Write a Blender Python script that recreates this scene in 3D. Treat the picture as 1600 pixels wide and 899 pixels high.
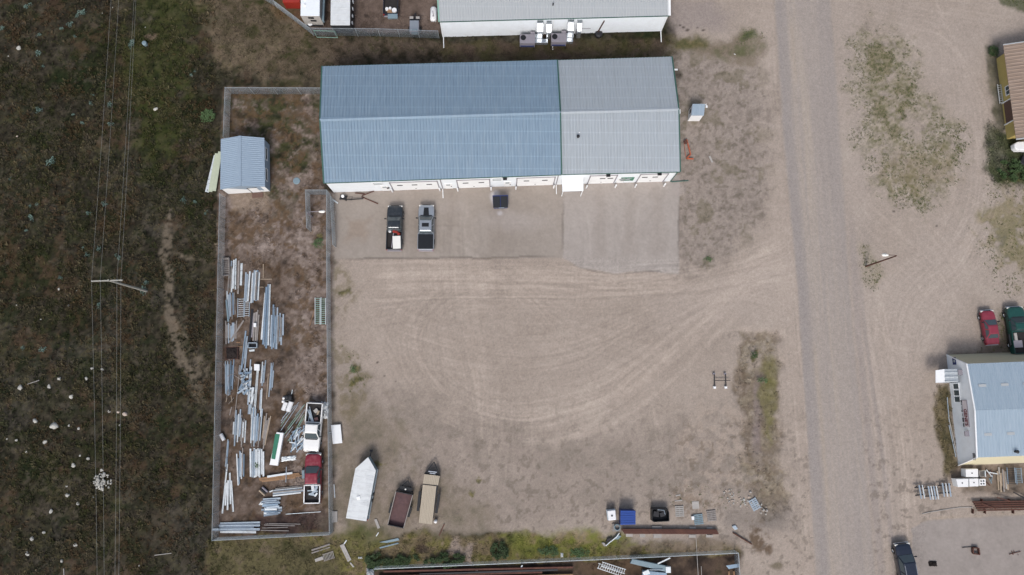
import bpy, math, random
import numpy as np
from mathutils import Vector, Matrix
R = math.radians
random.seed(7); RG = np.random.RandomState(11)
for o in list(bpy.data.objects): bpy.data.objects.remove(o)
SC = bpy.context.scene; COL = SC.collection
# ---------------------------------------------------------------- camera, sky, sun, exposure
CAMH, FPX = 87.0, 1081.0
TX, TY = math.atan(162.5/FPX), -math.atan(13/FPX)*0.989
cd = bpy.data.cameras.new('camera'); cam = bpy.data.objects.new('camera', cd); COL.objects.link(cam)
cam.location = (0, 0, CAMH); cam.rotation_euler = (TX, TY, 0)
cd.sensor_fit = 'HORIZONTAL'; cd.sensor_width = 36; cd.lens = 36*FPX/1600
cd.clip_start = 1; cd.clip_end = 6000
SC.camera = cam
world = bpy.data.worlds.new("World"); SC.world = world; world.use_nodes = True
nt = world.node_tree; nt.nodes.clear()
wo = nt.nodes.new('ShaderNodeOutputWorld'); bg = nt.nodes.new('ShaderNodeBackground')
sky = nt.nodes.new('ShaderNodeTexSky'); sky.sky_type = 'NISHITA'; sky.sun_disc = False
sky.sun_elevation = R(48); sky.sun_rotation = R(188); sky.air_density = 1.2; sky.dust_density = 4.0; sky.ozone_density = 1.5
hs = nt.nodes.new('ShaderNodeHueSaturation'); hs.inputs['Saturation'].default_value = 0.72
nt.links.new(sky.outputs[0], hs.inputs['Color']); nt.links.new(hs.outputs[0], bg.inputs[0])
bg.inputs[1].default_value = 0.118; nt.links.new(bg.outputs[0], wo.inputs[0])
sd = bpy.data.lights.new('sun', 'SUN'); sun = bpy.data.objects.new('sun', sd); COL.objects.link(sun)
sd.energy = 1.4; sd.angle = R(15); sd.color = (1, .975, .945); sun.location = (0, -60, 80)
sun.rotation_euler = (R(42), 0, R(-8))
SC.view_settings.view_transform = 'Standard'; SC.view_settings.look = 'None'
SC.view_settings.exposure = 0.36; SC.view_settings.gamma = 1; SC.view_settings.use_curve_mapping = False

# ---------------------------------------------------------------- pixel of the survey photo <-> ground place
CR = Matrix.Rotation(TY, 3, 'Y') @ Matrix.Rotation(TX, 3, 'X')
CRn = np.array(CR)
def M(px, py, z=0.0):
    d = CR @ Vector(((px-800)/FPX, (449.5-py)/FPX, -1))
    k = (z-CAMH)/d.z
    return Vector((d.x*k, d.y*k, z))
def INV(X, Y, z=0.0):
    P = np.stack([X, Y, np.full_like(X, z-CAMH)], -1) @ CRn
    return 800 - FPX*P[..., 0]/P[..., 2], 449.5 + FPX*P[..., 1]/P[..., 2]

# ---------------------------------------------------------------- materials
def lin(r, g, b):
    f = lambda c: (c/255/12.92) if c/255 <= .04045 else ((c/255+.055)/1.055)**2.4
    return (f(r), f(g), f(b))
MATS = {}
def mat(name, rgb, rough=.6, metal=0., var=.12, scale=2.5, bump=0., spec=.4, coat=0., stretch=(1, 1, 1), seam=0., dirt=None, dirta=0., dscale=1.2):
    if name in MATS: return MATS[name]
    m = bpy.data.materials.new(name); m.use_nodes = True; N = m.node_tree.nodes; L = m.node_tree.links
    p = N['Principled BSDF']; p.inputs['Roughness'].default_value = rough; p.inputs['Metallic'].default_value = metal
    p.inputs['Specular IOR Level'].default_value = spec
    if coat: p.inputs['Coat Weight'].default_value = coat; p.inputs['Coat Roughness'].default_value = .12
    tc = N.new('ShaderNodeTexCoord'); mp = N.new('ShaderNodeMapping'); mp.inputs['Scale'].default_value = stretch
    L.new(tc.outputs['Object'], mp.inputs[0])
    n1 = N.new('ShaderNodeTexNoise'); n1.inputs['Scale'].default_value = scale; n1.inputs['Detail'].default_value = 7; n1.inputs['Roughness'].default_value = .65
    L.new(mp.outputs[0], n1.inputs['Vector'])
    mr = N.new('ShaderNodeMapRange'); mr.inputs[1].default_value = .25; mr.inputs[2].default_value = .75
    mr.inputs[3].default_value = 1-var; mr.inputs[4].default_value = 1+var
    L.new(n1.outputs[0], mr.inputs[0])
    oi = N.new('ShaderNodeObjectInfo'); mo = N.new('ShaderNodeMapRange'); mo.inputs[3].default_value = 1-var*.5; mo.inputs[4].default_value = 1+var*.5
    L.new(oi.outputs['Random'], mo.inputs[0])
    mu = N.new('ShaderNodeMath'); mu.operation = 'MULTIPLY'; L.new(mr.outputs[0], mu.inputs[0]); L.new(mo.outputs[0], mu.inputs[1])
    last = mu.outputs[0]
    if seam:
        sx = N.new('ShaderNodeSeparateXYZ'); L.new(tc.outputs['Object'], sx.inputs[0])
        a = N.new('ShaderNodeMath'); a.operation = 'MULTIPLY'; a.inputs[1].default_value = 1/1.5; L.new(sx.outputs[1], a.inputs[0])
        b = N.new('ShaderNodeMath'); b.operation = 'FRACT'; L.new(a.outputs[0], b.inputs[0])
        c = N.new('ShaderNodeMath'); c.operation = 'LESS_THAN'; c.inputs[1].default_value = .09; L.new(b.outputs[0], c.inputs[0])
        d = N.new('ShaderNodeMath'); d.operation = 'MULTIPLY_ADD'; d.inputs[1].default_value = seam; d.inputs[2].default_value = 1.0; L.new(c.outputs[0], d.inputs[0])
        e = N.new('ShaderNodeMath'); e.operation = 'MULTIPLY'; L.new(last, e.inputs[0]); L.new(d.outputs[0], e.inputs[1]); last = e.outputs[0]
    vm = N.new('ShaderNodeVectorMath'); vm.operation = 'SCALE'; vm.inputs[0].default_value = rgb; L.new(last, vm.inputs['Scale'])
    out = vm.outputs[0]
    if dirt:
        n2 = N.new('ShaderNodeTexNoise'); n2.inputs['Scale'].default_value = dscale; n2.inputs['Detail'].default_value = 9; n2.inputs['Roughness'].default_value = .7
        L.new(mp.outputs[0], n2.inputs['Vector'])
        r2 = N.new('ShaderNodeMapRange'); r2.inputs[1].default_value = .48; r2.inputs[2].default_value = .72; r2.inputs[4].default_value = dirta; L.new(n2.outputs[0], r2.inputs[0])
        mx = N.new('ShaderNodeMix'); mx.data_type = 'RGBA'; L.new(r2.outputs[0], mx.inputs[0]); L.new(out, mx.inputs[6]); mx.inputs[7].default_value = (*dirt, 1); out = mx.outputs[2]
    L.new(out, p.inputs['Base Color'])
    if bump:
        bp = N.new('ShaderNodeBump'); bp.inputs['Strength'].default_value = bump; bp.inputs['Distance'].default_value = .02; L.new(n1.outputs[0], bp.inputs['Height']); L.new(bp.outputs[0], p.inputs['Normal'])
    MATS[name] = m; return m
def colmat(name, attr, rough=.95, grain=((9, .16), (2.2, .1)), bump=.5, spec=.12, voro=0.):
    m = bpy.data.materials.new(name); m.use_nodes = True; N = m.node_tree.nodes; L = m.node_tree.links
    p = N['Principled BSDF']; p.inputs['Roughness'].default_value = rough; p.inputs['Specular IOR Level'].default_value = spec
    at = N.new('ShaderNodeAttribute'); at.attribute_name = attr; tc = N.new('ShaderNodeTexCoord')
    last = None; hgt = None
    for sc, am in grain:
        n = N.new('ShaderNodeTexNoise'); n.inputs['Scale'].default_value = sc; n.inputs['Detail'].default_value = 4; n.inputs['Roughness'].default_value = .7; L.new(tc.outputs['Object'], n.inputs['Vector'])
        r = N.new('ShaderNodeMapRange'); r.inputs[1].default_value = .3; r.inputs[2].default_value = .7; r.inputs[3].default_value = 1-am; r.inputs[4].default_value = 1+am; L.new(n.outputs[0], r.inputs[0])
        if last is None: last = r.outputs[0]; hgt = n.outputs[0]
        else:
            q = N.new('ShaderNodeMath'); q.operation = 'MULTIPLY'; L.new(last, q.inputs[0]); L.new(r.outputs[0], q.inputs[1]); last = q.outputs[0]
    if voro:
        v = N.new('ShaderNodeTexVoronoi'); v.inputs['Scale'].default_value = 6.5; v.inputs['Randomness'].default_value = 1; L.new(tc.outputs['Object'], v.inputs['Vector'])
        r = N.new('ShaderNodeMapRange'); r.inputs[1].default_value = 0; r.inputs[2].default_value = 1; r.inputs[3].default_value = 1-voro; r.inputs[4].default_value = 1+voro; L.new(v.outputs['Color'], r.inputs[0])
        q = N.new('ShaderNodeMath'); q.operation = 'MULTIPLY'; L.new(last, q.inputs[0]); L.new(r.outputs[0], q.inputs[1]); last = q.outputs[0]
    vm = N.new('ShaderNodeVectorMath'); vm.operation = 'SCALE'; L.new(at.outputs['Color'], vm.inputs[0]); L.new(last, vm.inputs['Scale']); L.new(vm.outputs[0], p.inputs['Base Color'])
    if bump:
        bp = N.new('ShaderNodeBump'); bp.inputs['Strength'].default_value = bump; bp.inputs['Distance'].default_value = .05; L.new(hgt, bp.inputs['Height']); L.new(bp.outputs[0], p.inputs['Normal'])
    return m

# ---------------------------------------------------------------- objects
def tag(o, label=None, cat=None, group=None, kind=None):
    if label: o['label'] = label
    if cat: o['category'] = cat
    if group: o['group'] = group
    if kind: o['kind'] = kind
    elif cat: o['kind'] = 'thing'
    return o
def thing(name, label, cat, loc=(0, 0, 0), rz=0, group=None):
    o = bpy.data.objects.new(name, None); COL.objects.link(o); o.location = loc; o.rotation_euler = (0, 0, rz); o.empty_display_size = .3
    return tag(o, label, cat, group)
class MB:
    def __init__(s): s.v = []; s.f = []
    def add(s, vs, fs):
        k = len(s.v); s.v += [Vector(a) for a in vs]; s.f += [tuple(i+k for i in f) for f in fs]; return s
    def hexa(s, q):  # 8 points: bottom 4, top 4
        return s.add(q, [(3, 2, 1, 0), (4, 5, 6, 7), (0, 1, 5, 4), (1, 2, 6, 5), (2, 3, 7, 6), (3, 0, 4, 7)])
    def box(s, c, d, rz=0, taper=1.0):
        x, y, z = d[0]/2, d[1]/2, d[2]/2; m = Matrix.Rotation(rz, 3, 'Z'); c = Vector(c); q = []
        for k, t in ((-1, 1), (1, taper)):
            for a, b in ((-1, -1), (1, -1), (1, 1), (-1, 1)): q.append(c + m @ Vector((a*x*t, b*y*t, k*z)))
        return s.hexa(q)
    def bar(s, a, b, w, h):  # box along a->b, width w (horizontal), height h
        a = Vector(a); b = Vector(b); d = (b-a).normalized()
        u = d.cross(Vector((0, 0, 1)));  u = Vector((1, 0, 0)) if u.length < 1e-4 else u.normalized()
        n = u.cross(d).normalized(); u = u*w/2; n = n*h/2
        return s.hexa([a-u-n, a+u-n, b+u-n, b-u-n, a-u+n, a+u+n, b+u+n, b-u+n])
    def tube(s, pts, r, n=8, r2=None, cap=True):
        pts = [Vector(p) for p in pts]; k = len(pts); vs = []; fs = []
        for i, p in enumerate(pts):
            d = (pts[min(i+1, k-1)]-pts[max(i-1, 0)]).normalized()
            u = d.cross(Vector((0, 0, 1)));  u = Vector((1, 0, 0)) if u.length < 1e-3 else u.normalized()
            w = d.cross(u); rr = r if r2 is None else r+(r2-r)*i/(k-1)
            for j in range(n):
                a = 2*math.pi*j/n; vs.append(p + u*rr*math.cos(a) + w*rr*math.sin(a))
        for i in range(k-1):
            for j in range(n): fs.append((i*n+j, i*n+(j+1) % n, (i+1)*n+(j+1) % n, (i+1)*n+j))
        if cap: fs += [tuple(range(n-1, -1, -1)), tuple((k-1)*n+j for j in range(n))]
        return s.add(vs, fs)
    def lathe(s, c, prof, n=16):  # profile of (r,z)
        c = Vector(c); vs = []; fs = []
        for r, z in prof:
            for j in range(n):
                a = 2*math.pi*j/n; vs.append(c+Vector((r*math.cos(a), r*math.sin(a), z)))
        for i in range(len(prof)-1):
            for j in range(n): fs.append((i*n+j, i*n+(j+1) % n, (i+1)*n+(j+1) % n, (i+1)*n+j))
        fs += [tuple(range(n-1, -1, -1)), tuple((len(prof)-1)*n+j for j in range(n))]
        return s.add(vs, fs)
    def prism(s, pts, z0, z1):
        n = len(pts); vs = [(p[0], p[1], z0) for p in pts]+[(p[0], p[1], z1) for p in pts]
        a = sum(pts[i][0]*pts[(i+1) % n][1]-pts[(i+1) % n][0]*pts[i][1] for i in range(n))
        fs = [(i, (i+1) % n, (i+1) % n+n, i+n) for i in range(n)]+[tuple(range(n-1, -1, -1)), tuple(range(n, 2*n))]
        if a < 0: fs = [f[::-1] for f in fs]
        return s.add(vs, fs)
    def quad(s, a, b, c, d): return s.add([a, b, c, d], [(0, 1, 2, 3)])
    def build(s, name, m, parent=None, origin=None, smooth=False, bevel=0):
        me = bpy.data.meshes.new(name); o0 = Vector(origin) if origin is not None else Vector((0, 0, 0))
        me.from_pydata([v-o0 for v in s.v], [], s.f); me.update()
        if isinstance(m, str): m = MATS[m]
        me.materials.append(m)
        if smooth: me.polygons.foreach_set('use_smooth', [True]*len(me.polygons))
        o = bpy.data.objects.new(name, me); COL.objects.link(o)
        if parent is not None: o.parent = parent
        elif origin is not None: o.location = o0
        if bevel:
            b = o.modifiers.new('bevel', 'BEVEL'); b.width = bevel; b.segments = 2; b.limit_method = 'ANGLE'
        return o
def copy_tree(o, parent=None):
    c = o.copy(); COL.objects.link(c)
    if parent is not None: c.parent = parent
    for ch in o.children: copy_tree(ch, c)
    return c
def single(mb, name, m, label, cat, group=None, smooth=False, bevel=0, kind=None):
    c = sum(mb.v, Vector())/len(mb.v); c.z = min(v.z for v in mb.v)
    return tag(mb.build(name, m, None, c, smooth, bevel), label, cat, group, kind)
ORD = ['first', 'second', 'third', 'fourth', 'fifth', 'sixth', 'seventh', 'eighth', 'ninth', 'tenth', 'eleventh', 'twelfth', 'thirteenth', 'fourteenth', 'fifteenth', 'sixteenth', 'seventeenth', 'eighteenth', 'nineteenth', 'twentieth']
ORD += ['twenty-'+w for w in ORD[:9]]+['thirtieth']+['thirty-'+w for w in ORD[:9]]+['fortieth']+['forty-'+w for w in ORD[:9]]
# ---------------------------------------------------------------- ground: colours of soil, gravel and plants by place
def table(seed): return np.random.RandomState(seed).rand(256, 256)
def vnoise(x, y, s, seed):
    t = table(seed); x = x/s; y = y/s; xi = np.floor(x).astype(int); yi = np.floor(y).astype(int)
    fx = x-xi; fy = y-yi; fx = fx*fx*(3-2*fx); fy = fy*fy*(3-2*fy)
    a = t[xi & 255, yi & 255]; b = t[(xi+1) & 255, yi & 255]; c = t[xi & 255, (yi+1) & 255]; d = t[(xi+1) & 255, (yi+1) & 255]
    return (a*(1-fx)+b*fx)*(1-fy)+(c*(1-fx)+d*fx)*fy
def fbm(x, y, s, octs=4, seed=1, g=.55):
    o = 0; a = 1; t = 0
    for i in range(octs): o = o+a*vnoise(x+17.3*i, y-9.1*i, s/2**i, seed+i); t += a; a *= g
    return o/t
def sst(a, b, x): t = np.clip((x-a)/(b-a), 0, 1); return t*t*(3-2*t)
STEP = 0.135
def axis(a, b):
    inner = np.arange(a, b, STEP); ext = np.array([.3, 1, 2.5, 6, 14, 30, 60, 120, 250, 500, 900, 1600.])
    return np.concatenate([(a-ext)[::-1], inner, inner[-1]+ext])
ax, ay = axis(-77, 77), axis(-29, 60); NE = 12
GX, GY = np.meshgrid(ax, ay, indexing='ij')
PX, PY = INV(GX, GY)
wx = fbm(GX, GY, 1.6, 4, 3)-.5; wy = fbm(GX, GY, 1.6, 4, 23)-.5
wX = fbm(GX, GY, 7, 3, 43)-.5; wY = fbm(GX, GY, 7, 3, 53)-.5
def pm(pts, soft=6, w1=14, w2=0):
    """0..1 mask of a polygon with a ragged edge"""
    P = np.array(pts, float); mg = soft+w1+w2
    x = PX; y = PY; out = np.zeros_like(PX)
    sel = (x > P[:, 0].min()-mg) & (x < P[:, 0].max()+mg) & (y > P[:, 1].min()-mg) & (y < P[:, 1].max()+mg)
    X = x[sel]+w1*wx[sel]*2+w2*wX[sel]*2; Y = y[sel]+w1*wy[sel]*2+w2*wY[sel]*2
    ins = np.zeros(X.shape, bool); dm = np.full(X.shape, 1e9)
    for i in range(len(P)):
        a = P[i]; b = P[(i+1) % len(P)]; e = b-a
        t = np.clip(((X-a[0])*e[0]+(Y-a[1])*e[1])/(e@e), 0, 1)
        dm = np.minimum(dm, np.hypot(X-a[0]-t*e[0], Y-a[1]-t*e[1]))
        c = ((a[1] > Y) != (b[1] > Y)) & (X < (b[0]-a[0])*(Y-a[1])/(b[1]-a[1]+1e-12)+a[0]); ins ^= c
    out[sel] = sst(-soft, soft, np.where(ins, dm, -dm)); return out
def ell(cx, cy, rx, ry, soft=.5, w=14):
    return 1-sst(1-soft, 1+soft, np.hypot((PX+w*wx*2-cx)/rx, (PY+w*wy*2-cy)/ry))
def catmull(p, n=24):
    p = [np.array(q, float) for q in p]; p = [2*p[0]-p[1]]+p+[2*p[-1]-p[-2]]; o = []
    for i in range(1, len(p)-2):
        for k in range(n):
            t = k/n; o.append(.5*((2*p[i])+(-p[i-1]+p[i+1])*t+(2*p[i-1]-5*p[i]+4*p[i+1]-p[i+2])*t*t+(-p[i-1]+3*p[i]-3*p[i+1]+p[i+2])*t**3))
    o.append(p[-2]); return np.array(o)
def blur(a, k):
    for _ in range(k):
        a = (np.roll(a, 1, 0)+2*a+np.roll(a, -1, 0))/4; a = (np.roll(a, 1, 1)+2*a+np.roll(a, -1, 1))/4
    return a
def strokes(lst, sm=1):
    """wheel tracks: list of (points, width in px, amount)"""
    acc = np.zeros_like(PX)
    for pts, w, am in lst:
        c = catmull(pts); seg = np.hypot(*np.diff(c, axis=0).T); s = np.concatenate([[0], np.cumsum(seg)])
        n = int(s[-1]/.6)+2; u = np.linspace(0, s[-1], n); X = np.interp(u, s, c[:, 0]); Y = np.interp(u, s, c[:, 1])
        tx = np.gradient(X); ty = np.gradient(Y); l = np.hypot(tx, ty)+1e-9; nx, ny = -ty/l, tx/l
        wav = (vnoise(u, u*0+RG.rand()*99, 60, 5)-.5)*3; am2 = am*(.35+1.1*vnoise(u, u*0+RG.rand()*99, 25, 6))
        fade = np.clip(np.minimum(u, s[-1]-u)/50, 0, 1)
        one = np.zeros_like(PX)
        for k in np.arange(-w/2, w/2+.1, .8):
            gx, gy = pix2grid(X+nx*(k+wav), Y+ny*(k+wav)); ok = (gx >= 0) & (gx < PX.shape[0]) & (gy >= 0) & (gy < PX.shape[1])
            one[gx[ok], gy[ok]] = (am2*fade)[ok]
        acc += one
    return blur(acc, sm)
def pix2grid(x, y):
    d = np.stack([(x-800)/FPX, (449.5-y)/FPX, -np.ones_like(x)], -1) @ CRn.T; k = -CAMH/d[..., 2]
    return np.rint((d[..., 0]*k-ax[NE])/STEP).astype(int)+NE, np.rint((d[..., 1]*k-ay[NE])/STEP).astype(int)+NE
C = np.zeros(GX.shape+(3,))
def put(mask, col): # col tuple 0-255 or array
    global C
    col = np.array(lin(*col)) if isinstance(col, tuple) else col
    C[:] = C*(1-mask[..., None])+col*mask[..., None]
def mixc(n, *cols):
    cs = np.array([lin(*c) for c in cols]); t = np.clip(n, 0, .9999)*(len(cols)-1); i = t.astype(int); f = (t-i)[..., None]
    return cs[i]*(1-f)+cs[i+1]*f
def stretch(n, k=2.2): return np.clip((n-.5)*k+.5, 0, 1)
nA = fbm(GX, GY, 9, 5, 101); nB = fbm(GX, GY, 2.6, 5, 111); nC = fbm(GX, GY, .9, 4, 121); nD = fbm(GX, GY, .38, 2, 131); nE = fbm(GX, GY, 22, 3, 141)
# dark dry field on the left
nF = fbm(GX, GY, 4.5, 6, 151, .7); nG = fbm(GX, GY, 1.3, 5, 161, .75)
fld = mixc(stretch(.5*nA+.5*nF, 2.7), (36, 40, 24), (46, 44, 30), (60, 52, 46), (52, 48, 38), (66, 59, 55), (56, 51, 46))
C[:] = fld*np.array([.80, .88, .78])*(0.35+1.2*stretch(.5*nG+.5*nD, 2.2))[..., None]
put(.5*sst(.55, .68, nG)*sst(.45, .6, nF), (74, 70, 46)); put(.45*sst(.56, .66, fbm(GX, GY, 3, 6, 171, .72)), (78, 60, 46)); put(.5*sst(.56, .64, fbm(GX, GY, 2.2, 6, 181, .7)), (30, 38, 20)); put(.4*sst(.57, .68, fbm(GX, GY, 1.8, 6, 191, .75)), (88, 80, 70))
put(.75*pm([(215, -20), (330, -20), (320, 60), (285, 120), (285, 250), (225, 270), (205, 170), (200, 60)], 14, 40), mixc(stretch(nC), (34, 40, 20), (52, 58, 26), (66, 66, 40)))
put(.75*pm([(500, -40), (290, -40), (330, 50), (350, 100), (420, 130), (505, 130)], 14, 40), mixc(stretch(.5*nF+.5*nG, 2.4), (38, 42, 24), (58, 60, 34), (86, 76, 60), (104, 92, 76), (118, 104, 86), (66, 64, 40)))
put(.5*strokes([([(265, 120), (330, 112), (350, 125)], 12, .9), ([(280, 20), (320, 40), (350, 30), (345, 60)], 16, .7)], 3), (34, 42, 22))
put(.45*strokes([([(300, 10), (285, -10)], 10, .8), ([(300, 35), (330, 25), (360, 35)], 6, .8), ([(345, 110), (400, 118), (500, 122)], 10, .8), ([(340, 160), (300, 230), (305, 250)], 14, .7)], 2)*stretch(nG), (124, 112, 96))
put(.75*(sst(440, 540, PX)*.7+.3)*pm([(335, 0), (440, 20), (500, 60), (660, 60), (690, 70), (860, 80), (1060, 70), (1060, 110), (500, 128), (340, 128), (330, 60)], 8, 16), mixc(stretch(.5*nB+.5*nC), (44, 42, 30), (76, 66, 55), (98, 85, 74), (60, 60, 34), (90, 78, 66)))  # soil and grass strip behind the workshop, darkened with its north-side shade
put(.65*pm([(690, 66), (1060, 60), (1060, 85), (690, 100)], 6, 10), mixc(stretch(nB), (84, 70, 60), (72, 68, 42), (92, 78, 68)))  # brown band between the buildings, soft shade mixed into the soil tones
# bare scars in the field
sc = strokes([([(262, 470), (280, 500), (275, 540), (300, 570)], 30, .3), ([(262, 300), (262, 380), (255, 395), (265, 420), (262, 480), (272, 520), (280, 560), (300, 590), (318, 650)], 12, .55), ([(258, 395), (290, 402), (335, 412)], 6, .8), ([(246, 0), (236, 30), (232, 55)], 3.5, .6),
              ([(262, 360), (280, 352)], 5, .5), ([(275, 520), (300, 560), (325, 590), (325, 640)], 26, .42)], 3)
put(np.clip(sc*stretch(.5*nG+.5*nD, 3.4)*1.7, 0, .7), (112, 101, 88))
put(.5*strokes([([(250, 415), (290, 412), (335, 418)], 5, .8)], 2), (22, 24, 16))
star = ell(238, 57, 13, 6, .25, 12)*.8
put(star, (112, 96, 82))
rg = np.abs(np.hypot(PX-215, (PY-885)*1.0)-78); put(.32*(1-sst(6, 15, rg+14*wx)), (78, 70, 60))
rg = np.abs(np.hypot(PX-215, (PY-885)*1.0)-52); put(.18*(1-sst(4, 12, rg+14*wx)), (78, 70, 60))
# fenced compound
soil = mixc(stretch(.25*nB+.35*nC+.4*nD, 2.4), (76, 66, 59), (106, 93, 85), (124, 111, 103), (142, 129, 121))
cp = pm([(350, 137), (503, 137), (506, 296), (521, 300), (517, 838), (333, 843), (341, 300)], 3, 2)
put(cp, soil)
put(cp*.95*sst(.40, .56, .5*nG+.5*nF)*pm([(350, 137), (503, 137), (503, 260), (440, 330), (345, 250)], 20, 30), mixc(stretch(nC), (40, 44, 28), (58, 60, 34), (80, 72, 60)))
put(cp*.75*sst(.48, .60, fbm(GX, GY, 1.5, 6, 201, .75)), mixc(stretch(nC), (66, 55, 44), (94, 74, 54), (78, 68, 56)))
put(cp*.6*(sst(475, 440, PX)*sst(390, 420, PY)+sst(790, 815, PY)*.9).clip(0, 1), mixc(stretch(nC), (46, 40, 34), (72, 58, 46), (92, 78, 68)))
put(pm([(395, 805), (515, 800), (513, 836), (400, 838)], 6, 8)*.7, mixc(stretch(nC), (46, 36, 36), (70, 54, 52), (58, 50, 42)))
put(pm([(358, 296), (420, 303), (420, 330), (360, 328)], 6, 10)*.7, (134, 119, 105))
# yard behind the top fence, right apron of the top building
put(pm([(430, -60), (690, -60), (690, 50), (520, 50), (488, 46)], 4, 6), mixc(stretch(.5*nB+.5*nC), (84, 72, 64), (106, 92, 84), (116, 102, 94)))
put(.8*pm([(430, -60), (480, 44), (425, 20), (405, -20)], 6, 10), mixc(stretch(nC), (70, 66, 40), (110, 84, 66)))
# the open lot
lotc = mixc(stretch(.45*nA+.3*nB+.25*nC, 1.7), (138, 127, 118), (149, 137, 127), (155, 143, 133), (162, 151, 140))
lot = pm([(518, 300), (1060, 262), (1062, 100), (1056, 50), (1040, -80), (3000, -80), (3000, 2000), (1158, 2000), (1158, 860), (960, 852), (900, 842), (760, 832), (640, 832), (560, 822), (519, 838)], 7, 12)
put(lot, lotc)
put(.5*pm([(519, 560), (600, 600), (700, 640), (900, 690), (1150, 650), (1160, 780), (1010, 790), (800, 830), (640, 830), (520, 830)], 30, 40), mixc(stretch(.5*nB+.5*nC), (104, 98, 90), (124, 114, 106), (136, 124, 116)))
put(.55*pm([(519, 620), (600, 640), (640, 700), (600, 740), (720, 760), (780, 830), (519, 838)], 25, 40), mixc(stretch(.5*nB+.5*nC), (84, 80, 58), (112, 102, 86), (124, 112, 102)))
put(.5*pm([(521, 420), (546, 425), (550, 470), (530, 520), (575, 580), (570, 640), (545, 660), (521, 640)], 10, 26)*sst(.42, .6, nC), (92, 84, 54))
for cx, cy, r in ((559, 578, 9), (556, 598, 7), (539, 455, 7), (500, 379, 8), (1105, 405, 7), (737, 772, 6), (592, 722, 6), (1190, 595, 10), (1177, 557, 6), (745, 750, 5)):
    put(.8*ell(cx, cy, r, r*.7, .5, 16), mixc(stretch(nD), (58, 60, 30), (98, 92, 52)))
# gravel between building and road
gv = .85*pm([(1056, 85), (1100, 95), (1190, 100), (1205, 150), (1212, 300), (1160, 380), (1110, 415), (1062, 430), (1058, 270)], 16, 26)
put(gv, mixc(stretch(.25*nB+.35*nC+.4*nD, 2.0), (110, 101, 94), (130, 120, 112), (144, 133, 125), (134, 125, 119)))
put(.7*gv*sst(.55, .66, nB), mixc(stretch(nD), (92, 86, 66), (112, 104, 88)))
put(.85*pm([(1052, 62), (1100, 62), (1140, 66), (1150, 45), (1180, 48), (1196, 75), (1180, 100), (1100, 92), (1056, 80)], 7, 12), mixc(stretch(.5*nB+.5*nC), (78, 82, 50), (108, 98, 82), (118, 106, 94)))
put(.7*ell(1171, 55, 14, 7, .5, 14), mixc(stretch(nD), (46, 62, 28), (78, 88, 48)))
put(.75*pm([(1056, 62), (1110, 60), (1110, 72), (1056, 78)], 5, 10), mixc(stretch(nD), (66, 70, 34), (96, 88, 56)))
put(.7*pm([(1046, 0), (1110, 0), (1140, 20), (1130, 45), (1050, 55)], 14, 12), (138, 128, 124))
# ditch beside the road
dt = pm([(1150, 545), (1168, 522), (1214, 524), (1218, 640), (1222, 720), (1236, 800), (1190, 815), (1165, 760), (1152, 660)], 7, 22)
put(dt*sst(.26, .48, .5*nG+.5*nB)*.75, mixc(stretch(.5*nB+.5*nG, 2.6), (92, 88, 62), (116, 106, 84), (100, 87, 72), (130, 119, 107), (112, 102, 84)))
for q in range(9): put(.35*strokes([([(1166+3*RG.randn(), 560+26*q), (1190, 556+26*q+4*RG.randn()), (1213, 560+26*q)], 1.5, .8)], 1), (84, 74, 60))
put(.8*strokes([([(1168, 560), (1160, 620), (1168, 680), (1176, 740)], 9, .8), ([(1195, 590), (1192, 650), (1198, 720), (1200, 770)], 3, .6)], 2)*sst(.48, .58, nG), (70, 54, 38))
put(.8*strokes([([(1185, 560), (1183, 640), (1182, 720)], 8, .7), ([(1182, 640), (1183, 700), (1180, 740)], 12, .6)], 2), (126, 114, 112))
put(.6*strokes([([(1172, 645), (1172, 700), (1175, 720)], 4, .9), ([(1193, 650), (1194, 708)], 3, .9), ([(1218, 620), (1224, 700), (1230, 740)], 5, .5)], 1)*sst(.4, .6, nC), (66, 50, 34))
put(.65*pm([(1195, 560), (1212, 560), (1216, 640), (1200, 700), (1188, 620)], 6, 10), mixc(stretch(nC), (96, 94, 46), (110, 104, 70)))
put(.6*strokes([([(1120, 530), (1150, 522), (1165, 528), (1190, 522), (1214, 545)], 6, .9), ([(1130, 490), (1160, 495), (1190, 500)], 4, .5), ([(1160, 640), (1180, 637), (1210, 636)], 3, .7), ([(1130, 535), (1160, 540), (1175, 534)], 4, .7)], 1)*sst(.4, .6, nD), (56, 48, 40))
put(.55*pm([(1090, 640), (1160, 600), (1162, 790), (1060, 790), (1050, 700)], 16, 26)*sst(.45, .6, nC), (156, 142, 130))
put(.5*pm([(1056, 770), (1130, 770), (1130, 800), (1056, 800)], 12, 20)*sst(.5, .6, nD), (112, 94, 76))
# dark soil and rubble at the bottom right of the lot
put(.5*pm([(1120, 795), (1240, 790), (1250, 830), (1130, 830)], 12, 14), (110, 103, 98))
put(.8*ell(1192, 845, 14, 30, .5, 22)*sst(.42, .6, nC), (80, 62, 44)); put(.6*ell(1218, 888, 12, 6, .5, 10), (72, 66, 40))
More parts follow.
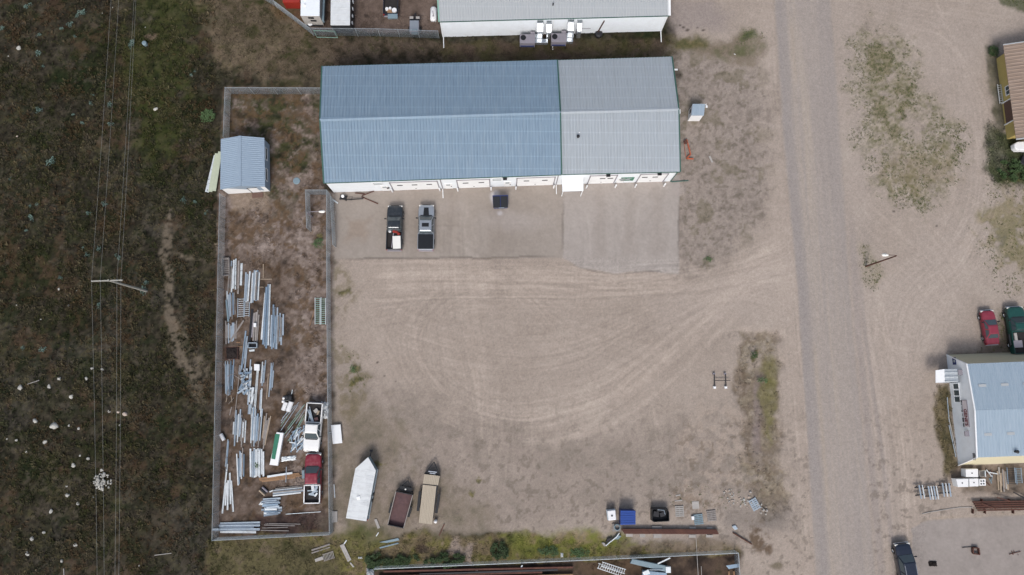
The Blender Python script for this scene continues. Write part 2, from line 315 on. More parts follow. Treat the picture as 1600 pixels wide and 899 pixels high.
# grass strip above the bottom fence
gs = pm([(480, 842), (560, 842), (640, 836), (760, 842), (860, 832), (935, 832), (1000, 842), (1150, 850), (1150, 868), (580, 892), (560, 920), (330, 920), (330, 846)], 9, 18)
put(.9*gs, mixc(stretch(.5*nB+.5*nC), (84, 78, 50), (118, 104, 82), (102, 98, 54), (130, 114, 98)))
put(.75*pm([(780, 838), (930, 826), (990, 845), (930, 866), (800, 872)], 10, 14), mixc(stretch(.6*nC+.4*nB), (70, 80, 34), (104, 110, 46), (128, 114, 82)))
put(.6*pm([(545, 812), (600, 830), (620, 845), (540, 870), (520, 840)], 10, 14), mixc(stretch(nC), (78, 84, 44), (110, 102, 72)))
put(.9*(ell(733, 868, 9, 17, .4, 14)+ell(714, 855, 10, 16, .5, 14)).clip(0, 1), (142, 128, 118))
put(.7*pm([(1010, 845), (1150, 840), (1155, 860), (1010, 868)], 7, 12), (128, 114, 100))
put(.95*pm([(586, 891), (1156, 866), (1160, 1100), (560, 1100)], 3, 6), mixc(stretch(.5*nB+.5*nC), (34, 30, 28), (60, 50, 44), (84, 70, 60), (56, 52, 38)))
put(.5*ell(955, 886, 45, 14, .5, 16), (92, 74, 56))
put(.75*pm([(330, 848), (480, 850), (520, 862), (560, 920), (330, 920)], 8, 16), mixc(stretch(.5*nB+.5*nC), (52, 54, 34), (80, 76, 54), (98, 86, 74)))
# right side island of weeds
isl = pm([(1325, 60), (1345, 38), (1400, 45), (1432, 80), (1440, 130), (1475, 170), (1505, 210), (1512, 250), (1480, 300), (1450, 330), (1400, 325), (1355, 290), (1330, 220), (1322, 140)], 14, 26)
put(isl*.75*sst(.36, .6, .5*nG+.5*nB), mixc(stretch(.3*nB+.3*nC+.4*nD, 2.6), (80, 84, 50), (106, 103, 76), (140, 131, 114), (162, 151, 141)))
put(.6*pm([(1345, 60), (1385, 70), (1430, 110), (1425, 190), (1390, 240), (1365, 150)], 16, 30)*sst(.4, .6, .5*nC+.5*nB), mixc(stretch(nD), (72, 74, 38), (102, 94, 58)))
put(.4*pm([(1385, 240), (1500, 235), (1490, 290), (1420, 305), (1380, 280)], 12, 26), mixc(stretch(nC), (108, 96, 64), (128, 116, 92)))
gr2 = pm([(1540, 190), (1562, 200), (1600, 225), (1640, 240), (1640, 300), (1560, 290), (1540, 255)], 7, 12)
put(.92*gr2, mixc(stretch(nC), (28, 40, 20), (48, 60, 28), (60, 66, 40)))
put(.85*pm([(1541, 70), (1560, 70), (1562, 120), (1572, 200), (1556, 210), (1546, 140)], 4, 8), mixc(stretch(nC), (44, 50, 30), (84, 80, 56)))
put(.7*pm([(1520, 330), (1560, 300), (1700, 290), (1700, 420), (1600, 440), (1540, 380)], 18, 30)*sst(.36, .55, .5*nC+.5*nB), mixc(stretch(nC), (70, 72, 40), (104, 98, 60), (128, 116, 92)))
put(.8*pm([(1490, 562), (1700, 540), (1700, 480), (1560, 485), (1555, 540), (1490, 550)], 7, 10)*.9, mixc(stretch(nC), (62, 54, 42), (96, 82, 70), (58, 62, 38)))
put(.9*pm([(1464, 600), (1482, 600), (1500, 735), (1478, 745), (1466, 700), (1455, 640)], 5, 8), mixc(stretch(nC), (52, 52, 28), (80, 72, 44), (100, 90, 66)))
put(.8*pm([(1497, 728), (1700, 722), (1700, 775), (1510, 770), (1480, 745)], 6, 8), mixc(stretch(nC), (58, 50, 42), (90, 78, 66), (110, 96, 84)))
put(.75*pm([(1545, -40), (1700, -40), (1700, 25), (1600, 18), (1560, 6)], 5, 10), (58, 68, 38))
put(.55*pm([(1345, 380), (1358, 385), (1378, 430), (1372, 450), (1350, 445)], 7, 10), (128, 120, 96))
# wheel tracks over the lot
T = []
def fam(n, pts, j, w, a):
    for i in range(int(n*2.6)):
        s = RG.randn()*j*1.35; T.append(([(x+s*dx+RG.randn()*j*.25, y+s*dy+RG.randn()*j*.25) for x, y, dx, dy in pts], w*(.25+.5*RG.rand()), a*.85*(.4+RG.rand())*(1 if RG.rand() < .58 else -.9)))
fam(26, [(1250, 395, .2, 1.6), (1160, 425, .3, 1), (1050, 445, 0, 1), (900, 452, 0, 1.2), (700, 450, 0, 1.3), (560, 455, 0, 1.6)], 12, 3, .12)
fam(15, [(1255, 410, 0, 1.8), (1190, 430, .3, 1), (1110, 490, .7, .8), (1010, 570, .9, .9), (930, 625, .5, 1.2), (800, 650, .2, 1.4), (700, 610, -.9, 1), (655, 530, -1.3, 0), (700, 465, -.8, -.8), (800, 445, 0, -1)], 15, 3, .11)
fam(14, [(700, 380, .6, .6), (800, 440, .6, .8), (900, 520, 0, 1), (1050, 560, 0, 1.2)], 22, 3, .07)
fam(14, [(560, 440, .6, 1), (600, 560, 1, .4), (680, 660, .8, -.8), (800, 720, .2, -1)], 20, 3, .06)
fam(20, [(1245, 470, 0, 1.5), (1130, 460, .2, 1), (1000, 510, .4, 1), (880, 560, .4, 1.2), (740, 560, 0, 1.5), (600, 520, 0, 2)], 16, 3, .1)
fam(16, [(1260, 350, 0, 1), (1220, 400, .7, .7), (1100, 425, .3, 1), (950, 440, 0, 1), (850, 425, 0, 1)], 9, 3, .12)
fam(22, [(700, 300, 1, 0), (705, 450, 1, 0), (730, 600, 1, 0), (750, 760, 1, 0)], 30, 3, .07)
fam(14, [(960, 300, 1, 0), (955, 420, 1, 0), (930, 560, 1, 0)], 40, 3, .07)
fam(12, [(770, 590, 1, 0), (765, 700, 1, 0), (755, 800, 1, 0)], 12, 3, .1)
fam(8, [(1000, 620, 1, 0), (1010, 680, 1, 0), (1020, 760, 1, 0)], 14, 3, .1)
fam(24, [(1420, 30, 0, 1), (1480, 60, .3, 1), (1530, 160, 1, 0), (1540, 300, 1, 0), (1500, 400, 1, .3), (1430, 480, 1, .6), (1400, 600, 1, 0)], 14, 3, .1)
fam(22, [(1325, 300, 1, -.6), (1380, 360, 1, -.7), (1450, 420, .8, -.9), (1500, 500, 1, -.3)], 16, 3, .09)
fam(20, [(1350, 480, .4, 1), (1400, 540, .5, 1), (1450, 530, 0, 1), (1480, 450, 1, 0)], 18, 3, .09)
fam(18, [(1320, -20, 0, 1), (1450, 15, 0, 1), (1600, 40, 0, 1)], 14, 3, .1)
fam(30, [(1345, 420, 1, 0), (1372, 560, 1, 0), (1390, 700, 1, 0), (1400, 899, 1, 0)], 13, 3, .1)
fam(22, [(1225, 430, 1, 0), (1238, 600, 1, 0), (1250, 750, 1, 0), (1262, 899, 1, 0)], 8, 3, .1)
fam(12, [(1205, 20, 1, 0), (1213, 150, 1, 0), (1228, 330, 1, 0)], 5, 3, .09)
TR = strokes(T, 0)*.6
T = []
fam(9, [(1250, 395, .2, 1.6), (1160, 425, .3, 1), (1050, 445, 0, 1), (900, 452, 0, 1.2), (700, 450, 0, 1.3), (560, 455, 0, 1.6)], 9, 14, .06)
fam(8, [(1255, 410, 0, 1.8), (1190, 430, .3, 1), (1110, 490, .7, .8), (1010, 570, .9, .9), (930, 625, .5, 1.2), (820, 660, .2, 1.4)], 11, 14, .07)
fam(6, [(1245, 470, 0, 1.5), (1130, 460, .2, 1), (1000, 510, .4, 1), (880, 560, .4, 1.2), (740, 560, 0, 1.5)], 14, 14, .06)
fam(5, [(700, 320, 1, 0), (705, 450, 1, 0), (730, 600, 1, 0), (750, 760, 1, 0)], 16, 14, .05)
TR = TR*1.25+strokes(T, 3)*1.3
C *= (1+np.clip(np.where(TR > 0, TR*.8, TR*.5)*(.35+1.1*stretch(nF, 1.6)), -.16, .26)*lot*(1-.8*isl)*(1-.6*gv))[..., None]
big = strokes([([(1240, 432), (1170, 445), (1100, 500), (1040, 560), (960, 635), (900, 680), (850, 700)], 5, .13), ([(1236, 448), (1180, 462), (1120, 520), (1060, 585), (990, 640), (930, 675), (860, 690), (800, 690)], 4, .15), ([(652, 515), (668, 480), (720, 455), (760, 455)], 12, -.10), ([(655, 520), (680, 512), (720, 505), (790, 520), (800, 550)], 6, -.08), ([(1210, 360), (1170, 400), (1110, 425), (1050, 432)], 4, -.14)], 2)
C *= (1+big)[..., None]
put(.4*pm([(1240, 380), (1250, 520), (1130, 500), (1040, 520), (1000, 470), (1100, 440), (1190, 400)], 30, 30), (164, 152, 143))
put(.35*pm([(1400, 20), (1560, 40), (1540, 280), (1480, 560), (1380, 640), (1360, 440), (1520, 320), (1510, 190)], 40, 40)*(1-isl), (163, 152, 144))
# road
RL = [(-900, 1135), (0, 1210), (225, 1225), (449, 1246), (674, 1261), (899, 1275), (1400, 1305)]; RR = [(-900, 1190), (0, 1297), (300, 1318), (449, 1327), (524, 1332), (699, 1349), (899, 1367), (1400, 1412)]
rl = np.interp(PY, *zip(*RL)); rr = np.interp(PY, *zip(*RR)); ru = (PX+3*wx-rl)/(rr-rl)
rm = sst(-.03, .03, ru)*(1-sst(.96, 1.06, ru))
u2 = ru+.05*(fbm(GY, GX, 30, 3, 301)-.5)
lane = vnoise(u2*60, GY/9, 1.0, 311)*.3+vnoise(u2*26, GY/16, 1.0, 312)*.3+vnoise(u2*7, GY/30, 1.0, 313)*.4
rc = mixc(stretch(lane, 1.3), (144, 135, 129), (149, 140, 134), (154, 144, 136), (160, 149, 138))
put(rm, rc)
put(rm*.5*(1-sst(.02, .18, np.abs(u2-.08))), (136, 130, 128)); put(rm*.45*(1-sst(.01, .06, np.abs(u2-.27+.02*np.sin(GY*.09))))*sst(.3, .6, vnoise(GY, GX*0, 9, 77)), (160, 147, 133)); put(rm*.2*(1-sst(.04, .2, np.abs(u2-.86))), (138, 131, 128))
put(.55*(1-sst(.03, .1, np.abs(ru-1.12-.0*PY)))*sst(300, 420, PY)*sst(-1, 0, PX), (126, 119, 118)); put(.5*(1-sst(.02, .06, np.abs(ru-1.22-.12*sst(400, 800, PY))))*sst(380, 480, PY), (124, 117, 116))
put(.45*sst(-.62, -.3, ru+.12*wX)*(1-sst(-.06, .0, ru))*sst(.3, .6, .5*nG+.5*nB), (164, 151, 141)); put(.35*sst(1.0, 1.06, ru)*(1-sst(1.3, 1.7, ru+.12*wX)), (160, 149, 141))
put(.5*sst(.60, .68, fbm(GX, GY, .7, 3, 401))*pm([(1040, 690), (1160, 640), (1170, 800), (1040, 800)], 20, 30), (104, 92, 80)); put(.55*sst(.63, .70, fbm(GX, GY, .6, 3, 411))*np.clip(lot-isl-rm*1.0, 0, 1)*sst(560, 760, PY), (108, 99, 90)); put(.5*sst(.62, .70, fbm(GX, GY, .5, 3, 421))*np.clip(gv+.5*isl, 0, 1), (84, 78, 66))
# driveway stains, oil drips, chalk spill
for cx, cy, r in ((590, 566, 2.2), (601, 587, 1.6), (618, 597, 1.4), (652, 612, 1), (1090, 44, 2), (1100, 49, 2.4), (572, 352, 5), (735, 325, 3), (1062, 40, 2.2), (1068, 43, 2.5), (1074, 48, 3), (672, 742, 3), (1420, 880, 3), (572, 25, 4), (662, 858, 9), (1396, 330, 2), (1465, 352, 2)):
    put(.75*ell(cx, cy, r, r*.7, .5, 3), (58, 50, 46))
put(.6*ell(655, 852, 9, 11, .4, 8), (72, 60, 50))
# ---------------------------------------------------------------- ground sheet, road and paved aprons
put(.55*pm([(768, 300), (776, 303), (770, 316), (762, 322)], 2, 5), (190, 186, 184))
paved = pm([(523, 296), (880, 286), (1062, 280), (1062, 428), (1010, 424), (960, 428), (905, 418), (880, 403), (523, 405)], 2, 1)
padL = mixc(stretch(.4*nA+.35*nB+.25*nC, 1.8), (137, 128, 120), (146, 137, 129), (152, 143, 136))
padR = mixc(stretch(.4*nA+.35*nB+.25*nC, 1.8), (148, 140, 134), (154, 146, 140), (160, 152, 146))
pl = pm([(523, 290), (880, 280), (880, 403), (523, 405)], 1.5, 1); pr = pm([(880, 280), (1062, 274), (1061, 428), (1010, 424), (960, 428), (905, 418), (880, 403)], 1.5, 2)
tr2 = (1+np.clip(TR, -.2, .25)*.8)[..., None]
put(pl, padL*tr2); put(pr, padR*tr2)
put(.5*pm([(545, 343), (580, 340), (575, 372), (545, 378)], 8, 12), (134, 118, 104))
for x in (700, 770, 930, 975, 1020, 640): put(.16*pm([(x, 296), (x+16, 296), (x+20, 400), (x-2, 400)], 8, 10), (118, 106, 96))
put(.42*strokes([([(880, 300), (880, 350), (881, 403)], 1.6, 1), ([(523, 405), (700, 404), (880, 402)], 1.6, 1), ([(882, 403), (905, 418), (960, 428), (1010, 424), (1061, 429)], 1.6, .8), ([(1061, 300), (1061, 429)], 1.6, .9), ([(620, 354), (880, 352)], .8, .2)], 0).clip(0, 1), (66, 59, 53))
put(.75*np.clip(ell(773, 310, 7, 9, .6, 5)+ell(781, 333, 4, 3, .6, 4)*.7, 0, 1), (200, 197, 200))
put(.35*ell(805, 345, 45, 14, .8, 8), (166, 158, 154))
put(.5*ell(1060, 296, 12, 8, .4, 6), (160, 150, 144))
pb = pm([(1424, 826), (1448, 813), (1520, 808), (1700, 800), (1700, 1000), (1432, 1000)], 1.5, 3)
put(pb, mixc(stretch(.5*nB+.5*nC, 1.6), (134, 127, 122), (144, 136, 131), (150, 142, 137)))
put(.4*strokes([([(1424, 826), (1448, 813), (1520, 808), (1700, 800)], 2.5, .9)], 1), (166, 150, 132))
C[:] = np.clip(C, .004, .9)
field = sst(345, 325, PX)
rough = np.clip(field+.8*cp+.9*gs+dt+.7*isl+gr2+.6*pm([(340, 0), (1060, 60), (1060, 110), (500, 128), (340, 128)], 8, 10), 0, 1)*(1-lot*(1-np.clip(isl+dt, 0, 1)))
GZ = (rough*((nC-.5)*.16+(nD-.5)*.07+(nB-.5)*.1))-.22*blur(dt, 10)
GZ = np.minimum(GZ, .12); GZ *= (sst(700, 60, np.hypot(GX, GY)))
flat = np.clip(sst(-.25, -.05, ru)*(1-sst(1.1, 1.3, ru)) + blur(paved, 4) + pb, 0, 1); GZ *= 1-flat
pad_mat = colmat('paved_dust', 'Col', grain=((3.5, .05), (20, .06)), bump=.15)
ground_mat = colmat('soil_gravel_grass', 'Col', grain=((9, .15), (3.5, .09), (24, .12)), bump=.6, voro=.08)
def gridmesh(name, X, Y, Z, CC, m):
    nx, ny = X.shape; me = bpy.data.meshes.new(name); me.vertices.add(nx*ny)
    me.vertices.foreach_set('co', np.stack([X, Y, Z], -1).astype(np.float32).ravel())
    i = np.arange(nx*ny).reshape(nx, ny); q = np.stack([i[:-1, :-1], i[1:, :-1], i[1:, 1:], i[:-1, 1:]], -1).reshape(-1, 4)
    me.loops.add(q.size); me.loops.foreach_set('vertex_index', q.ravel().astype(np.int32)); me.polygons.add(len(q))
    me.polygons.foreach_set('loop_start', (np.arange(len(q))*4).astype(np.int32)); me.update(calc_edges=True)
    me.polygons.foreach_set('use_smooth', np.ones(len(q), bool))
    a = me.color_attributes.new('Col', 'FLOAT_COLOR', 'POINT'); a.data.foreach_set('color', np.concatenate([CC, np.ones(CC.shape[:2]+(1,))], -1).astype(np.float32).ravel())
    me.materials.append(m); o = bpy.data.objects.new(name, me); COL.objects.link(o); return o
tag(gridmesh('ground', GX, GY, GZ, C, ground_mat), kind='structure')
def bil(A, X, Y):
    fx = np.clip((X-ax[NE])/STEP, -NE+.01, None)+NE; fy = np.clip((Y-ay[NE])/STEP, -NE+.01, None)+NE
    fx = np.clip(fx, NE, A.shape[0]-NE-2); fy = np.clip(fy, NE, A.shape[1]-NE-2); i = fx.astype(int); j = fy.astype(int); a = fx-i; b = fy-j
    if A.ndim == 3: a = a[..., None]; b = b[..., None]
    return (A[i, j]*(1-a)+A[i+1, j]*a)*(1-b)+(A[i, j+1]*(1-a)+A[i+1, j+1]*a)*b
def strip(name, L, Rr, nu, nv, z, ymin, ymax):
    ys = np.linspace(ymin, ymax, nv); l = np.interp(ys, *zip(*L)); r = np.interp(ys, *zip(*Rr))
    l = l+1.6*(vnoise(ys, ys*0+3, 14, 9)-.5); r = r+1.6*(vnoise(ys, ys*0+9, 14, 10)-.5)
    t = np.linspace(0, 1, nu)[:, None]; px = l[None]*(1-t)+r[None]*t; py = np.repeat(ys[None], nu, 0)
    d = np.stack([(px-800)/FPX, (449.5-py)/FPX, -np.ones_like(px)], -1) @ CRn.T; k = -CAMH/d[..., 2]; X = d[..., 0]*k; Y = d[..., 1]*k
    return tag(gridmesh(name, X, Y, np.full_like(X, z), bil(C, X, Y), ground_mat), kind='structure')
C *= (1+.07*(RG.rand(*GX.shape)-.5)+.10*(nD-.5)+.10*(vnoise(GX,GY,.22,71)-.5))[..., None]
bpy.data.objects['ground'].data.color_attributes['Col'].data.foreach_set('color', np.concatenate([C, np.ones(C.shape[:2]+(1,))], -1).astype(np.float32).ravel())
strip('road', [(y, x) for y, x in RL], [(y, x) for y, x in RR], 70, 900, .004, -420, 1150)
def quadpave(name, pts, n, m, z):
    a, b, c, d = [np.array(M(*p)) for p in pts]; u = np.linspace(0, 1, n)[:, None, None]; v = np.linspace(0, 1, m)[None, :, None]
    P = (a*(1-u)+b*u)*(1-v)+(d*(1-u)+c*u)*v
    return tag(gridmesh(name, P[..., 0], P[..., 1], np.full(P.shape[:2], z), bil(C, P[..., 0], P[..., 1]), pad_mat), kind='structure')
quadpave('pavement', [(524, 297), (879.5, 287), (880, 402.5), (524, 404.5)], 220, 75, .005)
quadpave('pavement', [(880.5, 287), (1061, 280), (1060, 404), (881, 402.5)], 120, 80, .005)
quadpave('pavement', [(1450, 813), (1640, 803), (1700, 930), (1432, 930)], 120, 90, .005)

# ---------------------------------------------------------------- grass and weeds as ground cover
def cover(name, pts, sizes, cols, blades, lift, label, m, cat):
    n = len(pts); k = blades; ang = RG.rand(n, k)*6.283; ln = sizes[:, None]*(.5+.7*RG.rand(n, k)); w = sizes[:, None]*.16*(.6+RG.rand(n, k))
    up = lift*ln*(.4+.9*RG.rand(n, k)); base = np.repeat(pts[:, None, :], k, 1)+np.concatenate([(RG.rand(n, k, 2)-.5)*sizes[:, None, None]*.6, np.zeros((n, k, 1))], -1)
    d = np.stack([np.cos(ang), np.sin(ang), np.zeros_like(ang)], -1); p = np.stack([-np.sin(ang), np.cos(ang), np.zeros_like(ang)], -1)
    tip = base+d*ln[..., None]; tip[..., 2] += up; mid = base+d*(ln*.55)[..., None]; mid[..., 2] += up*.8
    V = np.stack([base-p*w[..., None]*.4, mid-p*w[..., None], tip, mid+p*w[..., None]], 2).reshape(-1, 3)
    br = (.7+.6*RG.rand(n, k, 1)); cc = cols[:, None, :]*br; CC = np.repeat(cc.reshape(-1, 3), 4, 0)
    me = bpy.data.meshes.new(name); me.vertices.add(len(V)); me.vertices.foreach_set('co', V.astype(np.float32).ravel())
    q = np.arange(len(V)).reshape(-1, 4); me.loops.add(q.size); me.loops.foreach_set('vertex_index', q.ravel().astype(np.int32)); me.polygons.add(len(q))
    me.polygons.foreach_set('loop_start', (np.arange(len(q))*4).astype(np.int32)); me.update(calc_edges=True)
    a = me.color_attributes.new('Col', 'FLOAT_COLOR', 'POINT'); a.data.foreach_set('color', np.concatenate([CC, np.ones((len(CC), 1))], -1).astype(np.float32).ravel())
    me.materials.append(m); o = bpy.data.objects.new(name, me); COL.objects.link(o); return tag(o, label, cat, None, 'stuff')
grass_mat = colmat('grass_blades', 'Col', rough=.8, grain=((3, .12),), bump=0, spec=.1)
inner = (slice(NE, -NE), slice(NE, -NE))
def scatter(mask, n):
    w = np.clip(mask[inner], 0, None).ravel(); c = np.cumsum(w); r = RG.rand(n)*c[-1]; i = np.searchsorted(c, r)
    X = GX[inner].ravel()[i]+(RG.rand(n)-.5)*STEP; Y = GY[inner].ravel()[i]+(RG.rand(n)-.5)*STEP; Z = GZ[inner].ravel()[i]
    return np.stack([X, Y, Z-.01], -1), C[inner].reshape(-1, 3)[i]
inview = (PX > -90)*(PX < 1690)*(PY > -90)*(PY < 990)
shedm = pm([(343, 212), (424, 212), (424, 302), (343, 302)], 1, 0)
mk = inview*field*(.25+sst(.4, .62, nB))*(1-np.clip(star+sc*1.5, 0, 1))
pts, cg = scatter(mk, 30000)
pal = np.array([lin(*c) for c in ((38, 46, 22), (58, 64, 30), (80, 74, 48), (54, 50, 42), (98, 90, 68), (40, 46, 26), (84, 66, 46))])
hue = pal[(np.clip(vnoise(pts[:, 0], pts[:, 1], 3.0, 77)*1.1+RG.randn(len(pts))*.2, 0, .999)*7).astype(int)]
cover('grass', pts, .16+.26*RG.rand(len(pts))**2, .42*hue+.55*cg, 6, .6, 'dark dry grass tufts covering the field left of the chain-link fence', grass_mat, 'grass')
mk = inview*(np.clip(cp*sst(.5, .6, nB)*.5+gs*.8+.9*dt*sst(.45, .6, nC)*.6+gr2*2+pm([(340, 0), (1060, 60), (1060, 100), (500, 125), (340, 128)], 6, 8)*.7+pm([(1464, 600), (1482, 600), (1500, 735), (1478, 745), (1455, 640)], 5, 8), 0, 2))*(1-shedm)*(1-lot*(1-np.clip(dt+gr2+1.0*(PX > 1460), 0, 1)))
pts, cg = scatter(mk, 15000)
cover('grass', pts, .1+.2*RG.rand(len(pts))**2, cg*1.05, 6, .5, 'patchy olive and brown grass along the fences and between the buildings', grass_mat, 'grass')
wm = inview*(isl*(.05+1.2*sst(.45, .6, .6*nC+.4*nB))+.8*pm([(1392, 305), (1440, 300), (1470, 320), (1440, 335), (1400, 325)], 6, 10)+2*ell(1500, 225, 10, 26, .6, 12)+1.2*pm([(1345, 380), (1352, 382), (1378, 425), (1370, 452), (1350, 445)], 5, 6)
     + .8*pm([(1515, 370), (1560, 340), (1640, 330), (1640, 460), (1560, 460), (1540, 420)], 12, 20)*sst(.45, .6, nC)+.9*ell(1172, 54, 22, 10, .5, 12)+.7*pm([(545, 540), (580, 560), (570, 620), (545, 610)], 8, 16)*sst(.5, .6, nC)
     + .5*pm([(1490, 562), (1600, 552), (1640, 480), (1560, 485), (1555, 540)], 5, 8)+1.2*pm([(1545, -40), (1600, -20), (1620, 20), (1575, 8)], 5, 8)+.4*pm([(1545, 280), (1640, 280), (1640, 320), (1540, 310)], 10, 16)+.12*pm([(1050, 760), (1200, 760), (1200, 800), (1050, 800)], 10, 10))
pts, cg = scatter(wm, 9000)
wc = np.array([lin(*c) for c in ((58, 76, 36), (76, 90, 46), (104, 104, 62), (66, 72, 42))])[RG.randint(0, 4, len(pts))]
cover('weeds', pts, (.05+.13*RG.rand(len(pts))**2), wc*.75+cg*.15, 6, .35, 'small green weeds scattered over the pale gravel right of the road', grass_mat, 'weeds')
# ---------------------------------------------------------------- object materials
mat('white_wall', (.76, .80, .84), .55, var=.05, scale=1.5, dirt=(.56, .55, .52), dirta=.22)
mat('white_panel', (.78, .79, .80), .45, var=.05, scale=2, dirt=(.55, .5, .45), dirta=.2)
mat('blue_roof', (.205, .28, .355), .42, .25, var=.13, scale=1.2, stretch=(5, .35, 1), seam=.14, dirt=(.31, .38, .44), dirta=.55, dscale=.9)
mat('grey_roof', (.38, .415, .445), .45, .25, var=.07, scale=1.2, stretch=(5, .35, 1), seam=.1, dirt=(.30, .31, .31), dirta=.4, dscale=.8)
mat('pale_roof', (.42, .44, .45), .5, .2, var=.08, scale=1.2, stretch=(5, .35, 1), seam=.05, dirt=(.36, .35, .35), dirta=.4)
mat('steel_blue_roof', (.34, .42, .49), .42, .3, var=.1, scale=1.2, stretch=(5, .35, 1), dirt=(.40, .44, .48), dirta=.45)
mat('shed_blue', (.28, .355, .44), .5, .1, var=.07, scale=2, stretch=(.4, 5, 1))
mat('green_trim', (.035, .10, .08), .5, var=.1)
mat('dark_green', (.03, .16, .10), .5, var=.15)
mat('glass', (.06, .08, .09), .12, var=.05, spec=.6)
mat('pale_glass', (.32, .36, .38), .25, var=.15, spec=.6)
mat('cream_wall', (.56, .51, .36), .6, var=.06, dirt=(.4, .34, .26), dirta=.2)
mat('yellow_wall', (.46, .36, .13), .6, var=.08, dirt=(.3, .24, .12), dirta=.3)
mat('rust_roof', (.27, .20, .155), .7, .1, var=.2, scale=1.0, stretch=(.4, 4, 1), dirt=(.36, .29, .25), dirta=.6)
mat('rust', (.10, .045, .035), .8, .3, var=.3, scale=5, dirt=(.17, .08, .05), dirta=.6)
mat('dark_metal', (.03, .03, .034), .5, .4, var=.2)
mat('black', (.012, .013, .016), .45, var=.2)
mat('rubber', (.02, .02, .021), .85, var=.2)
mat('galvanised', (.44, .51, .57), .36, .55, var=.14, scale=4, dirt=(.30, .33, .36), dirta=.5)
mat('galvanised_blue', (.28, .37, .46), .38, .55, var=.18, scale=4, dirt=(.2, .24, .28), dirta=.5)
mat('white_steel', (.66, .70, .72), .4, .25, var=.1, scale=4, dirt=(.34, .33, .31), dirta=.6)
mat('bright_steel', (.6, .63, .66), .25, .85, var=.12, scale=3)
mat('chain_wire', (.36, .41, .45), .45, .6, var=.1)
mat('fence_pipe', (.50, .55, .58), .4, .6, var=.1)
mat('wood', (.34, .27, .20), .8, var=.2, scale=6, dirt=(.20, .15, .11), dirta=.5)
mat('grey_wood', (.26, .235, .22), .85, var=.22, scale=6, dirt=(.14, .12, .11), dirta=.5)
mat('orange_wood', (.28, .165, .09), .8, var=.2, scale=6, dirt=(.14, .09, .06), dirta=.5)
mat('deck_wood', (.42, .36, .28), .8, var=.12, scale=2, stretch=(8, .5, 1), dirt=(.28, .23, .18), dirta=.5)
mat('rust_deck', (.10, .055, .055), .7, .2, var=.3, scale=1.5, dirt=(.055, .035, .045), dirta=.7)
mat('white_tarp', (.60, .62, .63), .5, var=.06, scale=2, bump=.8, dirt=(.40, .40, .39), dirta=.45)
mat('stone', (.40, .39, .36), .9, var=.2, scale=5, bump=.5, dirt=(.26, .25, .22), dirta=.6)
mat('pink_stone', (.40, .33, .28), .9, var=.2, scale=5, bump=.5, dirt=(.28, .24, .2), dirta=.5)
mat('concrete', (.36, .34, .32), .9, var=.15, scale=4, bump=.3, dirt=(.25, .23, .21), dirta=.5)
mat('grey_paint', (.035, .042, .05), .3, .4, var=.06, coat=.5, dirt=(.17, .16, .15), dirta=.3)
mat('silver_paint', (.32, .35, .39), .3, .4, var=.05, coat=.5)
mat('white_paint', (.76, .76, .75), .35, var=.05, coat=.4, dirt=(.5, .47, .42), dirta=.25)
mat('red_paint', (.20, .015, .03), .4, .1, var=.12, coat=.4, dirt=(.32, .14, .15), dirta=.6)
mat('faded_red_paint', (.22, .025, .045), .45, var=.1, coat=.3, dirt=(.25, .06, .08), dirta=.4)
mat('green_paint', (.008, .06, .05), .4, .1, var=.12, coat=.4, dirt=(.015, .08, .065), dirta=.4)
mat('navy_paint', (.012, .018, .035), .2, .2, var=.05, coat=.8)
mat('blue_lid', (.018, .06, .27), .4, var=.08)
mat('navy_plastic', (.02, .035, .13), .4, var=.1)
mat('red_plastic', (.30, .03, .02), .5, var=.1)
mat('orange_steel', (.40, .10, .045), .6, var=.2, dirt=(.22, .08, .05), dirta=.4)
mat('hvac_grey', (.27, .25, .28), .5, .2, var=.08)
mat('chrome', (.6, .6, .6), .2, .9, var=.03)
mat('lamp_lens', (.75, .74, .7), .2, var=.03)
mat('red_lens', (.3, .01, .01), .3, var=.03)
mat('green_slats', (.22, .38, .32), .6, var=.15)
mat('pale_green', (.46, .50, .38), .6, var=.15, dirt=(.36, .4, .3), dirta=.5)
mat('grey_sheet', (.20, .27, .31), .6, .2, var=.15, dirt=(.12, .15, .17), dirta=.5)
mat('pink_sign', (.60, .55, .57), .5, var=.03)
mat('sign_red', (.13, .015, .02), .5, var=.03)
mat('brown_door', (.12, .07, .055), .7, var=.15)
mat('sage_leaf', (.15, .225, .195), .8, var=.3, scale=8)
mat('green_leaf', (.04, .07, .022), .7, var=.4, scale=3)
mat('mid_leaf', (.07, .12, .045), .7, var=.3, scale=6)
mat('bark', (.12, .09, .07), .9, var=.2)
mat('pole_wood', (.30, .29, .26), .85, var=.15, scale=6)
mat('cable', (.36, .36, .34), .5, .3, var=.05)
mat('tank_white', (.74, .74, .75), .4, var=.04, dirt=(.55, .52, .48), dirta=.2)
mat('interior', (.025, .022, .022), .8, var=.3)
mat('char', (.02, .014, .013), .95, var=.4)

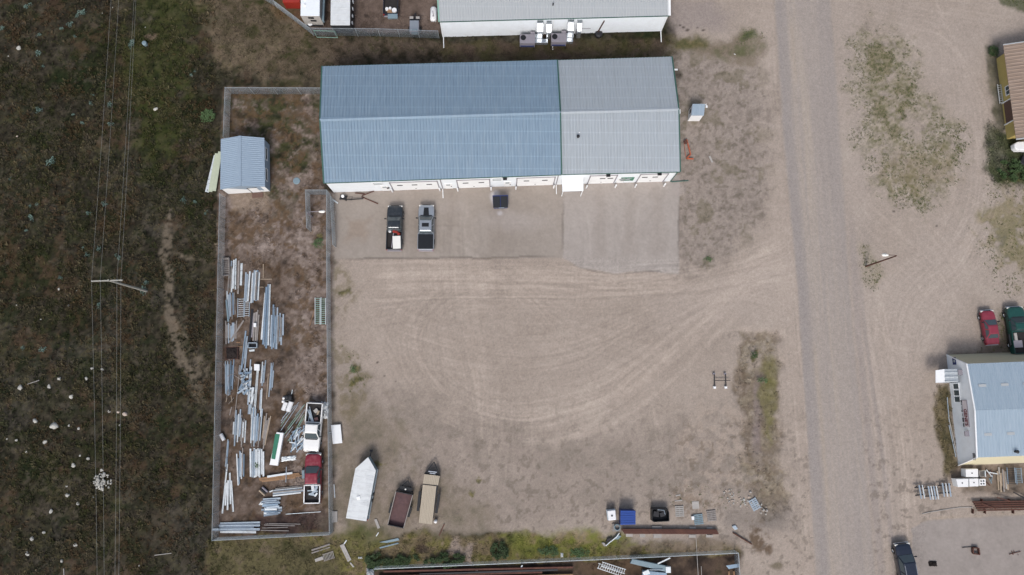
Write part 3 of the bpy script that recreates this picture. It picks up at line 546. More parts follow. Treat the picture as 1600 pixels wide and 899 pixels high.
def nrm2(v): v = Vector((v.x, v.y, 0)); return v.normalized()
class Wall:
    """straight wall from a to b seen from outside on its right-hand side"""
    def __init__(s, a, b): s.a = Vector((a.x, a.y, 0)); s.b = Vector((b.x, b.y, 0)); s.d = nrm2(s.b-s.a); s.n = Vector((s.d.y, -s.d.x, 0)); s.L = (s.b-s.a).length
    def t(s, px, py): return (M(px, py)-s.a).dot(s.d)
    def p(s, t, z, off=0): q = s.a+s.d*t+s.n*off; return Vector((q.x, q.y, z))
    def slab(s, mb, t0, t1, z0, z1, o0, o1):
        return mb.hexa([s.p(t0, z0, o1), s.p(t1, z0, o1), s.p(t1, z0, o0), s.p(t0, z0, o0), s.p(t0, z1, o1), s.p(t1, z1, o1), s.p(t1, z1, o0), s.p(t0, z1, o0)])
def ribbed(mb, e0, e1, r1, r0, sp=.38, h=.05, th=.04, frac=.42):
    """metal sheet from eave e0-e1 up to ridge r0-r1 with standing ribs"""
    n = max(2, int((e1-e0).length/sp)); up = (e1-e0).cross(r0-e0).normalized()
    if up.z < 0: up = -up
    pr = []
    for i in range(n): pr += [(i/n, 0), ((i+1-frac)/n, 0), ((i+1-frac*.7)/n, h), ((i+1-frac*.3)/n, h)]
    pr.append((1, 0)); vs = []; fs = []
    for t, hh in pr:
        for a, b in ((e0, e1), (r0, r1)): vs.append(a.lerp(b, t)+up*(hh+.01))
    k = len(pr)
    for i in range(k-1): fs.append((2*i, 2*i+2, 2*i+3, 2*i+1))
    mb.add(vs, fs); return mb.add([e0-up*th, e1-up*th, r1-up*th, r0-up*th, e0+up*.004, e1+up*.004, r1+up*.004, r0+up*.004], [(0, 3, 2, 1), (0, 1, 5, 4), (1, 2, 6, 5), (3, 0, 4, 7)])
def wallbody(mb, c, z, mids=None, zr=None):
    """vertical walls round the footprint c (4 corners, counter-clockwise), gables if mids"""
    for i in range(4):
        a, b = c[i], c[(i+1) % 4]; A = [(a.x, a.y, -.1), (b.x, b.y, -.1), (b.x, b.y, z), (a.x, a.y, z)]
        if mids and i in mids: q = mids[i]; mb.add([A[0], A[1], A[2], (q.x, q.y, zr), A[3]], [(0, 1, 2, 3, 4)])
        else: mb.add(A, [(0, 1, 2, 3)])
    return mb
def shrink(c, d):
    m = sum(c, Vector())/4; o = []
    for i in range(4):
        p = c[i]; a = (c[(i-1) % 4]-p).normalized(); b = (c[(i+1) % 4]-p).normalized(); o.append(p+a*d+b*d)
    return o
def downspout(parent, O, w, t, ztop, name='downspout', m='white_panel', kick=1.1):
    mb = MB(); mb.bar(w.p(t, ztop, .06), w.p(t, .25, .06), .09, .09); mb.bar(w.p(t, .2, .1), w.p(t, .06, .1+kick), .1, .08); return mb.build(name, m, parent, O)

# ---------------------------------------------------------------- main workshop building
def workshop():
    O = M(787, 300); O.z = 0
    root = thing('workshop_building', 'long metal workshop with blue roof half and grey roof half above white garage doors', 'building', O)
    zl, zr, rl_, rr_ = 4.55, 4.35, 5.95, 5.72
    NW, NM, SM, SW = M(503, 104, zl), M(871, 94, zl), M(877.5, 273, zl), M(506, 286, zl)
    mN, mS = M(871.5, 94.5, zr), M(878.5, 272.5, zr); NEc, SE = M(1050, 89, zr), M(1063, 268.5, zr)
    rW, rM = (NW+SW)/2, (NM+SM)/2; rW.z = rM.z = rl_; qM, rE = (mN+mS)/2, (NEc+SE)/2; qM.z = rE.z = rr_
    f = MB(); c = shrink([SW, SM, NM, NW], .12); a = [Vector((p.x, p.y, 0)) for p in c]; m2 = {1: rM, 3: rW}; wallbody(f, a, zl-.1, m2, rl_-.1); f.build('wall', 'white_wall', root, O)
    f = MB(); c2 = shrink([mS, SE, NEc, mN], .12); a2 = [Vector((p.x, p.y, 0)) for p in c2]; a2[0] = a[1]+nrm2(a[1]-a[0])*.01; a2[3] = a[2]+nrm2(a[1]-a[0])*.01; wallbody(f, a2, zr-.1, {1: rE, 3: qM}, rr_-.1); f.build('wall', 'white_wall', root, O)
    f = MB(); ribbed(f, SW, SM, rM, rW); ribbed(f, NM, NW, rW, rM); f.build('roof', 'blue_roof', root, O)
    f = MB(); ribbed(f, mS, SE, rE, qM); ribbed(f, NEc, mN, qM, rE); f.build('roof', 'grey_roof', root, O)
    for A, B, m in ((rW, rM, 'blue_roof'), (qM, rE, 'grey_roof')):
        g = MB(); n = nrm2(SW-NW)*.28; g.add([A+n+Vector((0, 0, .0)), B+n, B+Vector((0, 0, .085)), A+Vector((0, 0, .085)), A-n, B-n], [(0, 1, 2, 3), (3, 2, 5, 4)]); g.build('ridge_cap', m, root, O)
    for A, B, D in ((SW, rW, NW), (SM, rM, NM), (SE, rE, NEc)):
        g = MB(); dz = Vector((0, 0, -.05)); g.bar(A+dz, B+dz, .16, .24); g.bar(B+dz, D+dz, .16, .24); g.build('verge_trim', 'green_trim', root, O)
    for A, B in ((SW, SM), (mS, SE), (NW, NM), (mN, NEc)):
        g = MB(); g.bar(A+Vector((0, 0, -.1)), B+Vector((0, 0, -.1)), .13, .14); g.build('gutter', 'green_trim', root, O)
    wl, wr = Wall(a[0], a[1]), Wall(a2[0], a2[1])
    def door(w, x0, x1, win):
        t0, t1 = w.t(x0, 298), w.t(x1, 292); d = MB(); n = 4
        for i in range(n): w.slab(d, t0, t1, .02+i*.82, .02+i*.82+.8, .0, .03)
        do = d.build('garage_door', 'white_panel', root, O)
        g = MB(); w.slab(g, t0-.12, t0, 0, 3.45, 0, .07); w.slab(g, t1, t1+.12, 0, 3.45, 0, .07); w.slab(g, t0-.12, t1+.12, 3.32, 3.45, 0, .075); g.build('door_frame', 'hvac_grey', do, O)
        for s in win:
            g = MB(); tt = t0+(t1-t0)*s; w.slab(g, tt-.35, tt+.35, 2.0, 2.28, .03, .05); g.build('door_window', 'dark_metal', do, O)
        g = MB(); w.slab(g, (t0+t1)/2-.1, (t0+t1)/2+.1, .6, .64, .03, .07); g.build('handle', 'dark_metal', do, O)
    door(wl, 616, 686, (.18, .5, .82)); door(wl, 717, 765, (.25, .75)); door(wl, 808, 864, (.25, .75)); door(wr, 919, 958, (.5, .8)); door(wr, 995, 1035, (.2, .6))
    def man(w, x):
        t = w.t(x, 297); d = MB(); w.slab(d, t-.48, t+.48, .05, 2.1, 0, .05); dd = d.build('door', 'white_panel', root, O)
        g = MB(); w.slab(g, t+.3, t+.4, 1.0, 1.1, .05, .11); g.build('handle', 'dark_metal', dd, O)
        g = MB(); w.slab(g, t-.25, t+.25, 1.4, 1.85, .05, .06); g.build('pane', 'pale_glass', dd, O)
    for w, x in ((wl, 604), (wl, 702), (wl, 793), (wr, 893), (wr, 968)): man(w, x)
    def win(w, x, z=2.9, s=.55, h=1.0, m='pale_glass', fm='white_panel'):
        t = w.t(x, 297); g = MB(); w.slab(g, t-s, t+s, z-h/2, z+h/2, 0, .04); o = g.build('window', m, root, O)
        g = MB()
        for z0, z1, t0, t1 in ((z-h/2-.07, z-h/2, t-s-.07, t+s+.07), (z+h/2, z+h/2+.07, t-s-.07, t+s+.07), (z-h/2, z+h/2, t-s-.07, t-s), (z-h/2, z+h/2, t+s, t+s+.07), (z-.03, z+.03, t-s, t+s)): w.slab(g, t0, t1, z0, z1, 0, .08)
        g.build('frame', fm, o, O)
    win(wl, 597, 3.2); win(wl, 777, 3.2); 
    # green framed notice window between the last two doors
    t = wr.t(977, 292); g = MB(); wr.slab(g, t-.85, t+.85, .9, 2.25, 0, .05); gw = g.build('window', 'dark_green', root, O)
    g = MB(); wr.slab(g, t-.25, t+.35, 1.25, 1.75, .05, .06); wr.slab(g, t-.1, t+.5, 1.75, 2.0, .05, .06); wr.slab(g, t-.7, t-.5, .95, 1.15, .05, .06); wr.slab(g, t+.35, t+.55, .95, 1.1, .05, .06); g.build('pane', 'pale_glass', gw, O)
    for w, x in ((wl, 789), (wr, 944), (wr, 1021)):
        t = w.t(x, 296); g = MB(); w.slab(g, t-.25, t+.25, 3.75, 3.95, 0, .35); w.slab(g, t-.2, t+.2, 3.68, 3.75, .05, .3); g.build('wall_lamp', 'dark_metal', root, O)
    t = wl.t(609, 298); g = MB(); wl.slab(g, t-.16, t+.16, 1.2, 1.5, 0, .12); g.build('meter_box', 'dark_metal', root, O)
    for w, x in ((wl, 692), (wl, 869)): 
        t = w.t(x, 295); g = MB(); g.bar(w.p(t, 4.3, .06), w.p(t, .3, .06), .1, .09); o = g.build('downspout', 'hvac_grey', root, O)
        g = MB(); g.bar(w.p(t, .22, .1), w.p(t, .08, 1.3), .1, .08); g.build('spout_end', 'white_panel', o, O)
    t = wr.L-.12; g = MB(); g.tube([wr.p(t, 4.1, .07), wr.p(t, .2, .07), wr.p(t+.3, .1, .1), wr.p(t+2.4, .07, .0)], .06, 8); g.build('downspout', 'green_trim', root, O)
    # entrance canopy
    p0, p1 = M(877.5, 306.5), M(907, 306.5); cz = 2.35; g = MB(); A = wl.p(wl.L-.3, cz+.25, .0)
    t0, t1 = (p0-wr.a).dot(wr.d), (p1-wr.a).dot(wr.d); o0 = (p0-wr.a).dot(wr.n)
    g.hexa([wr.p(t0-.1, cz, o0+.1), wr.p(t1+.1, cz, o0+.1), wr.p(t1+.1, cz+.35, .02), wr.p(t0-.1, cz+.35, .02), wr.p(t0-.1, cz+.12, o0+.1), wr.p(t1+.1, cz+.12, o0+.1), wr.p(t1+.1, cz+.47, .02), wr.p(t0-.1, cz+.47, .02)])
    cn = g.build('canopy', 'concrete', root, O)
    cn.data.materials[0] = MATS['white_wall']
    for q in (p0, p1): g = MB(); g.box((q.x, q.y, cz/2), (.1, .1, cz)); g.build('post', 'white_panel', cn, O)
    # roof fittings and side boxes
    q = M(903, 215, 5.15); g = MB(); g.lathe((q.x, q.y, 4.95), [(.11, 0), (.11, .55), (.2, .56), (.2, .66), (.02, .72)], 10); g.build('roof_vent', 'dark_metal', root, O)
    g = MB(); g.lathe((q.x+.15, q.y+.55, 5.0), [(.07, 0), (.07, .45)], 8); g.build('roof_vent', 'white_panel', root, O)
    for px, py in ((1060, 175), (1056, 109)):
        q = M(px-2, py, 3.6); g = MB(); g.box((q.x+.15, q.y, 3.6), (.45, .5, .4) if py > 150 else (.5, .18, .12)); g.build('vent_hood', 'white_panel', root, O)
    return wl, wr
wl, wr = workshop()
# bollards by the garage doors
bol0 = None
bl = ['left of the widest garage door', 'right of the widest garage door', 'left of the second garage door', 'right of the second garage door', 'left of the third garage door', 'right of the third garage door', 'left of the fourth garage door beside the canopy', 'right of the fourth garage door', 'left of the last garage door on the right', 'right of the last garage door near the corner']
for i, (px, py) in enumerate(((613.5, 300), (687.5, 298), (715.5, 298.5), (767.5, 297), (806, 296), (865, 294), (916, 294), (961, 293), (992, 292.5), (1037, 291))):
    p = M(px, py)
    if bol0 is None:
        g = MB(); g.lathe((0, 0, 0), [(.1, 0), (.1, 1.0), (.075, 1.06), (.02, 1.09)], 12); b = g.build('bollard', 'white_panel', smooth=False); bol0 = b
    else: b = bol0.copy(); COL.objects.link(b)
    b.location = p; tag(b, 'white bollard '+bl[i], 'bollard', 'bollards guarding the garage doors')

# ---------------------------------------------------------------- building at the top edge
def top_building():
    O = M(860, 40); root = thing('metal_warehouse', 'white ribbed metal warehouse with pale roof cut by the top edge of the photo', 'building', O)
    z = 4.1; SW, SE, NEc, NW = M(685.8, 34, z), M(1046, 24.5, z), M(1034, -170, z), M(679, -160, z)
    a = [Vector((p.x, p.y, 0)) for p in shrink([SW, SE, NEc, NW], .1)]; rW, rE = (SW+NW)/2, (SE+NEc)/2; rW.z = rE.z = 5.7
    f = MB(); wallbody(f, a, z-.08, {1: rE, 3: rW}, 5.6)
    w = Wall(a[0], a[1]); n = int(w.L/.32)
    f.build('wall', 'white_wall', root, O)
    f = MB()
    for i in range(n): w.slab(f, w.L*i/n+.03, w.L*i/n+.12, .15, z-.25, 0, .03)
    f.build('wall_cladding', 'white_wall', root, O)
    f = MB(); ribbed(f, SW, SE, rE, rW, .35, .04); ribbed(f, NEc, NW, rW, rE, .35, .04); f.build('roof', 'pale_roof', root, O)
    g = MB(); g.bar(SW+Vector((0, 0, -.07)), SE+Vector((0, 0, -.07)), .12, .14); g.build('gutter', 'green_trim', root, O)
    g = MB(); g.bar(SE, rE, .34, .1); g.bar(rE, NEc, .34, .1); g.build('verge_trim', 'white_panel', root, O)
    g = MB(); g.bar(SW, rW, .2, .12); g.bar(rW, NW, .2, .12); g.build('verge_trim', 'green_slats', root, O)
    downspout(root, O, w, .15, 3.9, kick=1.5); downspout(root, O, w, w.L-.15, 3.9, kick=1.5); downspout(root, O, w, w.t(863, 65), 3.9, kick=2.2)
    g = MB(); t = w.t(900, 55); g.tube([w.p(t, 1.0, .12), w.p(t+.3, 1.4, .12), w.p(t+1.8, 1.4, .12)], .03, 6); w.slab(g, t-.1, t+.15, .1, 1.1, .02, .2); g.build('gas_pipe', 'hvac_grey', root, O)
    q = M(864, 9, 4.5); g = MB(); g.lathe((q.x, q.y, 4.6), [(.1, 0), (.1, .4), (.02, .45)], 8); g.build('roof_vent', 'dark_metal', root, O)
    # rusted exhaust bracket with a dark fan
    t = w.t(935, 56); g = MB(); g.lathe((w.p(t, 0, .35)), [(.5, 0), (.5, .5), (.3, .6), (.1, .62)], 14); o = g.build('wall_fan', 'dark_metal', root, O)
    g = MB(); g.bar(w.p(t-.1, .6, .15), w.p(t+.35, 3.2, .1), .16, .1); g.build('bracket', 'rust', o, O)
    return w
wt = top_building()
def hvac(px, py, label, d):
    """cabinet on a leg frame, two ducts going up the wall; px,py = front left foot"""
    O = M(px, py); r = thing('hvac_unit', label, 'hvac unit', O, 0, 'air handling units behind the warehouse')
    g = MB(); g.box((1.0, .62, 1.35), (2.0, 1.25, 1.1)); c = g.build('cabinet', 'hvac_grey', r, bevel=.03)
    g = MB(); g.lathe((.45, .75, 1.9), [(.36, 0), (.36, .06), (.3, .06), (.28, .01)], 20); f = g.build('fan', 'black', c)
    g = MB(); g.box((1.0, -.02, 1.1), (1.8, .05, .25)); g.build('louvre', 'navy_plastic', c)
    for x in (.05, 1.95):
        for y in (.05, 1.2): g = MB(); g.box((x, y, .4), (.09, .09, .8)); g.build('leg', 'dark_metal', r)
    g = MB(); g.bar((0, .62, .82), (2, .62, .82), 1.25, .06); g.build('stand', 'dark_metal', r)
    g = MB(); g.box((2.85 if d else 2.45, .55, 1.2), (1.7 if d else .9, .55, .6)); g.box((2.5, 1.15, 1.3), (1.0, .6, .6)); g.build('duct', 'bright_steel', r, bevel=.02)
    yw = 1.75
    for x, zt in ((2.6, 3.3), (3.75, 3.2)):
        x = x if d else x-.15
        g = MB(); g.bar((x, 1.2, 1.2), (x, 1.2, zt-.6), .62 if x < 3.2 else .5, .5); g.bar((x, 1.12, zt-.5), (x, 1.95, zt+.05), .75 if x < 3.2 else .6, .55); g.bar((x, 1.9, zt+.1), (x, 2.5, zt+.12), .8 if x < 3.2 else .62, .6); g.build('duct', 'bright_steel', r, bevel=.02)
    g = MB(); g.box((1.7, 1.5, 1.3), (.6, .5, .7)); g.build('return_box', 'hvac_grey', r)
hvac(811.8, 78.5, 'grey air handling unit with longer side duct, left of the two behind the warehouse', 1)
hvac(860, 77, 'grey air handling unit with short side duct, right of the two behind the warehouse', 0)

# ---------------------------------------------------------------- shed, utility box, buildings on the right
def shed():
    O = M(385, 260); root = thing('garden_shed', 'blue-grey gabled shed with white front standing on the left fence line', 'shed', O); z = 2.3
    NW, NEc, SE, SW = M(345.3, 217.5, z), M(413, 215.5, z), M(414, 292, z), M(344.2, 296.5, z)
    c = [Vector((p.x, p.y, 0)) for p in shrink([SW, SE, NEc, NW], .1)]
    m0, m2 = (SW+SE)/2, (NW+NEc)/2; m0.z = m2.z = 3.2; f = MB(); wallbody(f, c, z-.05, {0: m0, 2: m2}, 3.12); f.build('wall', 'shed_blue', root, O)
    f = MB(); ribbed(f, NW, SW, m0, m2, .25, .03); ribbed(f, SE, NEc, m2, m0, .25, .03); f.build('roof', 'shed_blue', root, O)
    g = MB(); g.bar(m0+Vector((0, 0, .02)), m2+Vector((0, 0, .02)), .3, .05); g.build('ridge_cap', 'shed_blue', root, O)
    w = Wall(c[0], c[1]); g = MB(); g.add([w.p(.02, .05, .02), w.p(w.L-.02, .05, .02), w.p(w.L-.02, z-.1, .02), w.p(w.L/2, 3.0, .02), w.p(.02, z-.1, .02)], [(0, 1, 2, 3, 4)]); g.build('front_panel', 'white_panel', root, O)
    g = MB(); w.slab(g, w.L-2.2, w.L-1.1, .1, 2.05, .02, .07); d = g.build('door', 'white_panel', root, O); g = MB(); w.slab(g, w.L-2.28, w.L-2.2, .1, 2.1, .02, .1); w.slab(g, w.L-2.28, w.L-1.02, 2.05, 2.13, .02, .1); g.build('frame', 'dark_metal', d, O)
    g = MB(); w.slab(g, w.L-2.3, w.L-.9, 0, .16, .1, .75); g.build('step', 'brown_door', root, O)
    w = Wall(c[1], c[2])
    for t in (w.L*.28, w.L*.72):
        g = MB(); w.slab(g, t-.75, t+.75, 1.1, 1.75, 0, .03); o = g.build('window', 'glass', root, O); g = MB()
        for z0, z1, a, b in ((1.03, 1.1, -.82, .82), (1.75, 1.82, -.82, .82), (1.1, 1.75, -.82, -.75), (1.1, 1.75, .75, .82)): w.slab(g, t+a, t+b, z0, z1, 0, .07)
        g.build('frame', 'white_panel', o, O)
shed()
def ubox():
    O = M(1084, 184); root = thing('utility_cabinet', 'white box cabin with grey lid standing alone on the gravel', 'utility box', O); z = 2.0
    b = [M(1074.3, 189.5), M(1092.5, 189.5), M(1094, 173.5), M(1076, 173.5)]; f = MB(); wallbody(f, b, z); f.build('wall', 'white_panel', root, O)
    t = [Vector((p.x, p.y, z)) for p in shrink(b, -.05)]; f = MB(); ribbed(f, t[0], t[1], t[2]+Vector((0, 0, .12)), t[3]+Vector((0, 0, .12)), .3, .02); f.build('roof', 'steel_blue_roof', root, O)
    w = Wall(b[3], b[0]); g = MB(); w.slab(g, .3, .8, .8, 1.4, 0, .05); g.build('louvre', 'dark_metal', root, O)
    g = MB(); g.tube([t[2]+Vector((-.1, .0, -.2)), t[2]+Vector((.15, -.1, .3))], .05, 6); g.box((t[2].x+.2, t[2].y-.3, 2.0), (.22, .3, .15)); g.build('bracket', 'white_panel', root, O)
ubox()
def sign_building():
    O = M(1560, 640); root = thing('shop_building', 'white fronted shop with sloping cream sides and blue-grey ribbed roof at the right edge', 'building', O); z = 3.6
    NW, SW = M(1478.7, 554.6), M(1497, 727.5); NEc, SE = M(1672, 547), M(1700, 719.5); d = nrm2(SW-NW)*1.28; up = Vector((0, 0, z))
    tNW, tSW, tNE, tSE = NW+d+up, SW-d+up, NEc+d+up, SE-d+up; rW, rE = (tNW+tSW)/2+Vector((0, 0, .55)), (tNE+tSE)/2+Vector((0, 0, .55))
    f = MB(); f.add([SW, NW, tNW, rW, tSW], [(4, 3, 2, 1, 0)]); f.build('wall', 'white_wall', root, O); f = MB(); f.add([SE, NEc, tNE, rE, tSE], [(0, 1, 2, 3, 4)]); f.build('wall', 'white_wall', root, O)
    f = MB(); f.add([SW, SE, tSE, tSW], [(0, 1, 2, 3)]); f.build('side_wall', 'cream_wall', root, O)
    f = MB(); f.add([NEc, NW, tNW, tNE], [(0, 1, 2, 3)]); f.build('side_wall', 'cream_wall', root, O)
    f = MB(); ribbed(f, tSW, tSE, rE, rW, .36, .045); ribbed(f, tNE, tNW, rW, rE, .36, .045); f.build('roof', 'steel_blue_roof', root, O)
    g = MB()
    for A, B in ((tSW, rW), (rW, tNW), (NW, tNW), (SW, tSW)): g.bar(A+Vector((0, 0, .04)), B+Vector((0, 0, .04)), .16, .1)
    g.build('verge_trim', 'white_panel', root, O)
    wg = Wall(NW, SW)
    for j in (-1, 1):   # translucent roof lights in a row
        for k in range(5):
            A = (rW.lerp(tSW if j > 0 else tNW, .52)); B = (rE.lerp(tSE if j > 0 else tNE, .52)); q = A.lerp(B, .09+.17*k); dx = (rE-rW).normalized(); g = MB(); n = nrm2(SW-NW)*.14
            g.bar(q-dx*.45+Vector((0, 0, .07)), q+dx*.45+Vector((0, 0, .07)), .32, .02); g.build('roof_light', 'pale_roof', root, O)
    q = M(1588.5, 706, 3.9); g = MB(); g.lathe((q.x, q.y, 3.65), [(.16, 0), (.16, .4), (.22, .42), (.03, .5)], 10); g.build('roof_vent', 'black', root, O)
    for tt in (wg.t(1492, 604), wg.t(1493, 614), wg.t(1494, 624)):
        g = MB(); wg.slab(g, tt-.3, tt+.3, .75+.0, 1.75, 0, .03); o = g.build('window', 'glass', root, O); g = MB(); wg.slab(g, tt-.36, tt+.36, .68, .75, 0, .06); wg.slab(g, tt-.36, tt+.36, 1.75, 1.82, 0, .06); g.build('frame', 'white_panel', o, O)
    tt = wg.t(1481, 567); g = MB(); wg.slab(g, tt-.6, tt+.3, 1.1, 1.75, 0, .03); o = g.build('window', 'navy_plastic', root, O); g = MB(); wg.slab(g, tt-.3, tt+.02, 1.3, 1.6, .03, .04); g.build('pane', 'pale_glass', o, O)
    for px, py in ((1480, 583), (1491, 676)):
        tt = wg.t(px, py); g = MB(); wg.slab(g, tt-.3, tt+.3, 2.6, 2.75, 0, .5); wg.slab(g, tt-.24, tt+.24, 2.5, 2.6, .1, .45); g.build('wall_lamp', 'hvac_grey', root, O)
    g = MB(); tt = wg.t(1497, 718)
    for k in range(7): wg.slab(g, tt+.12*k-1.0, tt+.12*k-.94, 3.0, 3.4+.05*(k % 3), 0, .05)
    g.build('notice', 'dark_metal', root, O)
    # sign board
    t0, t1 = wg.t(1484, 625), wg.t(1489, 666); g = MB(); wg.slab(g, t0, t1, 2.15, 3.0, 0, .06); s = g.build('sign_board', 'pink_sign', root, O)
    g = MB(); wg.slab(g, t0, t1, 2.97, 3.02, .0, .08); wg.slab(g, t0, t1, 2.13, 2.18, 0, .08); wg.slab(g, t0, t0+.05, 2.18, 2.97, 0, .08); g.build('sign_frame', 'hvac_grey', s, O)
    cu = bpy.data.curves.new('sign_text', 'FONT'); cu.body = "GENE'S"; cu.size = .78; cu.extrude = .012; cu.offset = .015; tmp = bpy.data.objects.new('tmp', cu); COL.objects.link(tmp)
    me = bpy.data.meshes.new_from_object(tmp.evaluated_get(bpy.context.evaluated_depsgraph_get())); bpy.data.objects.remove(tmp)
    wdt = max(v.co.x for v in me.vertices); sc = (t1-t0)*.62/wdt; X = wg.d; Y = Vector((0, 0, 1)); Zx = X.cross(Y)
    mm = Matrix((( *X, 0), (*Y, 0), (*Zx, 0))).to_3x3(); bt = wg.p(t0+(t1-t0)*.33, 2.32, .075)-O
    for v in me.vertices: q = v.co.copy(); v.co = bt+X*q.x*sc+Y*q.y*.95+Zx*q.z*(1 if Zx.dot(wg.n) > 0 else -1)
    me.materials.clear(); me.materials.append(MATS['sign_red']); o = bpy.data.objects.new('lettering', me); COL.objects.link(o); o.parent = s
    g = MB(); L = t1-t0
    for a, b, z0, z1 in ((.0, .1, 1.82, 1.98), (.12, .2, 1.86, 1.94), (.24, .45, 1.88, 1.93), (.38, .44, 1.8, 1.96), (.5, .62, 1.88, 1.93), (.66, .82, 1.8, 2.0), (.86, 1.0, 1.83, 1.97)): wg.slab(g, t0+L*a, t0+L*b, z0, z1, 0, .03)
    g.build('lettering', 'dark_metal', root, O)
    # entrance porch
    a, b, c, d2 = M(1468, 599), M(1466, 580), M(1484, 579), M(1486, 598)
    f = MB(); wallbody(f, [a, d2, c, b], 2.05); p = f.build('porch', 'white_wall', root, O)
    z2 = 2.1; A, B, C2, D = M(1461.5, 598.5, z2), M(1461.5, 579, z2), M(1475, 577, z2), M(1476, 597.5, z2)
    g = MB(); g.hexa([A, D, C2, B, A+Vector((0, 0, .06)), D+Vector((0, 0, .06)), C2+Vector((0, 0, .06)), B+Vector((0, 0, .06))]); g.build('porch_roof', 'white_panel', p, O)
    g = MB(); E, F = M(1497.5, 597, 2.55), M(1496, 577, 2.55); ribbed(g, C2+Vector((0, 0, .03)), D+Vector((0, 0, .03)), E, F, .4, .07, frac=.5); g.build('porch_roof', 'grey_roof', p, O)
sign_building()
def rust_building():
    O = M(1590, 140); root = thing('yellow_house', 'yellow walled house with rusty brown ribbed roof cut by the right edge of the photo', 'building', O); z = 2.5
    NW, SW = M(1556.8, 92), M(1573, 218); e = nrm2(M(1700, 84)-M(1556.8, 92))*11; NEc, SE = NW+e, SW+e
    f = MB(); rm = (NW+SW)/2
    f = MB(); wallbody(f, [SW, SE, NEc, NW], z); f.build('wall', 'yellow_wall', root, O); w = Wall(NW, SW)
    q = [M(1567.3, 70.5, z), M(1587.5, 218, z)]; q += [q[1]+e, q[0]+e]; mA, mB = (q[0]+q[3])/2+Vector((0, 0, 1.3)), (q[1]+q[2])/2+Vector((0, 0, 1.3))
    f = MB(); ribbed(f, q[0], q[1], mB, mA, .45, .04); ribbed(f, q[2], q[3], mA, mB, .45, .04); f.build('roof', 'rust_roof', root, O)
    g = MB(); g.bar(q[0], mA, .14, .12); g.bar(mA, q[3], .14, .12); g.build('verge_trim', 'pale_roof', root, O); g = MB(); g.bar(q[1], mB, .14, .12); g.build('verge_trim', 'pale_roof', root, O)
    tt = w.t(1564, 148); g = MB(); w.slab(g, tt-.55, tt+.55, 1.0, 1.95, 0, .04); o = g.build('window', 'glass', root, O)
    g = MB()
    for z0, z1, a, b in ((.9, 1.0, -.65, .65), (1.95, 2.05, -.65, .65), (1.0, 1.95, -.65, -.55), (1.0, 1.95, .55, .65), (1.0, 1.95, -.03, .03)): w.slab(g, tt+a, tt+b, z0, z1, 0, .08)
    g.build('frame', 'white_panel', o, O)
    a, b = w.t(1567, 163), w.t(1571, 195); g = MB(); w.slab(g, a, b, .3, 2.2, 0, .03); d = g.build('porch_door', 'brown_door', root, O)
    g = MB(); w.slab(g, a-.12, a, .0, 2.4, 0, .12); w.slab(g, b, b+.12, 0, 2.4, 0, .12); g.build('frame', 'white_panel', d, O)
rust_building()
# ---------------------------------------------------------------- chain-link fences
def fence(name, label, px, h=1.8, sp=.06, post=3.0, cat='fence', group=None, wr_=.0032, topbar=.024):
    P = [M(x, y, h) for x, y in px]; P = [Vector((p.x, p.y, 0)) for p in P]; O = sum(P, Vector())/len(P); root = thing(name, label, cat, O, 0, group)
    V = []; rail = MB(); posts = []
    for i in range(len(P)-1):
        a, b = P[i], P[i+1]; d = b-a; L = d.length; d.normalize(); n = Vector((d.y, -d.x, 0))
        rail.tube([a+Vector((0, 0, h)), b+Vector((0, 0, h))], topbar, 6)
        k = max(1, round(L/post)); posts += [a.lerp(b, j/k) for j in range(k + (1 if i == len(P)-2 else 0))]
        for s in (-1, 1):
            for t in np.arange(-h, L, sp):
                t0, t1, z0, z1 = (t, t+h, .04, h) if s > 0 else (t+h, t, .04, h)
                A = [t0, z0]; B = [t1, z1]
                lo, hi = 0, 1
                if t0 != t1:
                    u0, u1 = (0-t0)/(t1-t0), (L-t0)/(t1-t0); lo, hi = max(0, min(u0, u1)), min(1, max(u0, u1))
                if hi <= lo: continue
                A = (t0+(t1-t0)*lo, z0+(z1-z0)*lo); B = (t0+(t1-t0)*hi, z0+(z1-z0)*hi)
                for u, z in (A, B):
                    c = a+d*u-O
                    for k2 in range(3):
                        an = 2.094*k2; V.append((c.x+n.x*wr_*math.cos(an), c.y+n.y*wr_*math.cos(an), z+wr_*math.sin(an)))
    V = np.array(V, np.float32); m = len(V)//6; base = np.arange(m)[:, None, None]*6; q = np.array([[0, 1, 4, 3], [1, 2, 5, 4], [2, 0, 3, 5]])[None]; Q = (base+q).reshape(-1)
    me = bpy.data.meshes.new('wire_mesh'); me.vertices.add(len(V)); me.vertices.foreach_set('co', V.ravel()); me.loops.add(len(Q)); me.loops.foreach_set('vertex_index', Q.astype(np.int32)); me.polygons.add(len(Q)//4)
    me.polygons.foreach_set('loop_start', (np.arange(len(Q)//4)*4).astype(np.int32)); me.update(calc_edges=True); me.materials.append(MATS['chain_wire']); o = bpy.data.objects.new('wire_mesh', me); COL.objects.link(o); o.parent = root
    rail.build('rail', 'fence_pipe', root, O)
    g = MB(); g.lathe((0, 0, 0), [(.038, -.1), (.038, h+.05), (.015, h+.09)], 7); p0 = g.build('post', 'fence_pipe', root)
    for i, p in enumerate(posts):
        q = p0 if i == 0 else p0.copy()
        if i: COL.objects.link(q); q.parent = root
        q.location = p-O
    return root
fence('chain_link_fence', 'chain-link fence enclosing the storage compound on its left, bottom and right sides', [(343, 303), (331, 845), (514.5, 836), (511.5, 600), (510, 392)], 2.0)
fence('chain_link_fence', 'short chain-link fence running from the shed corner up and along to the blue roof', [(348.5, 214), (351.5, 137), (501, 137.5)], 2.0)
fence('chain_link_fence', 'narrow three sided chain-link pen by the left end of the workshop', [(479, 356), (477, 297), (510, 297), (510, 390)], 2.2)
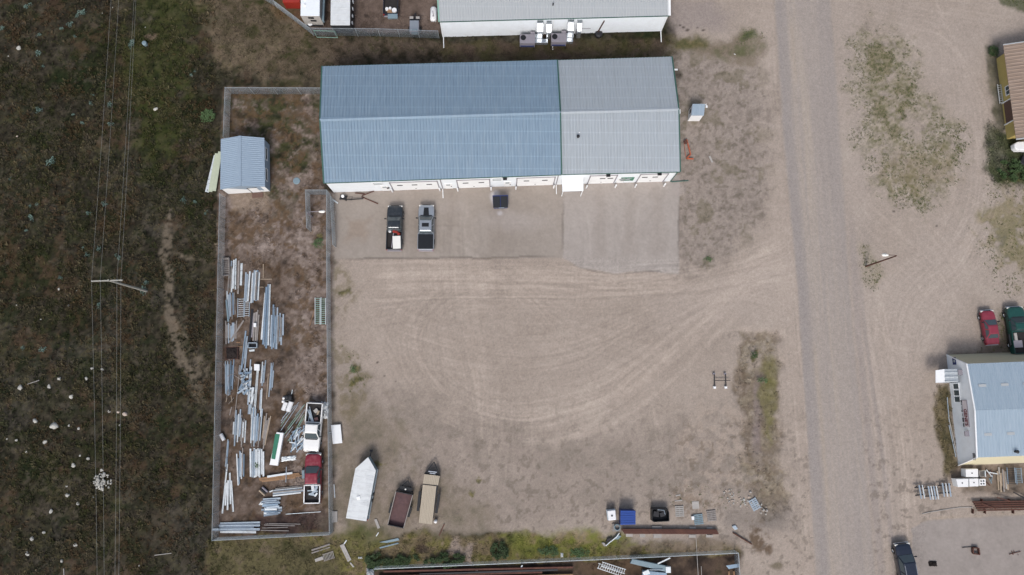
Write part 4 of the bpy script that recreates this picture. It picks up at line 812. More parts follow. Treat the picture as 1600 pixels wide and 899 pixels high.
fence('chain_link_fence', 'chain-link fence angled behind the parked trailers at the top', [(395, -20), (426, 0), (484, 44), (590, 45), (684, 48.5)], 2.0)
fence('chain_link_fence', 'long chain-link fence crossing the bottom of the photo with a bright top rail', [(584, 889.5), (930, 875), (1154, 864.5), (1158, 930)], 1.7, wr_=.0022, topbar=.04)
fence('fence_gate', 'sliding chain-link gate panel beside the narrow pen', [(516, 306), (519.5, 382)], 1.9, post=3.1, cat='gate')
def frame_gate():
    a, b = M(490, 48, 1.9), M(523, 49, 1.9); O = (a+b)/2; O.z = 0; r = thing('fence_gate', 'narrow framed gate leaf leaning inside the angled fence corner', 'gate', O); g = MB()
    d = Vector((0, 0, -1.7))
    for p, q in ((a, b), (a+d, b+d), (a, a+d), (b, b+d)): g.tube([p, q], .03, 6)
    g.build('frame', 'green_slats', r, O)
    g = MB()
    for i in range(30): t = i/29; g.tube([a.lerp(b, t), a.lerp(b, t)+d], .004, 4)
    g.build('wire_mesh', 'chain_wire', r, O)
frame_gate()

# ---------------------------------------------------------------- poles, wires, lamps
def utility_pole():
    b = M(229, 455); top = M(172, 438, 8.4); top = Vector((b.x+(top.x-b.x)*1, b.y+(top.y-b.y)*1, 8.4)); r = thing('utility_pole', 'tall wooden power pole with one crossarm carrying four wires in the field', 'utility pole', b)
    g = MB(); g.tube([(0, 0, 0), (0, 0, 8.6)], .16, 10, .1); g.build('pole', 'pole_wood', r)
    A, B = M(144, 438.5, 8.3)-b, M(188, 437, 8.3)-b; A.z = B.z = 8.3; off = (A+B)/2
    s = Vector((0, 0, 8.3)); dirn = (B-A).normalized(); A = s-dirn*2.0+Vector((-.0, 0, 0)); B = s+dirn*1.5
    g = MB(); g.bar(A, B, .14, .14); c = g.build('crossarm', 'pole_wood', r)
    pts = []
    for t in (.02, .30, .84, .97):
        q = A.lerp(B, t); g = MB(); g.lathe((q.x, q.y, 8.37), [(.05, 0), (.06, .08), (.03, .14), (.02, .2)], 8); g.build('insulator', 'lamp_lens', c); pts.append(q+b+Vector((0, 0, .2)))
    g = MB(); g.bar((0, 0, 7.7), A.lerp(B, .25), .05, .05); g.bar((0, 0, 7.7), A.lerp(B, .8), .05, .05); g.build('brace', 'hvac_grey', r)
    return pts
ins = utility_pole()
nm = ['leftmost', 'second from the left', 'third from the left', 'rightmost']
for i, q in enumerate(ins):
    xt, xb = (171, 183, 207, 210)[i], (149, 160, 177, 183)[i]; A, B = M(xt, 0, 8.0), M(xb, 899, 8.0); dA = (A-q); dB = (B-q)
    pts = []
    for k in np.linspace(-1.6, 1.6, 33):
        e = dA if k < 0 else dB; kk = abs(k); p = q+Vector((e.x, e.y, 0))*kk; p.z = q.z-1.6*kk*(3.2-kk)/2.56*.6; pts.append(p)
    tag(single(MB().tube(pts, .0095, 4), 'power_line', 'cable', 'thin overhead wire above the field, %s of the four' % nm[i], 'wire', 'overhead power lines'), None)
def lamp(px, py, tx, ty, hx, hy, z, label, m):
    b = M(px, py); t = M(tx, ty, z); h = M(hx, hy, z); r = thing('street_lamp', label, 'street lamp', b)
    # straight upright pole with an arm reaching to the lamp head
    g = MB(); g.tube([(0, 0, 0), (0, 0, z-.3)], .11, 10, .07); g.build('pole', m, r); e = Vector((h.x-b.x, h.y-b.y, 0)); e2 = e.normalized() if e.length > .1 else Vector((-1, 0, 0)); L = max(1.2, (h-t).length)
    ax_ = Vector((h.x-t.x, h.y-t.y, 0)).normalized()
    g = MB(); g.tube([(0, 0, z-.35), Vector((0, 0, z-.05))+ax_*.2, Vector((0, 0, z+.05))+ax_*.5, Vector((0, 0, z+.05))+ax_*L], .035, 8); g.build('arm', m, r)
    g = MB(); c = Vector((0, 0, z+.02))+ax_*(L+.25); u = ax_*.42; v = Vector((-ax_.y, ax_.x, 0))*.18
    g.add([c-u-v*.5, c-u*.3-v, c+u*.6-v, c+u, c+u*.6+v, c-u*.3+v, c-u+v*.5]+[c+(-u*.8)+Vector((0, 0, .14)), c+u*.6+Vector((0, 0, .16))], [(6, 5, 4, 3, 2, 1, 0), (0, 1, 7), (1, 2, 8, 7), (2, 3, 8), (3, 4, 8), (4, 5, 7, 8), (5, 6, 7), (6, 0, 7)]); hd = g.build('lamp_head', 'lamp_lens', r)
lamp(1353, 416.5, 1404, 398.5, 1387, 398, 7.3, 'rusty brown lamp post with bent arm and white head beside the road', 'rust')
lamp(488, 339.5, 484, 338.5, 505, 338, 2.6, 'thin grey lamp post with white head inside the narrow fenced pen', 'hvac_grey')

# ---------------------------------------------------------------- vehicles (front is local +Y)
def body_loft(st, zb):
    """st: list of (y, halfwidth, ztop)"""
    g = MB(); vs = []; fs = []
    for y, w, z in st: vs += [(-w*.96, y, zb), (-w, y, zb+.25), (-w, y, z-.16), (-w*.93, y, z-.03), (-w*.6, y, z+.015), (w*.6, y, z+.015), (w*.93, y, z-.03), (w, y, z-.16), (w, y, zb+.25), (w*.96, y, zb)]
    n = 10
    for i in range(len(st)-1):
        for j in range(n): fs.append((i*n+j, i*n+(j+1) % n, (i+1)*n+(j+1) % n, (i+1)*n+j))
    fs += [tuple(range(n-1, -1, -1)), tuple((len(st)-1)*n+j for j in range(n))]
    return g.add(vs, fs)
def wheel(r, x, y, R0=.38, wd=.26):
    s = 1 if x > 0 else -1; t = MB(); vs = []; n = 20
    for rr, xx in ((.22, .0), (R0-.03, .0), (R0, .04), (R0, wd-.04), (R0-.03, wd), (.22, wd)):
        for j in range(n): a = 2*math.pi*j/n; vs.append((x-s*xx+s*.02, y+rr*math.cos(a), R0+rr*math.sin(a)))
    fs = [(i*n+j, i*n+(j+1) % n, (i+1)*n+(j+1) % n, (i+1)*n+j) for i in range(5) for j in range(n)]
    w = MB().add(vs, []).add([], []); w.f = fs; wo = MB(); wo.add([(x, y, R0)], []); o = w.build('tyre', 'rubber'); root = bpy.data.objects.new('wheel', o.data); bpy.data.objects.remove(o); COL.objects.link(root); root.parent = r
    h = MB(); vs = []
    for rr, xx in ((.23, .01), (.2, .05), (.08, .04), (.06, .0)):
        for j in range(n): a = 2*math.pi*j/n; vs.append((x-s*xx, y+rr*math.cos(a), R0+rr*math.sin(a)))
    h.add(vs, [(i*n+j, i*n+(j+1) % n, (i+1)*n+(j+1) % n, (i+1)*n+j) for i in range(3) for j in range(n)]+[tuple(3*n+j for j in range(n))]); h.build('rim', 'chrome', root)
def cabin(r, y0, y1, y2, y3, wb, wt, zb, zt, paint, rear=True, sun=False):
    """y0 windscreen foot (front), y1 roof front, y2 roof rear, y3 rear foot"""
    g = MB(); m = (y1+y2)/2
    vs = [(-wb, y3, zb), (wb, y3, zb), (wb, y0, zb), (-wb, y0, zb), (-wt, y2, zt-.03), (wt, y2, zt-.03), (wt, y1, zt-.03), (-wt, y1, zt-.03), (-wt*.82, y2+.1, zt+.02), (wt*.82, y2+.1, zt+.02), (wt*.82, y1-.12, zt+.02), (-wt*.82, y1-.12, zt+.02)]
    g.add(vs, [(0, 1, 5, 4), (1, 2, 6, 5), (2, 3, 7, 6), (3, 0, 4, 7), (4, 5, 9, 8), (5, 6, 10, 9), (6, 7, 11, 10), (7, 4, 8, 11), (8, 9, 10, 11)]); c = g.build('cab', paint, r, bevel=.03)
    def pane(name, q, ins=.07, off=.035):
        q = [Vector(p) for p in q]; ce = sum(q, Vector())/4; n = (q[1]-q[0]).cross(q[3]-q[0]).normalized(); n = n if n.dot(ce-Vector((0, m, (zb+zt)/2-.3))) > 0 else -n
        k = [p+(ce-p).normalized()*ins*1.3+n*off for p in q]; k2 = [p-n*.05 for p in k]; g = MB(); g.hexa(k2+k); return g.build(name, 'glass', c)
    L = [Vector(v) for v in vs]
    pane('windscreen', (L[3], L[2], L[6], L[7])); pane('rear_window', (L[0], L[1], L[5], L[4]), .1)
    for s in (0, 1):
        a, b, cc, d = ((L[1], L[2], L[6], L[5]) if s else (L[3], L[0], L[4], L[7])); n2 = 2
        a2, d2 = a.lerp(b, .5), d.lerp(cc, .5)
        pane('side_window', (a, a2, d2, d)); pane('side_window', (a2, b, cc, d2))
    if sun: g = MB(); g.box((0, y1-.62, zt+.03), (wt*1.15, .48, .03)); g.build('sunroof', 'black', c)
    return c
def fittings(r, L, W, yb, zf, mir_y, mz, tail=True, grille='dark_metal', hood=1.0):
    for s in (-1, 1):
        g = MB(); g.box((s*W*.36, L/2-.1, zf-.22), (W*.2, .16, .18)); g.build('headlight', 'lamp_lens', r, bevel=.03)
        g = MB(); g.box((s*W*.45, -L/2+.02, zf-.2), (W*.08, .06, .34)); g.build('tail_light', 'red_lens', r)
        g = MB(); g.box((s*(W/2+.14), mir_y, mz), (.24, .14, .2)); g.bar((s*(W/2-.15), mir_y, mz-.05), (s*(W/2+.1), mir_y, mz-.03), .06, .05); g.build('mirror', 'black', r, bevel=.02)
    g = MB(); g.box((0, L/2-.03, zf-.25), (W*.5, .1, .28)); g.build('grille', grille, r)
    g = MB(); g.box((0, L/2+.03, .52), (W*.9, .16, .22)); g.build('bumper', 'chrome', r, bevel=.04)
    g = MB(); g.box((0, -L/2-.05, .52), (W*.92, .16, .2)); g.build('bumper', 'hvac_grey', r, bevel=.04)
def pickup(px, py, hd, L, W, paint, label, cabf=.0, bed=2.0, name='pickup_truck', bedrail=None, rust=False, sun=False, cover=False, stripe=False, inner='interior', zfloor=.78):
    O = M(px, py); r = thing(name, label, 'pickup truck', O, R(hd)); w = W/2; yc = -L/2+bed; yh = L/2-1.45+cabf
    g = body_loft([(L/2, w*.70, .88), (L/2-.06, w*.82, .98), (L/2-.25, w*.93, 1.04), (L/2-.6, w*.985, 1.08), (yh, w, 1.12), (yh-.6, w, 1.12), (yc+.12, w, 1.12)], .35); g.build('body', paint, r, smooth=False, bevel=.015)
    b = MB(); t = .09; zr = 1.15
    for s in (-1, 1): b.hexa([(s*w if s < 0 else w-t, -L/2, .4), (s*w+t if s < 0 else w, -L/2, .4), (s*w+t if s < 0 else w, yc+.11, .4), (s*w if s < 0 else w-t, yc+.11, .4)] + [(s*w if s < 0 else w-t, -L/2, zr), (s*w+t if s < 0 else w, -L/2, zr), (s*w+t if s < 0 else w, yc+.11, zr), (s*w if s < 0 else w-t, yc+.11, zr)])
    b.box((0, yc+.05, (.4+zr)/2), (W-2*t, .1, zr-.4)); bo = b.build('bed', paint, r, bevel=.02)
    b = MB(); b.box((0, -L/2+.04, .8), (W-2*t-.01, .08, zr-.45)); b.build('tailgate', paint, r, bevel=.02)
    b = MB(); b.box((0, (-L/2+yc)/2+.03, zfloor), (W-2*t, bed-.1, .05)); b.build('bed_floor', inner, bo)
    if bedrail:
        b = MB(); b.box((-w+.06, -L/2+bed/2, zr+.02), (.12, bed+.1, .05)); b.box((w-.06, -L/2+bed/2, zr+.02), (.12, bed+.1, .05)); b.box((0, -L/2+.03, zr+.02), (W, .1, .05)); b.box((0, yc+.05, zr+.02), (W, .1, .05)); b.build('bed_rail', bedrail, r)
    if cover: b = MB(); b.box((0, (-L/2+yc)/2+.05, zr+.03), (W*.93, bed-.06, .07)); b.build('bed_cover', 'navy_paint' if False else 'black', r, bevel=.02)
    cabin(r, yh-.05, yh-.75, yc+.28, yc+.14, w*.93, w*.74, 1.1, 1.78, paint, sun=sun)
    if stripe: b = MB(); b.add([(-w*.36, yh, 1.14), (w*.36, yh, 1.14), (w*.28, L/2-.4, 1.09), (-w*.28, L/2-.4, 1.09), (-w*.33, yh, 1.17), (w*.33, yh, 1.17), (w*.28, L/2-.4, 1.12), (-w*.28, L/2-.4, 1.12)], [(0, 3, 2, 1), (4, 5, 6, 7), (0, 1, 5, 4), (1, 2, 6, 5), (2, 3, 7, 6), (3, 0, 4, 7)]); b.build('hood_stripe', 'black', r)
    b = MB(); b.box((0, yh+.02, 1.13), (W*.72, .12, .03)); b.build('cowl', 'black', r)
    for x in (-w+.0, w): 
        for y in (L/2-.95, -L/2+1.15): wheel(r, x, y)
    fittings(r, L, W, yc, 1.08, yh-.35, 1.25)
    return r, O
def inbed(px, py, z): p = M(px, py, z); return p
pickup(618.3, 358.5, 0, 5.75, 2.02, 'grey_paint', 'dark grey pickup with a pale sheet and red items in its bed', bed=2.35)
pickup(667, 358.0, 0, 5.85, 2.05, 'silver_paint', 'silver pickup with black hood stripe, sunroof and black bed cover', bed=1.95, sun=True, cover=True, stripe=True)
pickup(492.3, 666.8, 177, 5.75, 2.0, 'white_paint', 'white pickup in the fenced compound with its bed full of scrap rods', bed=2.25, bedrail='white_paint')
pickup(492.0, 746.3, 1, 5.75, 1.98, 'red_paint', 'red pickup in the fenced compound with a white railed bed of scrap', bed=2.05, bedrail='white_panel')
pickup(613, -3, 0, 5.9, 2.0, 'navy_paint', 'dark blue pickup behind the top fence with reels in its bed', bed=2.3)
pickup(1583, 517, 3, 5.9, 2.15, 'green_paint', 'dark green old pickup with an open cluttered bed beside the red car', bed=2.7, cabf=.1)
# loads in the pickup beds
def bedbox(px, py, d, rz, m, label, name, cat, z=.82, bev=.02, parts=None):
    p = M(px, py, z); mb = MB(); mb.box((p.x, p.y, z+d[2]/2), d, R(rz)); return single(mb, name, m, label, cat, None, False, bev)
bedbox(620, 379, (1.0, 1.65, .12), 3, 'lamp_lens', 'pale flat sheet lying in the bed of the dark grey pickup', 'sheet', 'sheet', 1.0)
bedbox(613.5, 376, (.12, 1.9, .1), -6, 'hvac_grey', 'narrow grey board leaning along the left side of the grey pickup bed', 'board', 'board', .95)
for i, (x, y, m, nmx) in enumerate(((620, 363, 'red_plastic', 'red'), (616, 362.5, 'red_plastic', 'red'), (623, 366, 'red_plastic', 'red'))):
    p = M(x, y, .9); g = MB(); g.box((p.x, p.y, 1.0), (.34, .26, .36), R(20*i)); o = thing('fuel_can', 'red fuel can in the grey pickup bed, %s one' % ('middle', 'left', 'right')[i], 'fuel can', (p.x, p.y, .82), 0, 'fuel cans in the grey pickup')
    g2 = MB(); g2.box((0, 0, .17), (.34, .26, .34), R(20*i)); g2.build('can_body', 'red_plastic', o, bevel=.03); g2 = MB(); g2.lathe((.08, 0, .34), [(.04, 0), (.04, .06)], 8); g2.build('cap', 'black', o)
bedbox(609.5, 362, (.3, .3, .3), 10, 'white_panel', 'small white bucket in the front corner of the grey pickup bed', 'bucket', 'bucket', .85)
for (x, y, rr, m, l) in ((604.5, 14, .22, 'tank_white', 'smaller pale reel at the left in the dark blue pickup bed'), (609.5, 13, .18, 'tank_white', 'small bright reel in the middle of the dark blue pickup bed'), (616, 16, .32, 'tank_white', 'large round white reel in the dark blue pickup bed')):
    p = M(x, y, 1.1); single(MB().lathe((p.x, p.y, .85), [(rr, 0), (rr, .3), (rr*.3, .3), (rr*.25, .26)], 18), 'cable_reel', m, l, 'reel')
bedbox(609, 20, (.6, .8, .2), 12, 'orange_wood', 'brown timber offcut in the dark blue pickup bed', 'timber', 'timber')
bedbox(614, 27, (1.3, .6, .3), 2, 'grey_sheet', 'grey toolbox across the tail of the dark blue pickup bed', 'toolbox', 'toolbox')
bedbox(1586, 528, (.35, 1.2, .2), 3, 'concrete', 'pale plank standing up out of the green pickup bed', 'plank', 'plank', .95); bedbox(1588, 538, (1.1, .9, .35), 3, 'hvac_grey', 'grey-blue crate at the tail of the green pickup bed', 'crate', 'crate'); bedbox(1576.5, 531, (.18, 1.4, .2), 3, 'black', 'black tube along the left of the green pickup bed', 'tube', 'tube', .9)
def rods(n, cx, cy, rx, ry, z, ln, m, name, label, cat, group, ang=0, sp=25, w=.05, h=.05):
    for i in range(n):
        p = M(cx+(RG.rand()-.5)*2*rx, cy+(RG.rand()-.5)*2*ry, z); a = R(ang+RG.randn()*sp); l = ln*(.7+.5*RG.rand()); d = Vector((math.cos(a), math.sin(a), (RG.rand()-.5)*.06))*l/2; q = Vector((p.x, p.y, z+.04*(i % 5)))
        single(MB().bar(q-d, q+d, w*(.8+.5*RG.rand()), h), name, m, label, cat, group)
rods(9, 486, 650, 3.5, 6, .95, 1.6, 'galvanised', 'metal_rod', 'thin steel rod lying in the bed of the white pickup', 'rod', 'steel rods in the white pickup bed', 112, 12, .06)
bedbox(495, 655, (.45, .4, .3), 20, 'rust_deck', 'dark red box in the bed of the white pickup', 'box', 'box'); bedbox(494, 642, (.5, .45, .12), 40, 'concrete', 'pale cloth heap in the bed of the white pickup', 'cloth', 'cloth', .95); bedbox(497.5, 645, (.5, .22, .2), 70, 'wood', 'tan board end in the bed of the white pickup', 'board', 'board', .95)
rods(10, 490.5, 767, 4.5, 6.5, .95, .9, 'galvanised', 'metal_scrap', 'short galvanised scrap strip in the bed of the red pickup', 'scrap', 'scrap strips in the red pickup bed', 60, 45, .14, .08)
bedbox(489, 762, (.35, .7, .15), 10, 'white_steel', 'curved white panel in the bed of the red pickup', 'panel', 'panel', 1.05); bedbox(494, 773, (.22, .5, .12), -35, 'white_steel', 'bright white offcut near the tailgate of the red pickup', 'offcut', 'offcut', 1.05)

def car(px, py, hd, L, W, paint, label, name, cat, suv=False):
    O = M(px, py); r = thing(name, label, cat, O, R(hd)); w = W/2; zt = 1.72 if suv else 1.38; zb = 1.08 if suv else .92
    f = L/2-1.2 if not suv else L/2-1.25; rb = -L/2+.75 if not suv else -L/2+.12
    g = body_loft([(L/2, w*.62, zb-.28), (L/2-.08, w*.8, zb-.16), (L/2-.3, w*.93, zb-.08), (L/2-.7, w*.99, zb-.03), (f, w, zb), (0, w, zb+.02), (rb+.3, w, zb+.02), (-L/2+.2, w*.95, zb-.02), (-L/2+.05, w*.85, zb-.1), (-L/2, w*.72, zb-.2)], .3); g.build('body', paint, r, smooth=False, bevel=.02)
    cabin(r, f, f-.75, rb+.55 if not suv else rb+.3, rb, w*.92, w*.68 if not suv else w*.74, zb, zt, paint)
    for x in (-w, w):
        for y in (L/2-.85, -L/2+.85): wheel(r, x, y, .33 if not suv else .37, .22)
    fittings(r, L, W, rb, zb-.05, f-.3, zb+.15)
    if suv:
        for s in (-1, 1): g = MB(); g.bar((s*w*.66, f-1.0, zt+.07), (s*w*.66, rb+.5, zt+.07), .05, .05); g.build('roof_rack', 'chrome', r)
    return r
car(1540.5, 512.5, 4, 4.3, 1.75, 'faded_red_paint', 'faded red sedan parked beside the green pickup', 'parked_car', 'car')
car(1409.5, 880, 7, 4.9, 1.98, 'navy_paint', 'glossy dark blue SUV at the bottom right cut by the photo edge', 'parked_car', 'car', True)

# ---------------------------------------------------------------- trailers
def tongue(r, y0, y1, w, z=.5):
    g = MB(); g.bar((-w, y0, z), (0, y1, z), .09, .1); g.bar((w, y0, z), (0, y1, z), .09, .1); g.bar((0, y1-.1, z), (0, y1+.3, z), .08, .08); t = g.build('tongue', 'dark_metal', r)
    g = MB(); g.lathe((0, y1-.25, .0), [(.04, 0), (.04, 1.0), (.07, 1.02), (.07, 1.08)], 8); g.build('jack', 'hvac_grey', t)
def enclosed():
    z = 1.9; P = [M(575, 715, z), M(555.5, 732.5, z), M(540.8, 809.5, z), M(572.2, 814.3, z), M(586.8, 735.5, z)]; O = sum(P, Vector())/5; O.z = 0
    r = thing('enclosed_trailer', 'long white V-nosed enclosed trailer with wrinkled white roof', 'trailer', O); Q = [(p.x-O.x, p.y-O.y) for p in P]
    g = MB(); g.prism(Q, .45, z-.03); g.build('body', 'grey_sheet', r)
    Q2 = [(a*1.015, b*1.008) for a, b in Q]; g = MB(); g.prism(Q2, z-.1, z); g.build('roof', 'white_tarp', r)
    for e in np.linspace(.04, .97, 9):
        a_, b_ = Vector(Q[1]).lerp(Vector(Q[2]), e), Vector(Q[4]).lerp(Vector(Q[3]), e); g = MB(); g.bar((a_.x, a_.y, z+.01), (b_.x, b_.y, z+.0), .05, .014); g.build('roof_bow', 'white_tarp', r)
    for q_ in (Q[2], Q[3]): g = MB(); g.box((q_[0]*.99, q_[1]-.03, 1.0), (.12, .1, .25)); g.build('tail_light', 'red_lens', r)
    ax_ = (Vector(Q[2])+Vector(Q[3]))/2-(Vector(Q[1])+Vector(Q[4]))/2; d = ax_.normalized(); s = Vector((d.y, -d.x))
    for k in range(26):   # folds of the roof sheet along both long edges
        e = k/26; sg = 1 if k % 2 else -1; A = (Vector(Q[1]).lerp(Vector(Q[2]), e) if sg > 0 else Vector(Q[4]).lerp(Vector(Q[3]), e)); cdir = ((Vector(Q[1])+Vector(Q[3]))/2-A).normalized() if False else (s if (s.dot(-A)) > 0 else -s); l = .3+.6*RG.rand(); B = A+cdir*l+d*.12
    g = MB()
    for k in range(44):
        sg = k % 2; e = RG.rand(); A = Vector(Q[4]).lerp(Vector(Q[3]), e) if sg else Vector(Q[1]).lerp(Vector(Q[2]), e); c = -s if (A-Vector(Q[0])*0).dot(s) > 0 else s; l = (.35+.8*RG.rand())*(1 if sg else .4); A = A+c*.05; B = A+c*l+d*(RG.rand()-.5)*.2; g.bar((A.x, A.y, z+.012), (B.x, B.y, z+.004), .05+.05*RG.rand(), .03)
    g.build('roof_fold', 'white_tarp', r)
    g = MB(); q = Vector(Q[2]).lerp(Vector(Q[4]), .42); g.box((q.x, q.y, z+.05), (.4, .4, .1), .2); g.build('roof_hatch', 'white_panel', r, bevel=.02)
    n = Vector(Q[0]); g = MB(); u = n.normalized(); g.bar((n.x, n.y, .5), (n.x+u.x*.75, n.y+u.y*.75, .5), .12, .1); t = g.build('tongue', 'dark_metal', r); g = MB(); g.box((n.x+u.x*.7, n.y+u.y*.7, .55), (.35, .25, .2)); g.build('coupler', 'dark_metal', t)
    for sg in (0, 1):
        for e in (.5, .62): A = Vector(Q[4]).lerp(Vector(Q[3]), e) if sg else Vector(Q[1]).lerp(Vector(Q[2]), e); c = s if A.dot(s) < 0 else -s; A = A-c*.05; a = math.atan2(d.x, d.y) ; g = MB(); p0 = Vector((A.x, A.y, .36)); cc = Vector((c.x, c.y, 0)); g.tube([p0+cc*-.05, p0+cc*.2], .36, 18); g.build('wheel', 'rubber', r)
    g = MB(); a, b = Vector(Q[4]), Vector(Q[3]); c = -s if a.dot(s) < 0 else s; g.bar((a.x+c.x*.05, a.y+c.y*.05, .6), (b.x+c.x*.05, b.y+c.y*.05, .6), .1, .12); g.build('side_rail', 'bright_steel', r)
enclosed()
def open_trailer():
    z = 1.05; P = [M(618.6, 768, z), M(605.8, 820, z), M(630.6, 825.4, z), M(645, 773.6, z)]; O = sum(P, Vector())/4; O.z = 0; r = thing('utility_trailer', 'open box trailer with rusty brown floor and dark rails', 'trailer', O); Q = [Vector((p.x-O.x, p.y-O.y, 0)) for p in P]
    g = MB(); g.prism([(q.x, q.y) for q in Q], .5, .58); g.build('floor', 'rust_deck', r)
    for i, m in ((0, 'wood'), (1, 'black'), (2, 'wood'), (3, 'black')):
        a, b = Q[i], Q[(i+1) % 4]; g = MB(); up = Vector((0, 0, 1)); g.bar(a+up*.8, b+up*.8, .05, .5); g.build('side_board', 'black', r); g = MB(); g.bar(a+up*1.08, b+up*1.08, .09, .07); g.build('rail', 'dark_metal' if m == 'black' else 'grey_wood', r)
    n = ((Q[0]+Q[3])/2); tip = M(637.5, 751, .5)-O; tip.z = .5; g = MB(); g.bar((Q[0].x, Q[0].y, .5), tip, .1, .1); g.bar((Q[3].x, Q[3].y, .5), tip, .1, .1); t = g.build('tongue', 'black', r)
    mid = n.lerp(Vector((tip.x, tip.y, 0)), .3); g = MB(); g.box((mid.x, mid.y, .62), (1.5, .55, .25), -.2); g.build('tool_box', 'black', t); g = MB(); g.lathe((mid.x, mid.y, .74), [(.1, 0), (.1, .16), (.02, .2)], 10); g.build('cap', 'lamp_lens', t)
    g = MB(); g.tube([(tip.x, tip.y, 0), (tip.x, tip.y, .9)], .05, 8); g.build('jack', 'dark_metal', t)
    for a, b in ((Q[0], Q[1]), (Q[3], Q[2])):
        c = a.lerp(b, .52); o = Vector((c.x, c.y, 0)).normalized(); 
        dd = (b-a).normalized(); o = Vector((dd.y, -dd.x, 0)); o = o if o.dot(c) > 0 else -o
        g = MB(); g.tube([c+o*.05+Vector((0, 0, .34)), c+o*.28+Vector((0, 0, .34))], .34, 18); g.build('wheel', 'rubber', r); g = MB(); g.bar(c-dd*.6+o*.17+Vector((0, 0, .74)), c+dd*.6+o*.17+Vector((0, 0, .74)), .28, .05); g.build('mudguard', 'black', r)
open_trailer()
def flatbed():
    z = .85; A, B, C1, D, E, F = M(663, 741, z), M(687.3, 744, z), M(684.6, 758.5, z), M(660.8, 755.8, z), M(654.3, 817, z), M(675.3, 819.8, z); O = (A+F)/2; O.z = 0; r = thing('flatbed_trailer', 'flatbed trailer with pale plank deck and black triangular tongue', 'trailer', O)
    def planks(a, b, c, d, n, nm_, z0):
        for i in range(n):
            g = MB(); t0, t1 = i/n+.004, (i+1)/n-.004; q = [a.lerp(b, t0), a.lerp(b, t1), d.lerp(c, t1), d.lerp(c, t0)]; g.prism([(p.x-O.x, p.y-O.y) for p in q], z0-.05, z0+.004*(i % 3)); yield g
    f = MB()
    for g in planks(A, B, C1, D, 9, '', z+.03): f.add(g.v, g.f)
    f.build('deck', 'deck_wood', r)
    f = MB(); D2, C2 = D.lerp(E, .03), C1.lerp(F, .03)-(C1-D).normalized()*.2
    for g in planks(D2, C2, F, E, 9, '', z): f.add(g.v, g.f)
    f.build('deck', 'deck_wood', r)
    g = MB(); g.prism([(p.x-O.x, p.y-O.y) for p in (A, B, C1, F, E, D)], z-.22, z-.06); g.build('frame', 'dark_metal', r)
    tip = M(678.3, 722, .6)-O; n0, n1 = A-O, B-O; g = MB(); g.bar((n0.x, n0.y, .62), (tip.x, tip.y, .6), .12, .12); g.bar((n1.x, n1.y, .62), (tip.x, tip.y, .6), .12, .12); m0 = Vector((n0.x, n0.y, .62)).lerp(Vector((tip.x, tip.y, .62)), .45); m1 = Vector((n1.x, n1.y, .62)).lerp(Vector((tip.x, tip.y, .62)), .45); g.add([(n0.x, n0.y, .6), (n1.x, n1.y, .6), (m1.x, m1.y, .6), (m0.x, m0.y, .6), (n0.x, n0.y, .66), (n1.x, n1.y, .66), (m1.x, m1.y, .66), (m0.x, m0.y, .66)], [(3, 2, 1, 0), (4, 5, 6, 7), (0, 1, 5, 4), (1, 2, 6, 5), (2, 3, 7, 6), (3, 0, 4, 7)]); t = g.build('tongue', 'black', r)
    c = m0.lerp(m1, .5).lerp((n0+n1)/2, .45); g = MB(); g.box((c.x, c.y, .74), (1.0, .12, .12), -.12); g.box((c.x, c.y-.2, .72), (.7, .1, .1), -.12); g.build('winch', 'bright_steel', t)
    for s, (a, b) in enumerate(((D, E), (C1, F))):
        dd = (b-a).normalized(); o = Vector((dd.y, -dd.x, 0)); cen = (A+F)/2; o = o if o.dot(a.lerp(b, .5)-cen) > 0 else -o
        for e in ((.36, .56)):
            c = a.lerp(b, e)-O; c.z = .36; g = MB(); g.tube([c+o*.12, c+o*.38], .36, 18); g.build('wheel', 'rubber', r)
        c = a.lerp(b, .46)-O; c.z = .76; g = MB(); g.bar(c-dd*1.15+o*.26, c+dd*1.15+o*.26, .32, .05); g.bar(c-dd*1.15+o*.4-Vector((0, 0, .1)), c+dd*1.15+o*.4-Vector((0, 0, .1)), .04, .22); g.build('mudguard', 'black', r)
flatbed()
def small_trailer():
    O = M(649, 44); r = thing('small_trailer', 'small grey cargo trailer with two white boxes on its nose inside the top fence', 'trailer', O)
    g = MB(); g.box((0, -.35, .8), (1.25, 1.6, .7)); g.build('body', 'hvac_grey', r, bevel=.03); g = MB(); g.box((0, -.35, 1.17), (1.15, 1.5, .05)); g.build('lid', 'silver_paint', r); g = MB(); g.box((0, .6, .85), (1.35, .3, .3)); g.build('cross_bar', 'black', r)
    for s in (-1, 1): g = MB(); g.box((s*.42, .95, .85), (.5, .35, .3)); g.build('gear_box', 'concrete', r, bevel=.03); g = MB(); g.tube([(s*.65, -.3, .3), (s*.85, -.3, .3)], .3, 16); g.build('wheel', 'rubber', r)
    g = MB(); g.bar((0, 1.0, .5), (0, 1.9, .5), .1, .1); g.bar((-.5, 1, .5), (0, 1.8, .5), .06, .06); g.bar((.5, 1, .5), (0, 1.8, .5), .06, .06); g.build('tongue', 'dark_metal', r); g = MB(); g.box((.1, -.95, 1.2), (.7, .25, .03)); g.box((.1, -1.2, .8), (.9, .1, .5)); g.build('ramp', 'grey_sheet', r)
small_trailer()
